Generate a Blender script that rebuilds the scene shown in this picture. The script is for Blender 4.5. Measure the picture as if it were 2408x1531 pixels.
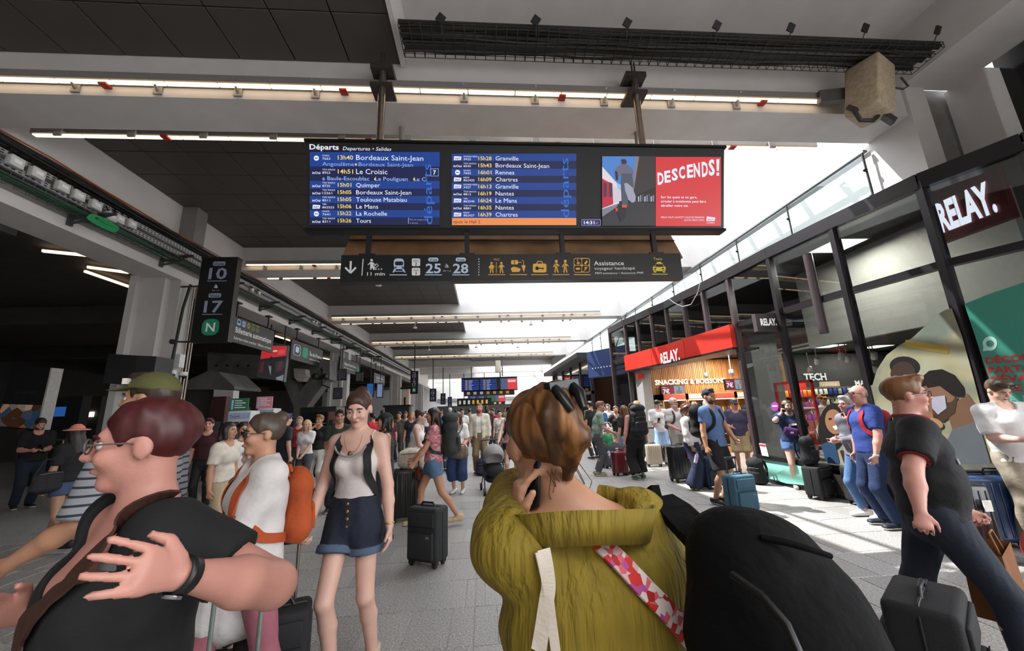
import bpy, bmesh, math, random
import numpy as np
from mathutils import Vector, Matrix, Euler
from mathutils.bvhtree import BVHTree
random.seed(7); np.random.seed(7)
for o in list(bpy.data.objects): bpy.data.objects.remove(o)
SC = bpy.context.scene
COL = SC.collection
PI = math.pi
# ------------------------------------------------------------------ camera
FPX, CX, CY, CAMH = 900.0, 1204.0, 765.5, 1.6
_L = np.array([1138 - CX, 968 - CY, FPX]); _xv = -150.0
_V = np.array([_xv, -(FPX * FPX + _L[0] * _xv) / _L[1], FPX])
CF = _L / np.linalg.norm(_L); CU = _V / np.linalg.norm(_V); CR = np.cross(CF, CU)
camd = bpy.data.cameras.new('camera'); cam = bpy.data.objects.new('camera', camd); COL.objects.link(cam)
camd.sensor_width = 36.0; camd.lens = FPX / 2408 * 36.0; camd.clip_end = 300; camd.clip_start = 0.05
_rx = Vector((CR[0], CF[0], CU[0])); _dn = Vector((CR[1], CF[1], CU[1])); _fw = Vector((CR[2], CF[2], CU[2]))
_m = Matrix((_rx, -_dn, -_fw)).transposed().to_4x4(); _m.translation = (0, 0, CAMH)
cam.matrix_world = _m
SC.camera = cam
# ------------------------------------------------------------------ sky, sun, exposure
SC.view_settings.view_transform = 'Standard'; SC.view_settings.look = 'None'
SC.view_settings.exposure = 0.0; SC.view_settings.gamma = 1.0; SC.view_settings.use_curve_mapping = False
w = bpy.data.worlds.new('sky'); SC.world = w; w.use_nodes = True
w.node_tree.nodes['Background'].inputs[0].default_value = (0.93, 0.96, 1.0, 1)
w.node_tree.nodes['Background'].inputs[1].default_value = 6.5
sund = bpy.data.lights.new('sun', 'SUN'); sund.energy = 13.0; sund.angle = 0.009; sund.color = (1, 0.96, 0.9)
sun = bpy.data.objects.new('sun', sund); COL.objects.link(sun)
SUNDIR = Vector((0.46, -0.30, -0.83)).normalized()
sun.rotation_euler = SUNDIR.to_track_quat('-Z', 'Y').to_euler(); sun.location = (-6, 12, 16)

def _ray(px, py):
    d = np.array([px - CX, py - CY, FPX]); return np.array([d @ CR, d @ CF, d @ CU])
def onY(px, py, Y):
    r = _ray(px, py); t = Y / r[1]; return Vector((t * r[0], Y, CAMH + t * r[2]))
def onX(px, py, X):
    r = _ray(px, py); t = X / r[0]; return Vector((X, t * r[1], CAMH + t * r[2]))
def onZ(px, py, Z):
    r = _ray(px, py); t = (Z - CAMH) / r[2]; return Vector((t * r[0], t * r[1], Z))
# ------------------------------------------------------------------ materials
def lin(h):
    if isinstance(h, str):
        h = h.lstrip('#'); c = [int(h[i:i + 2], 16) / 255 for i in (0, 2, 4)]
        return tuple(x / 12.92 if x <= 0.04045 else ((x + 0.055) / 1.055) ** 2.4 for x in c)
    return tuple(h)
MC = {}
def mat(col, rough=0.6, metal=0.0, var=0.10, scale=14.0, bump=0.0, bscale=None, emit=0.0, stretch=None, spec=None, coat=0.0, key=None):
    k = (str(col), rough, metal, var, scale, bump, bscale, emit, stretch, coat, key)
    if k in MC: return MC[k]
    c = lin(col); m = bpy.data.materials.new('mat_%03d' % len(MC)); m.use_nodes = True
    nt = m.node_tree; N = nt.nodes; b = N['Principled BSDF']
    b.inputs['Roughness'].default_value = rough; b.inputs['Metallic'].default_value = metal
    if spec is not None: b.inputs['Specular IOR Level'].default_value = spec
    if coat: b.inputs['Coat Weight'].default_value = coat
    b.inputs['Base Color'].default_value = (*c, 1)
    if emit:
        b.inputs['Emission Color'].default_value = (*c, 1); b.inputs['Emission Strength'].default_value = emit
    src = None
    if var or bump:
        tc = N.new('ShaderNodeTexCoord'); src = tc.outputs['Object']
        if stretch:
            mp = N.new('ShaderNodeMapping'); mp.inputs['Scale'].default_value = stretch
            nt.links.new(src, mp.inputs['Vector']); src = mp.outputs['Vector']
    if var:
        n = N.new('ShaderNodeTexNoise'); n.inputs['Scale'].default_value = scale; n.inputs['Detail'].default_value = 4
        nt.links.new(src, n.inputs['Vector'])
        r = N.new('ShaderNodeValToRGB')
        r.color_ramp.elements[0].position = 0.3; r.color_ramp.elements[1].position = 0.7
        r.color_ramp.elements[0].color = (*[x * (1 - var) for x in c], 1)
        r.color_ramp.elements[1].color = (*[min(1, x * (1 + var)) for x in c], 1)
        nt.links.new(n.outputs['Fac'], r.inputs['Fac']); nt.links.new(r.outputs['Color'], b.inputs['Base Color'])
    if bump:
        n2 = N.new('ShaderNodeTexNoise'); n2.inputs['Scale'].default_value = bscale or scale * 3; n2.inputs['Detail'].default_value = 3
        nt.links.new(src, n2.inputs['Vector'])
        bp = N.new('ShaderNodeBump'); bp.inputs['Strength'].default_value = bump; bp.inputs['Distance'].default_value = 0.02
        nt.links.new(n2.outputs['Fac'], bp.inputs['Height']); nt.links.new(bp.outputs['Normal'], b.inputs['Normal'])
    MC[k] = m; return m
def ramp_mat(stops, scale=10, rough=0.7, kind='noise', stretch=None, detail=2.0, emit=0, bump=0.0, key=None, interp='LINEAR'):
    """pattern material: noise / voronoi / wave / checker pushed through a colour ramp"""
    k = ('ramp', str(stops), scale, rough, kind, stretch, detail, emit, key)
    if k in MC: return MC[k]
    m = bpy.data.materials.new('mat_%03d' % len(MC)); m.use_nodes = True; nt = m.node_tree; N = nt.nodes; b = N['Principled BSDF']
    b.inputs['Roughness'].default_value = rough
    tc = N.new('ShaderNodeTexCoord'); mp = N.new('ShaderNodeMapping'); nt.links.new(tc.outputs['Object'], mp.inputs['Vector'])
    if stretch: mp.inputs['Scale'].default_value = stretch
    if kind == 'noise':
        n = N.new('ShaderNodeTexNoise'); n.inputs['Scale'].default_value = scale; n.inputs['Detail'].default_value = detail; out = n.outputs['Fac']
    elif kind == 'voronoi':
        n = N.new('ShaderNodeTexVoronoi'); n.inputs['Scale'].default_value = scale
        sp = N.new('ShaderNodeSeparateColor'); nt.links.new(n.outputs['Color'], sp.inputs['Color']); out = sp.outputs[0]
    else:
        n = N.new('ShaderNodeTexWave'); n.bands_direction = kind[-1]; n.inputs['Scale'].default_value = scale; n.inputs['Distortion'].default_value = detail
        out = n.outputs['Fac']
    nt.links.new(mp.outputs['Vector'], n.inputs['Vector'])
    r = N.new('ShaderNodeValToRGB'); r.color_ramp.interpolation = interp
    while len(r.color_ramp.elements) < len(stops): r.color_ramp.elements.new(0.5)
    for e, (p, c) in zip(r.color_ramp.elements, stops): e.position = p; e.color = (*lin(c), 1)
    nt.links.new(out, r.inputs['Fac']); nt.links.new(r.outputs['Color'], b.inputs['Base Color'])
    if emit:
        nt.links.new(r.outputs['Color'], b.inputs['Emission Color']); b.inputs['Emission Strength'].default_value = emit
    if bump:
        bp = N.new('ShaderNodeBump'); bp.inputs['Strength'].default_value = bump; bp.inputs['Distance'].default_value = 0.01
        nt.links.new(out, bp.inputs['Height']); nt.links.new(bp.outputs['Normal'], b.inputs['Normal'])
    MC[k] = m; return m
def emis(col, s=1.0):
    k = ('emis', str(col), s)
    if k in MC: return MC[k]
    m = bpy.data.materials.new('mat_%03d' % len(MC)); m.use_nodes = True; nt = m.node_tree
    b = nt.nodes['Principled BSDF']; b.inputs['Base Color'].default_value = (0.01, 0.01, 0.01, 1); b.inputs['Roughness'].default_value = 0.35
    b.inputs['Emission Color'].default_value = (*lin(col), 1); b.inputs['Emission Strength'].default_value = s
    MC[k] = m; return m
def glass_mat(tint='#f4f8f8', refl=1.0, dark=0.0):
    k = ('glass', tint, refl, dark)
    if k in MC: return MC[k]
    m = bpy.data.materials.new('mat_%03d' % len(MC)); m.use_nodes = True; nt = m.node_tree; N = nt.nodes
    for n in list(N): N.remove(n)
    o = N.new('ShaderNodeOutputMaterial'); mx = N.new('ShaderNodeMixShader'); t = N.new('ShaderNodeBsdfTransparent'); g = N.new('ShaderNodeBsdfGlossy')
    t.inputs[0].default_value = (*lin(tint), 1); g.inputs['Roughness'].default_value = 0.02
    fr = N.new('ShaderNodeLayerWeight'); fr.inputs['Blend'].default_value = 0.5
    pw = N.new('ShaderNodeMath'); pw.operation = 'POWER'; pw.inputs[1].default_value = 4.0
    mu = N.new('ShaderNodeMath'); mu.operation = 'MULTIPLY_ADD'; mu.inputs[1].default_value = 0.75 * refl; mu.inputs[2].default_value = 0.05 * refl; mu.use_clamp = True
    nt.links.new(fr.outputs['Facing'], pw.inputs[0]); nt.links.new(pw.outputs[0], mu.inputs[0]); nt.links.new(mu.outputs[0], mx.inputs[0])
    nt.links.new(t.outputs[0], mx.inputs[1]); nt.links.new(g.outputs[0], mx.inputs[2]); nt.links.new(mx.outputs[0], o.inputs[0])
    MC[k] = m; return m
# ------------------------------------------------------------------ object helpers
def tag(o, label=None, cat=None, group=None, kind=None):
    if label: o['label'] = label
    if cat: o['category'] = cat
    if group: o['group'] = group
    if kind: o['kind'] = kind
    return o
def thing(name, label, cat, loc=(0, 0, 0), rz=0.0, group=None):
    o = bpy.data.objects.new(name, None); COL.objects.link(o); o.empty_display_size = 0.1
    o.location = loc; o.rotation_euler = (0, 0, rz); return tag(o, label, cat, group)
def setting(name, loc=(0, 0, 0)):
    o = bpy.data.objects.new(name, None); COL.objects.link(o); o.location = loc; o['kind'] = 'structure'; return o
def link_mesh(name, me, parent=None, loc=None, rot=None):
    o = bpy.data.objects.new(name, me); COL.objects.link(o)
    if parent: o.parent = parent
    if loc is not None: o.location = loc
    if rot is not None: o.rotation_euler = rot
    return o
def copy_tree(o, parent=None):
    c = o.copy(); COL.objects.link(c)
    if parent: c.parent = parent
    for ch in o.children: copy_tree(ch, c)
    return c
class MB:
    """collects shapes; build() links them as one mesh object"""
    def __init__(s): s.v = []; s.f = []; s.mi = []; s.sm = []
    def add(s, v, f, mi=0, smooth=False):
        n = len(s.v); s.v.extend([tuple(p) for p in v])
        for q in f: s.f.append([i + n for i in q]); s.mi.append(mi); s.sm.append(smooth)
        return s
    def box(s, c, d, rz=0.0, mi=0, M=None):
        x, y, z = d[0] / 2, d[1] / 2, d[2] / 2
        v = [Vector((a * x, b * y, e * z)) for e in (-1, 1) for b in (-1, 1) for a in (-1, 1)]
        R = M if M is not None else Matrix.Rotation(rz, 3, 'Z')
        v = [R @ p + Vector(c) for p in v]
        return s.add(v, [(0, 2, 3, 1), (4, 5, 7, 6), (0, 1, 5, 4), (2, 6, 7, 3), (0, 4, 6, 2), (1, 3, 7, 5)], mi)
    def bb(s, lo, hi, mi=0):
        return s.box([(a + b) / 2 for a, b in zip(lo, hi)], [abs(b - a) for a, b in zip(lo, hi)], mi=mi)
    def bar(s, a, b, w, h, mi=0, up=(0, 0, 1)):
        a = Vector(a); b = Vector(b); d = b - a; L = d.length
        if L < 1e-6: return s
        y = d / L; u = Vector(up)
        if abs(y.dot(u)) > 0.98: u = Vector((1, 0, 0))
        x = y.cross(u).normalized(); z = x.cross(y)
        return s.box((a + b) / 2, (w, L, h), M=Matrix((x, y, z)).transposed(), mi=mi)
    def tube(s, pts, r, n=8, mi=0, cap=True, smooth=True):
        pts = [Vector(p) for p in pts]; rs = r if isinstance(r, (list, tuple)) else [r] * len(pts)
        V = []; F = []; ref = None
        for i, p in enumerate(pts):
            t = (pts[min(i + 1, len(pts) - 1)] - pts[max(i - 1, 0)])
            if t.length < 1e-9: t = Vector((0, 0, 1))
            t.normalize()
            if ref is None:
                ref = Vector((0, 0, 1)) if abs(t.z) < 0.9 else Vector((1, 0, 0))
            x = t.cross(ref)
            if x.length < 1e-4: x = t.cross(Vector((0.3, 0.9, 0.1)))
            x.normalize(); y = x.cross(t)
            ref = y
            for j in range(n):
                a = 2 * PI * j / n; V.append(p + (x * math.cos(a) + y * math.sin(a)) * rs[i])
        for i in range(len(pts) - 1):
            for j in range(n):
                F.append((i * n + j, i * n + (j + 1) % n, (i + 1) * n + (j + 1) % n, (i + 1) * n + j))
        s.add(V, F, mi, smooth)
        if cap:
            m = len(V) - n; s.add(V[:n], [tuple(range(n))[::-1]], mi); s.add(V[m:], [tuple(range(n))], mi)
        return s
    def cyl(s, a, b, r, r2=None, n=16, mi=0): return s.tube([a, b], [r, r if r2 is None else r2], n, mi)
    def lathe(s, prof, c=(0, 0, 0), n=24, mi=0, M=None):
        V = []; F = []
        for r, z in prof:
            for j in range(n):
                a = 2 * PI * j / n; p = Vector((r * math.cos(a), r * math.sin(a), z))
                V.append((M @ p if M is not None else p) + Vector(c))
        for i in range(len(prof) - 1):
            for j in range(n): F.append((i * n + j, i * n + (j + 1) % n, (i + 1) * n + (j + 1) % n, (i + 1) * n + j))
        return s.add(V, F, mi, True)
    def ball(s, c, r, n=12, mi=0, M=None):
        r = (r, r, r) if not isinstance(r, (tuple, list)) else r
        V = []; F = []; k = max(6, n // 2 + 2)
        for i in range(k + 1):
            t = PI * i / k
            for j in range(n):
                a = 2 * PI * j / n; p = Vector((r[0] * math.sin(t) * math.cos(a), r[1] * math.sin(t) * math.sin(a), r[2] * math.cos(t)))
                V.append((M @ p if M is not None else p) + Vector(c))
        for i in range(k):
            for j in range(n): F.append((i * n + j, (i + 1) * n + j, (i + 1) * n + (j + 1) % n, i * n + (j + 1) % n))
        return s.add(V, F, mi, True)
    def prism(s, poly, ex, mi=0):
        """closed polygon of 3D points pushed along ex"""
        n = len(poly); ex = Vector(ex); a = [Vector(p) for p in poly]; b = [p + ex for p in a]
        F = [tuple(range(n))[::-1], tuple(range(n, 2 * n))] + [(i, (i + 1) % n, n + (i + 1) % n, n + i) for i in range(n)]
        return s.add(a + b, F, mi)
    def poly(s, pts, mi=0): return s.add(pts, [tuple(range(len(pts)))], mi)
    def mesh(s, name, mats):
        me = bpy.data.meshes.new(name); me.from_pydata(s.v, [], s.f)
        for m in (mats if isinstance(mats, (list, tuple)) else [mats]): me.materials.append(m)
        me.polygons.foreach_set('material_index', s.mi); me.polygons.foreach_set('use_smooth', s.sm)
        bm = bmesh.new(); bm.from_mesh(me); bmesh.ops.recalc_face_normals(bm, faces=bm.faces); bm.to_mesh(me); bm.free()
        me.update(); return me
    def build(s, name, mats, parent=None, loc=None, rot=None): return link_mesh(name, s.mesh(name, mats), parent, loc, rot)
def rbox_mesh(d, bev=0.02, seg=2):
    bm = bmesh.new(); bmesh.ops.create_cube(bm, size=1.0)
    bmesh.ops.scale(bm, vec=d, verts=bm.verts)
    bmesh.ops.bevel(bm, geom=list(bm.edges), offset=bev, segments=seg, profile=0.5, affect='EDGES')
    V = [v.co.copy() for v in bm.verts]; bm.verts.index_update(); F = [[v.index for v in f.verts] for f in bm.faces]; bm.free(); return V, F
def rbox(mb, c, d, bev=0.02, seg=2, mi=0, M=None):
    V, F = rbox_mesh(d, bev, seg); V = [(M @ p if M is not None else p) + Vector(c) for p in V]
    return mb.add(V, F, mi, True)
# ------------------------------------------------------------------ lettering
def text_data(body, size=1.0, bold=0.0, shear=0.0, res=2):
    cu = bpy.data.curves.new('txt', 'FONT'); cu.body = body; cu.size = size; cu.offset = bold * size; cu.shear = shear; cu.resolution_u = res
    cu.fill_mode = 'FRONT'
    ob = bpy.data.objects.new('txt', cu); me = ob.to_mesh()
    V = [v.co.copy() for v in me.vertices]; F = [list(p.vertices) for p in me.polygons]
    ob.to_mesh_clear(); bpy.data.objects.remove(ob); bpy.data.curves.remove(cu)
    return V, F
def put_text(mb, body, o, ux, uy, h, width=None, align='l', bold=0.0, shear=0.0, mi=0, res=2):
    """flat lettering: o = baseline start, ux/uy unit vectors, h = capital height, width squeezes the line to fit"""
    V, F = text_data(body, 1.0, bold, shear, res)
    if not V: return mb
    x0 = min(p.x for p in V); x1 = max(p.x for p in V)
    s = h / 0.70; sx = s
    if width: sx = width / max(1e-6, x1 - x0)
    wd = (x1 - x0) * sx; off = {'l': 0, 'c': -wd / 2, 'r': -wd}[align]
    o = Vector(o); ux = Vector(ux); uy = Vector(uy)
    return mb.add([o + ux * ((p.x - x0) * sx + off) + uy * (p.y * s) for p in V], F, mi)
# ================================================================== THE SETTING
BEAM0, BSP, BTH, ZB, ZC = 4.80, 6.6, 0.66, 6.0, 6.72
WHITE = mat('#cdc9c6', 0.75, var=0.05, scale=2.5, bump=0.05, bscale=30)
WHITE2 = mat('#d6d2ce', 0.8, var=0.04, scale=1.5)
CONC = mat('#6f6c69', 0.85, var=0.22, scale=2.2, bump=0.15, bscale=25)
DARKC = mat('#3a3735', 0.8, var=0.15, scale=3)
BLACKM = mat('#17171a', 0.45, var=0.1, scale=8)
PANEL = mat('#4b4642', 0.55, var=0.06, scale=3.0, key='panel')
SEAM = mat('#211f1e', 0.8, var=0)
GREYM = mat('#8d8a88', 0.5, metal=0.3, var=0.08)
GALV = mat('#a9a9a8', 0.45, metal=0.6, var=0.15, scale=25)
GLASS = glass_mat('#e6ecec', 1.0)
STEEL = mat('#9b8f86', 0.3, metal=0.9, var=0.1)
# ---- floor: speckled granite slabs
def granite():
    m = bpy.data.materials.new('granite'); m.use_nodes = True; nt = m.node_tree; N = nt.nodes; b = N['Principled BSDF']
    g = N.new('ShaderNodeNewGeometry'); n = N.new('ShaderNodeTexNoise'); n.inputs['Scale'].default_value = 70; n.inputs['Detail'].default_value = 6; n.inputs['Roughness'].default_value = 0.8
    n3 = N.new('ShaderNodeTexNoise'); n3.inputs['Scale'].default_value = 0.8; n3.inputs['Detail'].default_value = 3
    nt.links.new(g.outputs['Position'], n.inputs['Vector']); nt.links.new(g.outputs['Position'], n3.inputs['Vector'])
    r = N.new('ShaderNodeValToRGB'); e = r.color_ramp.elements
    e[0].position = 0.36; e[0].color = (*lin('#5f5b58'), 1); e[1].position = 0.62; e[1].color = (*lin('#c3bfbc'), 1)
    k = e.new(0.5); k.color = (*lin('#96928f'), 1)
    oi = N.new('ShaderNodeObjectInfo'); mr = N.new('ShaderNodeMapRange'); mr.inputs['To Min'].default_value = 0.86; mr.inputs['To Max'].default_value = 1.08
    nt.links.new(oi.outputs['Random'], mr.inputs['Value'])
    mx = N.new('ShaderNodeMix'); mx.data_type = 'RGBA'; mx.blend_type = 'MULTIPLY'; mx.inputs['Factor'].default_value = 1
    nt.links.new(n.outputs['Fac'], r.inputs['Fac']); nt.links.new(r.outputs['Color'], mx.inputs['A']); nt.links.new(mr.outputs['Result'], mx.inputs['B'])
    nt.links.new(mx.outputs['Result'], b.inputs['Base Color'])
    m2 = N.new('ShaderNodeMapRange'); m2.inputs['To Min'].default_value = 0.22; m2.inputs['To Max'].default_value = 0.5
    nt.links.new(n3.outputs['Fac'], m2.inputs['Value']); nt.links.new(m2.outputs['Result'], b.inputs['Roughness'])
    return m
GRAN = granite()
floor = MB().bb((-24, -16, -0.3), (16, 75, -0.006)).build('floor', [GRAN]); floor['kind'] = 'structure'
TW, TL, GAP = 0.33, 0.556, 0.007
tile_me = {}
def tile_mesh(wd):
    k = round(wd, 3)
    if k not in tile_me:
        mb = MB(); a = wd / 2 - GAP / 2; b = TL / 2 - GAP / 2; c = 0.003
        V = [(-a, -b, -0.006), (a, -b, -0.006), (a, b, -0.006), (-a, b, -0.006), (-a + c, -b + c, 0), (a - c, -b + c, 0), (a - c, b - c, 0), (-a + c, b - c, 0)]
        mb.add(V, [(4, 5, 6, 7), (0, 1, 5, 4), (1, 2, 6, 5), (2, 3, 7, 6), (3, 0, 4, 7)]); tile_me[k] = mb.mesh('floor_tile', [GRAN])
    return tile_me[k]
spots = []
JX = -0.11   # the long straight joint runs down the hall here
for r in range(0, 26):
    y = 0.34 + TL * (r + 0.5)
    off = [0.0, 0.55, 0.25, 0.8][r % 4] * TW
    for c in range(-26, 26):
        x = JX + TW * (c + 0.5)
        if c >= 0: xx = x + off - TW
        else: xx = x - off + TW
        if c == 0 and off < TW: xx = JX + off / 2; wd = off
        elif c == -1: xx = JX - off / 2; wd = off
        else: wd = TW
        if wd < 0.05: continue
        if -7.0 < xx < 5.7 or (y < 4 and xx < 6.4): spots.append((xx, y, wd))
vis = []
for s in spots:
    p = s[0] * CR + s[1] * CF + (0 - CAMH) * CU
    if p[2] < 0.3: continue
    u, v = CX + FPX * p[0] / p[2], CY + FPX * p[1] / p[2]
    if -100 < u < 2500 and 980 < v < 1640: vis.append((p[2], s))
vis.sort()
for d, (x, y, wd) in vis[:299]: link_mesh('floor_tile', tile_mesh(wd), floor, (x, y, 0))
mb = MB()
for d, (x, y, wd) in vis[299:]:
    a = wd / 2 - GAP / 2; b = TL / 2 - GAP / 2
    mb.add([(x - a, y - b, -0.006), (x + a, y - b, -0.006), (x + a, y + b, -0.006), (x - a, y + b, -0.006), (x - a, y - b, 0), (x + a, y - b, 0), (x + a, y + b, 0), (x - a, y + b, 0)],
           [(4, 5, 6, 7), (0, 1, 5, 4), (1, 2, 6, 5), (2, 3, 7, 6), (3, 0, 4, 7)])
tag(mb.build('floor_tiles_beyond', [GRAN], floor), kind='stuff')
# dark guide rails let into the floor on the left
mb = MB()
for dx in (0.0, 0.09):
    a = onZ(700, 1180, 0) + Vector((dx, 0, 0)); b = onZ(180, 1470, 0) + Vector((dx, 0, 0)); d = (a - b).normalized()
    mb.bar(b - d * 1.0, a + d * 4.2, 0.045, 0.012)
mb.build('guide_rail', [BLACKM], floor)
# ---- ceiling: transverse beams, dark metal panels on the left, light wells on the right
ceiling = setting('ceiling')
NB = range(-2, 9)
for k in NB:
    y = BEAM0 + BSP * k
    hi = 9.0
    MB().bb((-7.3, y, ZB), (6.9, y + BTH, hi)).build('beam', [WHITE], ceiling)
pm = {}
def panel_me(px, py):
    if (px, py) not in pm:
        mb = MB(); V, F = rbox_mesh((px - 0.014, py - 0.014, 0.03), 0.006, 1); mb.add(V, F); pm[(px, py)] = mb.mesh('ceiling_panel', [PANEL])
    return pm[(px, py)]
X0C, X1C = -7.2, -1.1
for k in range(-1, 8):
    ya = BEAM0 + BSP * (k - 1) + BTH; yb = BEAM0 + BSP * k; z = ZC - (0.06 if k == 0 else 0)
    MB().bb((-7.3, ya, z + 0.05), (X1C, yb, z + 0.25)).build('light_block_slab', [SEAM], ceiling)  # slab added over the panels to keep out skylight
    MB().bb((X1C - 0.02, ya, z - 0.05), (X1C + 0.04, yb - 0.02, 9.0)).build('light_well_side', [WHITE2], ceiling)
    if 0 <= k <= 4:
        nx = 8; ny = 8; dx = (X1C - X0C) / nx; dy = (yb - ya) / ny
        for i in range(nx):
            for j in range(ny):
                if k == 0 and ya + (j + 1) * dy < 1.4: continue
                link_mesh('ceiling_panel', panel_me(round(dx, 3), round(dy, 3)), ceiling, (X0C + (i + .5) * dx, ya + (j + .5) * dy, z + 0.02))
    else:
        MB().bb((X0C, ya, z), (X1C, yb, z + 0.05)).build('ceiling_panel_far', [PANEL], ceiling)
for k, z, m in ((0, 7.35, WHITE), (5, 6.5, CONC)):   # solid bays
    ya = BEAM0 + BSP * (k - 1) + BTH; yb = BEAM0 + BSP * k
    MB().bb((X1C, ya, z), (7.0, yb, z + 0.3)).build('soffit', [m], ceiling)
for k in (1, 2, 3, 4, 6, 7, 8):                       # glazed bays: slender roof bars and panes
    ya = BEAM0 + BSP * (k - 1) + BTH; yb = BEAM0 + BSP * k
    for i in range(6):
        x = X1C + 0.5 + i * 1.45
        MB().bb((x - .03, ya, 8.92), (x + .03, yb, 9.0)).build('roof_bar', [GREYM], ceiling)
        if i < 5: MB().bb((x + .03, ya, 8.96), (x + 1.42, yb, 8.97)).build('roof_pane', [glass_mat('#f5f8fa', 0.3)], ceiling)
# ---- right side: longitudinal beam, wall above the glass band, mezzanine behind it
wall_right = setting('wall_right')
MB().bb((6.85, -14, 6.5), (7.8, 4.8, 9.0)).build('edge_beam', [WHITE], wall_right)
MB().bb((6.9, 5.46, 5.85), (7.05, 60, 9.0)).build('upper_wall', [WHITE2], wall_right)
MB().bb((6.9, 4.75, 4.62), (7.25, 5.46, 9.0)).build('pier', [WHITE], wall_right)
MB().bb((7.75, 4.35, 4.62), (8.05, 4.85, 6.5)).build('pier', [WHITE], wall_right)
MB().bb((7.3, 4.9, 4.62), (8.3, 5.0, 6.6)).build('infill_wall', [CONC], wall_right)
MB().bb((8.05, -4, 4.62), (8.1, 4.4, 9.0)).build('dark_glazing', [mat('#101214', 0.15, var=0)], wall_right)
MB().bb((10.6, 4.9, 4.6), (10.75, 60, 8.2)).build('mezzanine_wall', [WHITE2], wall_right)
for i in range(14):
    y = 5.6 + i * 1.3
    MB().bb((7.05, y, 8.3), (10.6, y + 0.12, 8.5)).build('mezzanine_rafter', [GREYM], wall_right)
for i in range(3):
    MB().bb((8.0 + i * 0.9, 5.2, 8.5), (8.08 + i * 0.9, 24, 8.6)).build('mezzanine_purlin', [GREYM], wall_right)
for i in range(11):      # glass band (guard rail of the upper floor)
    y0 = 5.5 + i * 1.75
    MB().bb((6.8, y0 + .02, 4.62), (6.815, y0 + 1.73, 5.84)).build('pane', [glass_mat('#dfe7e8', 1.2)], wall_right)
    MB().cyl((6.78, y0, 4.62), (6.78, y0, 5.86), 0.018, n=8).ball((6.76, y0, 5.5), 0.035, 8).ball((6.76, y0, 5.0), 0.035, 8).build('guard_post', [BLACKM], wall_right)
MB().bb((6.76, 5.46, 5.83), (6.84, 25, 5.87)).build('guard_rail', [GREYM], wall_right)
# ---- left side: edge beam on columns, dark station beyond
wall_left = setting('wall_left')
MB().bb((-7.75, -14, 4.86), (-7.0, 60, 5.06)).build('edge_beam', [WHITE], wall_left)
MB().bb((-7.4, -14, 5.06), (-7.2, 60, 9.0)).build('upper_wall', [WHITE2], wall_left)
for yc in (9.2, 20.6, 33.5, 46):
    mb = MB().bb((-7.7, yc - .35, 0), (-7.2, yc + .35, 4.86)).bb((-7.2, yc - .16, 0), (-7.0, yc + .25, 4.86)).bb((-7.82, yc - .5, 0), (-7.68, yc + .5, 4.86))
    mb.build('column', [mat('#b9b6b3', 0.7, var=0.06, scale=2)], wall_left)
MB().bb((-7.22, 9.0, 5.8), (-6.85, 9.35, ZC)).build('pilaster', [GREYM], wall_left)
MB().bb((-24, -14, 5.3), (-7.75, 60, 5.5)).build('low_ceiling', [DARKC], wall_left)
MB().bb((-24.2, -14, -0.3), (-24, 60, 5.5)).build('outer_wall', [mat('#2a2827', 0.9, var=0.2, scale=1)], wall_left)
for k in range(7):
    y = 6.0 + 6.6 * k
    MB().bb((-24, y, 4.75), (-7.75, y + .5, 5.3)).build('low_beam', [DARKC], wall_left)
# ---- closing walls
wall_back = setting('wall_back')
MB().bb((-24, 60, 0), (16, 60.3, 9.0)).build('end_wall', [mat('#dfe1e2', 0.7, var=0.06, scale=0.6)], wall_back)
MB().bb((-7, 59.6, 3.3), (7, 59.98, 3.7)).build('end_beam', [GREYM], wall_back)
MB().bb((-7, 59.7, 0), (7, 59.98, 2.6)).build('shop_front_far', [mat('#2a2a2a', 0.4)], wall_back)
wall_front = setting('wall_front')
MB().bb((-24, -15.3, 0), (16, -15, 9.0)).build('end_wall', [CONC], wall_front)
# bracket feet on the beam faces and the strip lights
LEDW = emis('#ffdcae', 4.0); LEDH = mat('#8f8b88', 0.5, metal=0.2, var=0.05)
bracket_me = MB().bar((0, -0.15, 0.10), (0, -.02, -0.05), 0.03, 0.03).bb((-.055, -.025, -.10), (.055, -.002, .02)).mesh('bracket', [GREYM])
redme = MB().bb((-.05, -.05, -.03), (.05, .05, 0.0)).mesh('cable_clip', [mat('#a02a20', 0.5)])
def strip_light(k, back, xa, xb, n):
    yb = BEAM0 + BSP * k; y = yb + BTH + 0.22 if back else yb - 0.085; z = 6.04 if back else 6.13
    nm = ['first', 'second', 'third', 'fourth', 'fifth', 'sixth', 'seventh'][k]
    t = thing('strip_light', 'long warm strip light along the %s side of the %s ceiling beam' % ('far' if back else 'near', nm), 'strip light', ((xa + xb) / 2, y, z), 0, 'strip lights on the ceiling beams')
    h = (xb - xa) / 2
    MB().bb((-h, -.06, 0.015), (h, .06, .12)).build('housing', [LEDH], t)
    q = 2 * h / n
    for i in range(n): MB().bb((-h + i * q + .01, -.03, 0), (-h + (i + 1) * q - .01, .03, 0.016)).build('tube', [LEDW], t)
    s = -1 if back else 1
    for i in range(int(2 * h / 1.05)):
        o = link_mesh('bracket', bracket_me, t, (-h + 0.5 + i * 1.05, (0.16 if back else .083) * s, 0.0), (0, 0, PI if back else 0))
        if i % 3 == 1: link_mesh('cable_clip', redme, t, (-h + 0.9 + i * 1.05, 0.03 * s, -0.0))
    return t
for k in range(0, 5):
    strip_light(k, False, -7.0, 5.35 if k == 0 else 5.8, 18 if k < 2 else 9)
    strip_light(k, True, -6.9, 6.1 if k == 0 else 5.5, 18 if k < 2 else 9)
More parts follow.
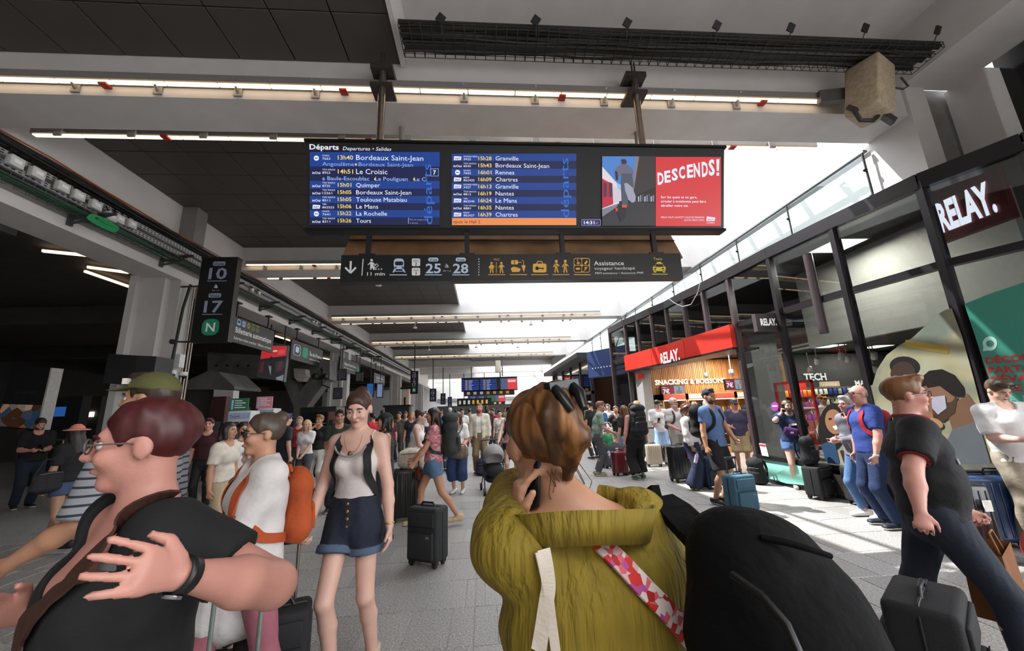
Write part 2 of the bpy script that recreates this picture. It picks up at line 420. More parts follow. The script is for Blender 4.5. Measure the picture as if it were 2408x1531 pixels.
# ---- strip lights in the dark hall on the left
for i, (a, b) in enumerate((((100, 590), (210, 601)), ((205, 628), (302, 641)), ((200, 638), (338, 686)), ((648, 790), (686, 802)), ((760, 842), (778, 846)))):
    z = 5.2; p = onZ(*a, z); q = onZ(*b, z)
    o = MB().bar(p, q, 0.06, 0.05).build('strip_light', [emis('#ffd9ae', 3.0)])
    tag(o, ['thin warm strip light glowing in the dark low ceiling, crosswise', 'short crosswise strip light under a dark low beam', 'long bright strip light running along the dark low ceiling',
            'strip light between the ticket sign and the suburban sign', 'strip light beyond the suburban departures sign'][i], 'strip light', 'strip lights in the dark side hall')
# ================================================================== SIGNS AND HANGING THINGS
def wloc(o):
    v = Vector((0, 0, 0))
    while o: v += o.location; o = o.parent
    return v
def wbuild(mb, name, mats, parent=None):
    if not mb.v: return None
    return mb.build(name, mats, parent, -wloc(parent) if parent else None)
TK, TZ0 = 0.0, 0.0     # forward tilt of the surface drawn on (0 = upright)
def SF(px, py, D):
    if not TK: return onY(px, py, D)
    r = _ray(px, py); t = (D - TK * (CAMH - TZ0)) / (r[1] + TK * r[2]); return Vector((t * r[0], t * r[1], CAMH + t * r[2]))
def frect(mb, x0, y0, x1, y1, D, t=0.004, mi=0): return mb.prism([SF(x0, y0, D), SF(x1, y0, D), SF(x1, y1, D), SF(x0, y1, D)], (0, -t, 0), mi)
def fpoly(mb, pts, D, mi=0, t=0.002): return mb.prism([SF(x, y, D) for x, y in pts], (0, -t, 0), mi)
def fdisc(mb, x, y, r, D, mi=0, ry=None, n=16, a0=0, a1=2 * PI):
    return fpoly(mb, [(x + r * math.cos(a0 + (a1 - a0) * i / n), y + (ry or r) * math.sin(a0 + (a1 - a0) * i / n)) for i in range(n + (0 if a1 - a0 >= 2 * PI else 1))], D, mi)
def fline(mb, pts, w, D, mi=0):
    for (x0, y0), (x1, y1) in zip(pts, pts[1:]):
        dx, dy = x1 - x0, y1 - y0; L = math.hypot(dx, dy) or 1; nx, ny = -dy / L * w / 2, dx / L * w / 2
        fpoly(mb, [(x0 + nx, y0 + ny), (x1 + nx, y1 + ny), (x1 - nx, y1 - ny), (x0 - nx, y0 - ny)], D, mi)
    return mb
def ftext(mb, s, x, y, h, D, w=None, align='l', bold=0.0, shear=0.0, mi=0, slope=0.0):
    o = SF(x, y, D); sc = (SF(x, y - 10, D) - o).length / 10; sx = (SF(x + 10, y, D) - o).length / 10; n = math.hypot(1, TK)
    uz = Vector((0, -TK / n, 1 / n)); ux = Vector((math.cos(slope), 0, 0)) + uz * math.sin(slope); uy = uz + Vector((-math.sin(slope) * 0.3, 0, 0))
    return put_text(mb, s, o, ux, uy, h * sc, w * sx if w else None, align, bold, shear, mi)
def frround(mb, x0, y0, x1, y1, r, D, mi=0):
    p = []
    for cx_, cy_, a in ((x1 - r, y0 + r, -PI / 2), (x1 - r, y1 - r, 0), (x0 + r, y1 - r, PI / 2), (x0 + r, y0 + r, PI)):
        p += [(cx_ + r * math.cos(a + PI / 2 * i / 4), cy_ + r * math.sin(a + PI / 2 * i / 4)) for i in range(5)]
    return fpoly(mb, p, D, mi)
HOUSE = mat('#1b1c1f', 0.4, var=0.06)
SW = emis('#e9ecff', 1.0); SY = emis('#f0d46a', 1.0); SLB = emis('#8fa8ea', 1.0); SB1 = emis('#0d429c', 0.8); SB2 = emis('#0a1a55', 0.7); SVB = emis('#2c6fd2', 0.9)
SOR = emis('#f09050', 0.95); SRED = emis('#d8383c', 0.95); SDK = emis('#17181c', 0.6)
# ---------------------------------------------------------------- the big departure board
DB = 4.74; TK = 0.26; TZ0 = onY(1200, 541, DB).z
a = SF(722, 333, DB); b = SF(1702, 541, DB)
Q4 = [SF(720, 331, DB), SF(1703, 347, DB), SF(1702, 541, DB), SF(722, 540, DB)]
board = thing('departure_board', 'wide black departure board with blue train lists and a red poster panel, on two poles', 'departure board', ((a.x + b.x) / 2, DB, b.z))
wbuild(MB().prism(Q4, (0, .13, 0)), 'housing', [HOUSE], board)
for i0, i1 in ((0, 1), (3, 2)): wbuild(MB().bar(Q4[i0] + Vector((-.02, .055, 0)), Q4[i1] + Vector((.02, .055, 0)), .16, .035), 'frame_rail', [mat('#222327', 0.35, metal=0.4)], board)
for x in (893, 1509):
    p = onY(x, 330, 4.575); q = Vector((p.x, p.y, 6.02)); p.z -= .2
    wbuild(MB().cyl(p, (p.x, p.y, 6.40), 0.05, n=20), 'pole', [STEEL], board)
    wbuild(MB().bb((p.x - .15, p.y - .07, 6.02), (p.x + .15, 4.8, 6.07)), 'lower_clamp', [mat('#4a4542', 0.5, metal=0.5)], board)
    wbuild(MB().bb((p.x - .15, p.y - .09, 6.28), (p.x + .15, 4.8, 6.36)).bb((p.x - .03, p.y - .02, 6.36), (p.x - .01, p.y, 6.6)).bb((p.x + .01, p.y - .02, 6.36), (p.x + .03, p.y, 6.6)), 'clamp', [mat('#4a4542', 0.5, metal=0.5)], board)
T = DB - 0.012; T1 = T - 0.012; T2 = T1 - 0.006
sc1 = wbuild(frect(MB(), 728, 357.5, 1034, 530, T), 'screen', [SDK], board)
mb = MB(); ftext(mb, 'Départs', 728, 351, 12, T, 69, bold=0.02); wbuild(mb, 'title', [SW], sc1)
mb = MB(); ftext(mb, 'Departures • Salidas', 806, 353, 8.5, T, 115, shear=0.22); wbuild(mb, 'title', [SW], sc1)
ed = [358, 392, 426, 444, 461.5, 478, 494.5, 511.5, 529.5]
for i in range(8): wbuild(frect(MB(), 729, ed[i], 1034, ed[i + 1], T - .004), 'train_row', [SB1 if i % 2 == 0 else SB2], sc1)
def logo(kind, x, y, W_, Bm):
    if kind == 'o': fdisc(W_, x, y - 3, 6, T1); fline(Bm, [(x - 3.5, y - 3), (x + 3.5, y - 3)], 1.6, T2)
    elif kind == 'i': ftext(W_, 'inOui', x, y + 1, 5.6, T1, 19, 'c', bold=0.012)
    else:
        fpoly(W_, [(x - 8, y - 8), (x + 9, y - 7), (x + 8, y + 1), (x - 9, y + 1.5)], T1); ftext(Bm, 'SNCF', x, y - 0.5, 4.4, T2, 13, 'c', bold=0.02, shear=.2)
Wm, Ym, Lm, Km = MB(), MB(), MB(), MB()
rows = [('o', 'OUIGO', '7653', '13h40', 'Bordeaux Saint-Jean', 376, 160), ('i', 'TGV INOUI', '8923', '14h51', 'Le Croisic', 409, 74), ('i', 'TGV INOUI', '8725', '15h01', 'Quimper', 440, 56),
        ('i', 'TGV INOUI', '12261', '15h05', 'Bordeaux Saint-Jean', 457, 131), ('i', 'TGV INOUI', '8511', '15h05', 'Toulouse Matabiau', 474, 120), ('s', 'TER', '862523', '15h06', 'Le Mans', 490.5, 52),
        ('o', 'OUIGO', '7641', '15h22', 'La Rochelle', 507, 73), ('i', 'TGV INOUI', '8311', '15h26', 'Tours', 524, 35)]
for k, cod, num, tm, dest, y, w_ in rows:
    big = y < 415
    logo(k, 744, y - 1, Wm, Km)
    ftext(Wm, cod, 758, y - 8.5, 3.6, T1, len(cod) * 3.3); ftext(Wm, num, 758, y - 0.5, 5.2, T1, len(num) * 4.6)
    wbuild(ftext(MB(), tm, 794.5, y - 1, 10 if big else 9, T1, 36 if big else 32, bold=0.012), 'train_time', [SY], sc1)
    wbuild(ftext(MB(), dest, 837.5, y, 12 if big else 10, T1, w_), 'destination', [SW], sc1)
ftext(Lm, 'Angoulême  Bordeaux Saint-Jean', 758, 389.5, 9, T1, 217); fdisc(Ym, 837, 387, 2.4, T1)
ftext(Lm, 'a Baule-Escoublac   Le Pouliguen   Le C', 758, 423.5, 9, T1, 248, bold=0.012); fdisc(Ym, 882, 421.5, 2.4, T1); fdisc(Ym, 974, 421.5, 2.4, T1)
fline(Lm, [(1013, 397), (1031, 397), (1031, 414), (1013, 414), (1013, 397)], 1, T1); ftext(Wm, '7', 1022, 410.5, 10, T1, None, 'c', bold=.02)
ftext(Lm, 'Plus de restauration', 964, 518, 3.4, T1, 44); ftext(Lm, 'à bord', 964, 526, 3.4, T1, 18); fline(Lm, [(960.5, 512), (960.5, 526)], 1.5, T1)
def vertical_word(mb, s, x, y0, y1, h, D):
    o = SF(x, y1, D); L = (SF(x, y0, D) - o).length; sc = L / (y1 - y0); n = math.hypot(1, TK)
    return put_text(mb, s, o, (0, -TK / n, 1 / n), (-1, 0, 0), h * sc, L)
mb = vertical_word(MB(), 'départs', 1017, 386, 528, 20, T - .0095); wbuild(mb, 'watermark_word', [SVB], sc1)
wbuild(Wm, 'lettering', [SW], sc1); wbuild(Ym, 'list_dots', [SY], sc1); wbuild(Lm, 'stop_list', [SLB], sc1); wbuild(Km, 'logo_print', [SB2], sc1)
sc2 = wbuild(frect(MB(), 1061, 361.5, 1355.5, 530, T), 'screen', [SDK], board)
ed = [362, 379, 397.5, 414, 430.5, 447, 463.5, 480, 496, 512.5]
for i in range(9): wbuild(frect(MB(), 1062, ed[i], 1355, ed[i + 1], T - .004), 'train_row', [SB1 if i % 2 == 0 else SB2], sc2)
wbuild(frect(MB(), 1063, 513, 1355, 529.5, T - .004), 'notice_band', [SOR], sc2)
wbuild(ftext(MB(), 'epuis le Hall 2.', 1066, 525, 7.5, T1, 66), 'notice_text', [emis('#4a2a18', 0.4)], sc2)
Wm, Ym, Km = MB(), MB(), MB()
rows = [('s', 'NOMAD RESA', '3425', '15h28', 'Granville', 54), ('i', 'TGV INOUI', '8590', '15h43', 'Bordeaux Saint-Jean', 127), ('o', 'OUIGO', '7603', '16h01', 'Rennes', 44), ('s', 'REMI', '862425', '16h09', 'Chartres', 52),
        ('s', 'NOMAD RESA', '3427', '16h13', 'Granville', 54), ('i', 'TGV INOUI', '8813', '16h19', 'Nantes', 43), ('s', 'TER', '862545', '16h24', 'Le Mans', 50), ('i', 'TGV INOUI', '8881', '16h35', 'Nantes', 43), ('s', 'REMI', '862427', '16h39', 'Chartres', 52)]
for i, (k, cod, num, tm, dest, w_) in enumerate(rows):
    y = 377 + 16.55 * i
    logo(k, 1076, y - 1.5, Wm, Km); ftext(Wm, cod, 1090, y - 7.5, 3.4, T1, len(cod) * 3.3); ftext(Wm, num, 1090, y - 0.5, 5, T1, len(num) * 4.3)
    wbuild(ftext(MB(), tm, 1125, y - .5, 9, T1, 31, bold=.012), 'train_time', [SY], sc2); wbuild(ftext(MB(), dest, 1165.5, y, 10, T1, w_), 'destination', [SW], sc2)
wbuild(vertical_word(MB(), 'départs', 1338, 372, 512, 20, T - .0095), 'watermark_word', [SVB], sc2)
wbuild(Wm, 'lettering', [SW], sc2); wbuild(Km, 'logo_print', [SB2], sc2)
ck = wbuild(frround(MB(), 1367, 516, 1413, 530.5, 2.5, T), 'clock', [emis('#9fb6f2', 0.8)], board)
wbuild(frround(MB(), 1368, 517, 1412, 529.5, 2, T1), 'clock_face', [emis('#16246b', 0.8)], ck)
wbuild(ftext(MB(), '14:31', 1373, 527, 7.5, T2, 25, bold=.02), 'clock_digits', [SW], ck)
wbuild(ftext(MB(), '47', 1400, 527, 4.5, T2, 7), 'seconds', [SOR], ck)
# picture screen: a rider seen from behind on a platform
sc3 = wbuild(frect(MB(), 1416, 367.5, 1541, 531, T), 'screen', [emis('#2e3036', 0.9)], board)
def pic(name, pts, col, lay=1, s=0.9): return wbuild(fpoly(MB(), pts, T - 0.003 * lay), name, [emis(col, s)], sc3)
pic('picture_sky', [(1416, 368), (1496, 368), (1488, 450), (1478, 470), (1416, 470)], '#4f86d2')
pic('picture_cloud', [(1416, 400), (1440, 425), (1470, 440), (1488, 450), (1486, 470), (1416, 470)], '#a9c2ea', 2)
pic('picture_canopy', [(1496, 368), (1541, 368), (1541, 440), (1487, 470)], '#3a3436', 2); pic('picture_canopy_edge', [(1496, 368), (1503, 368), (1490, 450), (1486, 450)], '#8d7e78', 3)
pic('picture_train', [(1416, 392), (1450, 430), (1456, 480), (1416, 492)], '#e8dfe6', 3); pic('picture_train', [(1416, 420), (1440, 433), (1442, 480), (1416, 490)], '#c32648', 4)
for x in (1419, 1432): pic('picture_train_door', [(x, 428), (x + 8, 432), (x + 8, 462), (x, 464)], '#57324a', 5)
pic('picture_train_far', [(1442, 436), (1462, 450), (1462, 472), (1442, 478)], '#d8cfdc', 4)
pic('picture_platform', [(1416, 492), (1456, 478), (1541, 470), (1541, 531), (1416, 531)], '#33343a', 4); pic('picture_kerb', [(1416, 492), (1456, 478), (1460, 480), (1416, 510)], '#7f8490', 5)
pic('picture_crowd', [(1498, 458), (1541, 440), (1541, 478), (1500, 474)], '#22222a', 5)
for i in range(8): pic('picture_crowd', [(1500 + i * 5, 462 - (i % 3) * 3), (1503 + i * 5, 462 - (i % 3) * 3), (1503 + i * 5, 474), (1500 + i * 5, 474)], ['#b9bcd2', '#8d90a8', '#4c4f60'][i % 3], 6)
pic('rider_hair', [(1460, 376), (1464, 374), (1471, 375), (1474, 380), (1472, 386), (1462, 386)], '#3b2f33', 6)
pic('rider_sweater', [(1460, 386), (1474, 386), (1486, 396), (1490, 404), (1489, 411), (1481, 410), (1461, 410), (1452, 420), (1445, 404), (1450, 394)], '#6d6a85', 6)
pic('rider_trousers', [(1461, 408), (1486, 408), (1490, 438), (1478, 450), (1476, 482), (1462, 482), (1460, 440)], '#4e5666', 7)
pic('rider_shoe_sole', [(1468, 432), (1474, 430), (1486, 440), (1495, 462), (1494, 474), (1486, 477), (1478, 470), (1470, 448)], '#a5a5bb', 8)
pic('rider_arm', [(1446, 402), (1452, 404), (1454, 424), (1448, 424)], '#2e2c3a', 7)
pic('scooter', [(1452, 482), (1458, 478), (1472, 490), (1470, 512), (1460, 522), (1452, 500)], '#20212a', 8); pic('scooter_lamp', [(1447, 490), (1452, 489), (1453, 496), (1448, 498)], '#f0402c', 9)
pic('rider_sock', [(1462, 482), (1474, 482), (1474, 488), (1463, 488)], '#e0553e', 9)
sc4 = wbuild(frect(MB(), 1542, 369.5, 1695, 532, T), 'screen', [SRED], board)
mb = MB(); o0 = 'DESCENDS'
xs = [1547, 1563, 1580, 1597, 1616, 1632, 1651, 1667]; hs = [27, 26, 26, 27, 29, 31, 33, 35]; bs = [434, 429, 424, 420, 417.5, 416, 415, 412]
for c_, x, h, bl in zip(o0, xs, hs, bs): wbuild(ftext(MB(), c_, x, bl, h, T1, 14.5, bold=.035, slope=.14), 'headline_letter', [SW], sc4)
wbuild(fpoly(fpoly(MB(), [(1684.5, 375), (1691.5, 374), (1690.5, 402), (1685.5, 402)], T1), [(1685, 406), (1691, 406), (1691, 413), (1685, 413)], T1), 'exclamation_mark', [SW], sc4)
ftext(mb, 'Sur les quais et en gare,', 1554, 466, 5.6, T1, 86, bold=.01); ftext(mb, 'circuler à trottinette peut faire', 1554, 476, 5.6, T1, 107, bold=.01); ftext(mb, 'dérailler votre vie.', 1554, 486, 5.6, T1, 65, bold=.01)
ftext(mb, 'MIEUX VAUT UN PETIT COUP DE PRESSION', 1554, 513, 4, T1, 103); ftext(mb, "QU'UN GROS CHOC", 1609, 519.5, 4, T1, 48)
fpoly(mb, [(1662, 509), (1682, 512), (1680, 520), (1661, 520)], T1); ftext(mb, 'GARES', 1671, 525.5, 3.2, T1, 18, 'c')
wbuild(mb, 'lettering', [SW], sc4); wbuild(ftext(MB(), 'SNCF', 1671, 518.5, 4.6, T2, 15, 'c', bold=.02, shear=.2), 'logo_print', [SRED], sc4)
TK = 0.0; DB = 4.70
# ---------------------------------------------------------------- reversed display seen from behind, below the board
DR = 5.2
p = onY(822, 545, DR + .25); q = onY(1580, 545, DR + .25); r = onY(1606, 606, DR); s_ = onY(804, 606, DR)
rear = thing('rear_display', 'brown metal back of a tilted display behind the departure board', 'display', ((p.x + q.x) / 2, DR + .2, r.z))
BRN = mat('#8b6a4c', 0.4, metal=0.35, var=0.25, scale=2.5)
top = onY(822, 480, DR + .45).z
wbuild(MB().prism([s_, r, Vector((r.x - .1, DR + .45, top)), Vector((s_.x + .1, DR + .45, top))], (0, .3, 0)), 'casing', [BRN], rear)
for t_ in (0.3, 0.62):
    a1 = s_.lerp(Vector((s_.x + .1, DR + .45, top)), t_) + Vector((0, -.012, 0)); a2 = r.lerp(Vector((r.x - .1, DR + .45, top)), t_) + Vector((0, -.012, 0))
    wbuild(MB().bar(a1, a2, .02, .012), 'seam', [mat('#3b2c20', 0.6)], rear)
zz = onY(900, 552, DR + .2).z
for x in (-1.2, 2.6): wbuild(MB().cyl((x, DR + .2, top), (x, 5.3, 6.0), .04, n=8), 'hanger', [GREYM], rear)
for px in (857, 995, 1132, 1272, 1402, 1540):
    x = onY(px, 552, DR + .2).x
    wbuild(MB().bar((x - .16, DR + .08, zz + .04), (x + .16, DR + .08, zz + .04), .05, .03).bar((x - .1, DR + .06, zz - .02), (x + .1, DR + .06, zz - .02), .06, .07).tube([(x - .09, DR + .04, zz), (x - .05, DR + .02, zz + .07), (x + .05, DR + .02, zz + .07), (x + .09, DR + .04, zz)], .02), 'bracket', [mat('#8f7f72', 0.4, metal=0.6)], rear)
# ---------------------------------------------------------------- hanging direction sign
a = onY(803, 600, DB); b = onY(1607, 655, DB)
sgn = thing('direction_sign', 'long black direction sign with pictograms hung below the departure board', 'sign', ((a.x + b.x) / 2, DB, b.z))
wbuild(MB().bb((a.x, DB, b.z), (b.x, DB + .12, a.z)), 'panel', [mat('#141516', 0.35, var=0.05)], sgn)
for px in (862, 1098, 1326, 1546):
    x = onY(px, 600, DB).x; zt = onY(px, 545, DB).z
    wbuild(MB().bb((x - .03, DB + .04, a.z), (x + .03, DB + .1, zt)).bb((x - .1, DB + .01, a.z), (x + .1, DB + .12, a.z + .025)), 'hanger', [BLACKM], sgn)
PW = mat('#d9dadb', 0.5, var=0, emit=0.10); PB = mat('#b4c6dd', 0.5, var=0, emit=0.10); PYw = mat('#d9a64a', 0.5, var=0, emit=0.10); PY2 = mat('#c9b23c', 0.5, var=0, emit=0.10); PK = mat('#141516', 0.5, var=0)
G = DB - .006; G2 = G - .003; G3 = G2 - .003
def part(name, cols):
    """one pictogram = one part; its dark inner print is a sub-part"""
    def wrap(fn):
        mbs = [MB() for _ in cols]; fn(*mbs); par = sgn
        for i, (m_, c_) in enumerate(zip(mbs, cols)):
            o = wbuild(m_, name if i == 0 else 'inner_print', [c_], par)
            if i == 0: par = o
        return fn
    return wrap
def man(mb, x, y, h, D, skirt=False):
    s = h / 28
    fdisc(mb, x, y + 3 * s, 3 * s, D)
    if skirt: fpoly(mb, [(x - 3 * s, y + 7 * s), (x + 3 * s, y + 7 * s), (x + 6 * s, y + 18 * s), (x - 6 * s, y + 18 * s)], D)
    else: fpoly(mb, [(x - 3.5 * s, y + 7 * s), (x + 3.5 * s, y + 7 * s), (x + 3.5 * s, y + 17 * s), (x - 3.5 * s, y + 17 * s)], D)
    fline(mb, [(x - 3 * s, y + 8 * s), (x - 7 * s, y + 15 * s)], 2 * s, D); fline(mb, [(x + 3 * s, y + 8 * s), (x + 7.5 * s, y + 13 * s)], 2 * s, D)
    fline(mb, [(x - 1.5 * s, y + 16 * s), (x - 3 * s, y + 28 * s)], 2.8 * s, D); fline(mb, [(x + 1.5 * s, y + 16 * s), (x + 4 * s, y + 28 * s)], 2.8 * s, D)
@part('arrow', [PW])
def _(W): fline(W, [(825, 614), (824, 640)], 4.5, G); fline(W, [(812, 629), (824.5, 642), (837, 629)], 4.2, G)
@part('divider', [PW])
def _(W): fline(W, [(854, 609), (851, 648)], 2, G)
@part('walker_pictogram', [PW])
def _(W):
    fdisc(W, 874, 612, 3, G); fpoly(W, [(870, 616), (878, 617), (879, 627), (882, 634), (878, 635), (875, 628), (873, 634), (870, 634), (871, 624)], G); fline(W, [(871, 618), (865, 623)], 1.8, G); fline(W, [(878, 619), (884, 624)], 1.6, G)
    fline(W, [(879, 628), (886, 620), (890, 625), (883, 630), (879, 628)], 1.2, G)
    for i in range(3): fdisc(W, 884 + i * 6.5, 633, 1.6, G)
@part('walking_time', [PW])
def _(W): ftext(W, '11 min', 863, 648, 8, G, 42, bold=.015)
@part('train_pictogram', [PB, PK])
def _(B, K):
    frround(B, 926, 608, 950, 632, 8, G); frround(K, 929, 615, 948, 624, 3, G2); fpoly(B, [(927, 632), (923, 641), (926, 641), (932, 633), (945, 633), (951, 641), (954, 641), (949, 632)], G); fline(B, [(929, 638), (948, 638)], 1.5, G); fline(B, [(916, 646.5), (957, 646.5)], 2, G); fdisc(K, 931, 628.5, 1.8, G2); fdisc(K, 946, 628.5, 1.8, G2)
for y, t_ in ((608, '2'), (630, '3')):
    @part('hall_badge', [PW, PK])
    def _(W, K): frround(W, 968.5, y, 988, y + 18, 3, G); ftext(K, 'Hall', 978, y + 7.5, 5, G2, 11, 'c'); ftext(K, t_, 978, y + 16, 6.5, G2, None, 'c', bold=.02)
for x, n_ in ((1019, '25'), (1083.5, '28')):
    @part('platform_number', [PB, PK])
    def _(B, K): frround(B, x - 12, 606, x + 12, 615, 4.4, G); ftext(K, 'Voie', x, 613.5, 5.5, G2, 18, 'c', bold=.015); ftext(B, n_, x, 642, 22, G, 36, 'c', bold=.02); fline(B, [(x - 20, 646.5), (x + 20, 646.5)], 2, G)
@part('small_lettering', [PW])
def _(W): ftext(W, 'à', 1051, 629, 9, G, 9, 'c'); ftext(W, 'to • a', 1051, 638.5, 3.8, G, 17, 'c', shear=.25)
for i in range(7):
    @part('divider_dot', [PW])
    def _(W): fdisc(W, 1126, 609 + i * 6.2, 1.4, G)
def under(Y, x): fline(Y, [(x - 20, 646), (x + 20, 646)], 1.8, G)
@part('toilet_pictogram', [PYw])
def _(Y): ftext(Y, 'WC', 1168, 613, 5.5, G, 15, 'c'); fline(Y, [(1167, 616), (1167, 642)], 1.2, G); man(Y, 1156, 616, 26, G, True); man(Y, 1179, 616, 26, G); under(Y, 1168)
@part('lost_property_pictogram', [PYw, PK])
def _(Y, K):
    frround(Y, 1202, 612, 1218, 622, 2, G); ftext(K, '?', 1210, 620.5, 7, G2, None, 'c', bold=.03); fline(Y, [(1218, 617), (1226, 617)], 1.6, G)
    fpoly(Y, [(1201, 631), (1208, 627), (1222, 631), (1225, 634), (1220, 640), (1204, 640)], G); fpoly(Y, [(1226, 624), (1236, 624), (1232, 641)], G); fline(Y, [(1231, 624), (1231, 614), (1227, 612)], 1.4, G); under(Y, 1219)
@part('luggage_pictogram', [PYw, PK])
def _(Y, K): frround(Y, 1253, 620, 1285, 641, 4, G); fline(Y, [(1262, 620), (1264, 615), (1274, 615), (1276, 620)], 2, G); fdisc(K, 1263, 631, 4.2, G2); fline(K, [(1264, 631), (1279, 631)], 2.2, G2); fline(K, [(1276, 631), (1276, 634)], 2, G2); under(Y, 1269)
@part('staff_pictogram', [PYw, PK])
def _(Y, K):
    for x in (1308, 1329): man(Y, x, 613, 28, G); fline(K, [(x - 3, 621), (x + 3, 629)], 1, G2); frround(Y, x - 3, 611.5, x + 3.5, 614, .8, G2)
    under(Y, 1319)
@part('assistance_pictogram', [PYw, PK])
def _(Y, K):
    frround(Y, 1349, 607, 1387, 641, 5, G); under(Y, 1369)
    frround(K, 1350.6, 608.6, 1367.3, 623.2, 3, G2); frround(K, 1368.8, 608.6, 1385.4, 623.2, 3, G2); frround(K, 1350.6, 624.8, 1367.3, 639.4, 3, G2); frround(K, 1368.8, 624.8, 1385.4, 639.4, 3, G2)
    fdisc(Y, 1358, 611.5, 1.3, G3); fline(Y, [(1358, 613), (1358.5, 617), (1362, 617), (1364, 621)], 1.2, G3); fdisc(Y, 1359, 619, 2.6, G3); fpoly(Y, [(1373, 620), (1380, 612), (1382, 616), (1377, 622)], G3); fdisc(Y, 1359, 632, 5.5, G3, ry=2.6); fdisc(Y, 1377, 631, 2.5, G3, ry=4); fline(Y, [(1372, 638), (1382, 627)], 1.4, G3)
for s_, x, y, h, w_, bo, sh in (('Assistance', 1397, 624, 10, 71, .008, 0), ('voyageur handicapé', 1398, 634.5, 7, 96, 0, 0), ('PRM assistance • Asistencia PMR', 1399, 645, 5, 115, 0, .25)):
    @part('lettering', [PW])
    def _(W): ftext(W, s_, x, y, h, G, w_, bold=bo, shear=sh)
@part('taxi_pictogram', [PY2, PK])
def _(X, K):
    ftext(X, 'Taxis', 1547, 611.5, 6, G, 20, 'c'); fpoly(X, [(1539, 628), (1543, 619), (1558, 619), (1562, 628)], G); frround(X, 1535, 626, 1565, 638, 3, G); frround(X, 1545, 616, 1555, 619, .6, G)
    for x in (1537, 1558): frround(X, x, 636, x + 6, 641, 1, G)
    frround(K, 1542, 621, 1559, 627, 1.2, G2); fdisc(K, 1541, 632, 2, G2); fdisc(K, 1559, 632, 2, G2); fline(X, [(1533, 645), (1570, 645)], 1.8, G)
# ---------------------------------------------------------------- platform signs
def platform_sign(D, q, lines, label, arm=None, fac=1.0, grp=None):
    """q = (x left top, x right top, x left bottom, x right bottom, y top, y bottom) in the picture"""
    xl, xr, yt, yb = (q[0] + q[2]) / 2, (q[1] + q[3]) / 2, q[4], q[5]
    a = onY(xl, yt, D); b = onY(xr, yb, D); cx_ = (a.x + b.x) / 2
    h = a.z - b.z; wd = abs(onY(xr, yt, D).x - a.x); 
    t = thing('platform_sign', label, 'sign', (cx_, D, b.z), 0, grp)
    MB().bb((-wd / 2, 0, 0), (wd / 2, .16, h)).build('panel', [mat('#0d0d0f', 0.4, var=0.05)], t)
    MB().bb((-wd / 2 - .01, -.01, h), (wd / 2 + .01, .17, h + .03)).build('top_cap', [BLACKM], t)
    Wt, Gm, Km, B2 = MB(), MB(), MB(), MB()
    def tx(mb, s, u, v, hh, wf, y, bold=0.015, shear=0): put_text(mb, s, (wd * (u - .5), -y, h * (1 - v)), (1, 0, 0), (0, 0, 1), hh * h, wf * wd, 'c', bold, shear)
    def rr(mb, u0, v0, u1, v1, y): 
        r = .35 * (v1 - v0) * h; x0, x1, z0, z1 = wd * (u0 - .5), wd * (u1 - .5), h * (1 - v1), h * (1 - v0); p = []
        for cxx, czz, a_ in ((x1 - r, z0 + r, -PI / 2), (x1 - r, z1 - r, 0), (x0 + r, z1 - r, PI / 2), (x0 + r, z0 + r, PI)):
            p += [Vector((cxx + r * math.cos(a_ + PI / 2 * i / 4), -y, czz + r * math.sin(a_ + PI / 2 * i / 4))) for i in range(5)]
        mb.prism(p, (0, -.003, 0))
    for ln in lines:
        if ln[0] == 'voie': rr(B2, .33, ln[1] - .045, .67, ln[1] + .008, .004); tx(Km, 'Voie', .5, ln[1], .03, .27, .009)
        elif ln[0] == 'num': tx(B2, ln[1], .5, ln[2], ln[3], .5, .004, .02); MB; B2.bb((-wd * .27, -.007, h * (1 - ln[2] - .03)), (wd * .27, -.004, h * (1 - ln[2] - .022)))
        elif ln[0] == 'txt': tx(Wt, ln[1], .5, ln[2], ln[3], ln[4], .004)
        elif ln[0] == 'N': rr(Gm, .27, ln[1], .73, ln[2], .004); tx(Wt, 'N', .5, ln[2] - .045, .10, .24, .009, .02)
    for m_, n_, c_ in ((Wt, 'white_lettering', PW), (B2, 'numbers', mat('#8e9cb4', 0.5, var=0, emit=0.08)), (Gm, 'green_badge', mat('#1c8a68', 0.5, var=0, emit=0.05)), (Km, 'dark_print', PK)):
        if m_.v: m_.build(n_, [c_], t)
    if D > 12: MB().cyl((0, .08, h), (0, .08, 5.995 - b.z), .04, n=8).build('hanger', [BLACKM], t)
    return t
L1017 = [('voie', .085), ('num', '10', .255, .135), ('txt', 'à', .365, .045, .10), ('txt', 'to • a', .40, .014, .18), ('voie', .475), ('num', '17', .655, .135), ('N', .735, .925)]
t = platform_sign(8.6, (478, 562, 448, 533, 608, 803), L1017, 'tall black sign for platforms 10 to 17 with a green N, beside the first column', grp='platform signs along the left side')
p = Vector((-7.0, 9.06, onY(420, 802, 9).z)) - wloc(t)
MB().cyl(p, (-.3, .08, .02), .02).ball(p, .06).cyl(p + Vector((0, 0, 1.3)), (-.3, .1, 1.31), .02).build('arm', [BLACKM], t)
L2 = lambda a_, b_: [('voie', .12), ('num', a_, .40, .2), ('voie', .56), ('num', b_, .86, .2)]
platform_sign(24.8, (966, 984, 964, 982, 874, 926), L1017, 'black sign for platforms 10 to 17 farther down the hall', grp='platform signs along the left side')
platform_sign(31.4, (1011, 1026, 1010, 1025, 915, 944), L2('18', '19'), 'black sign for platforms 18 and 19 beside the third column', grp='platform signs along the left side')
platform_sign(38.0, (1036, 1048, 1036, 1047, 926, 951), L2('20', '21'), 'black two-line sign for platforms 20 and 21, beyond the third column', grp='platform signs along the left side')
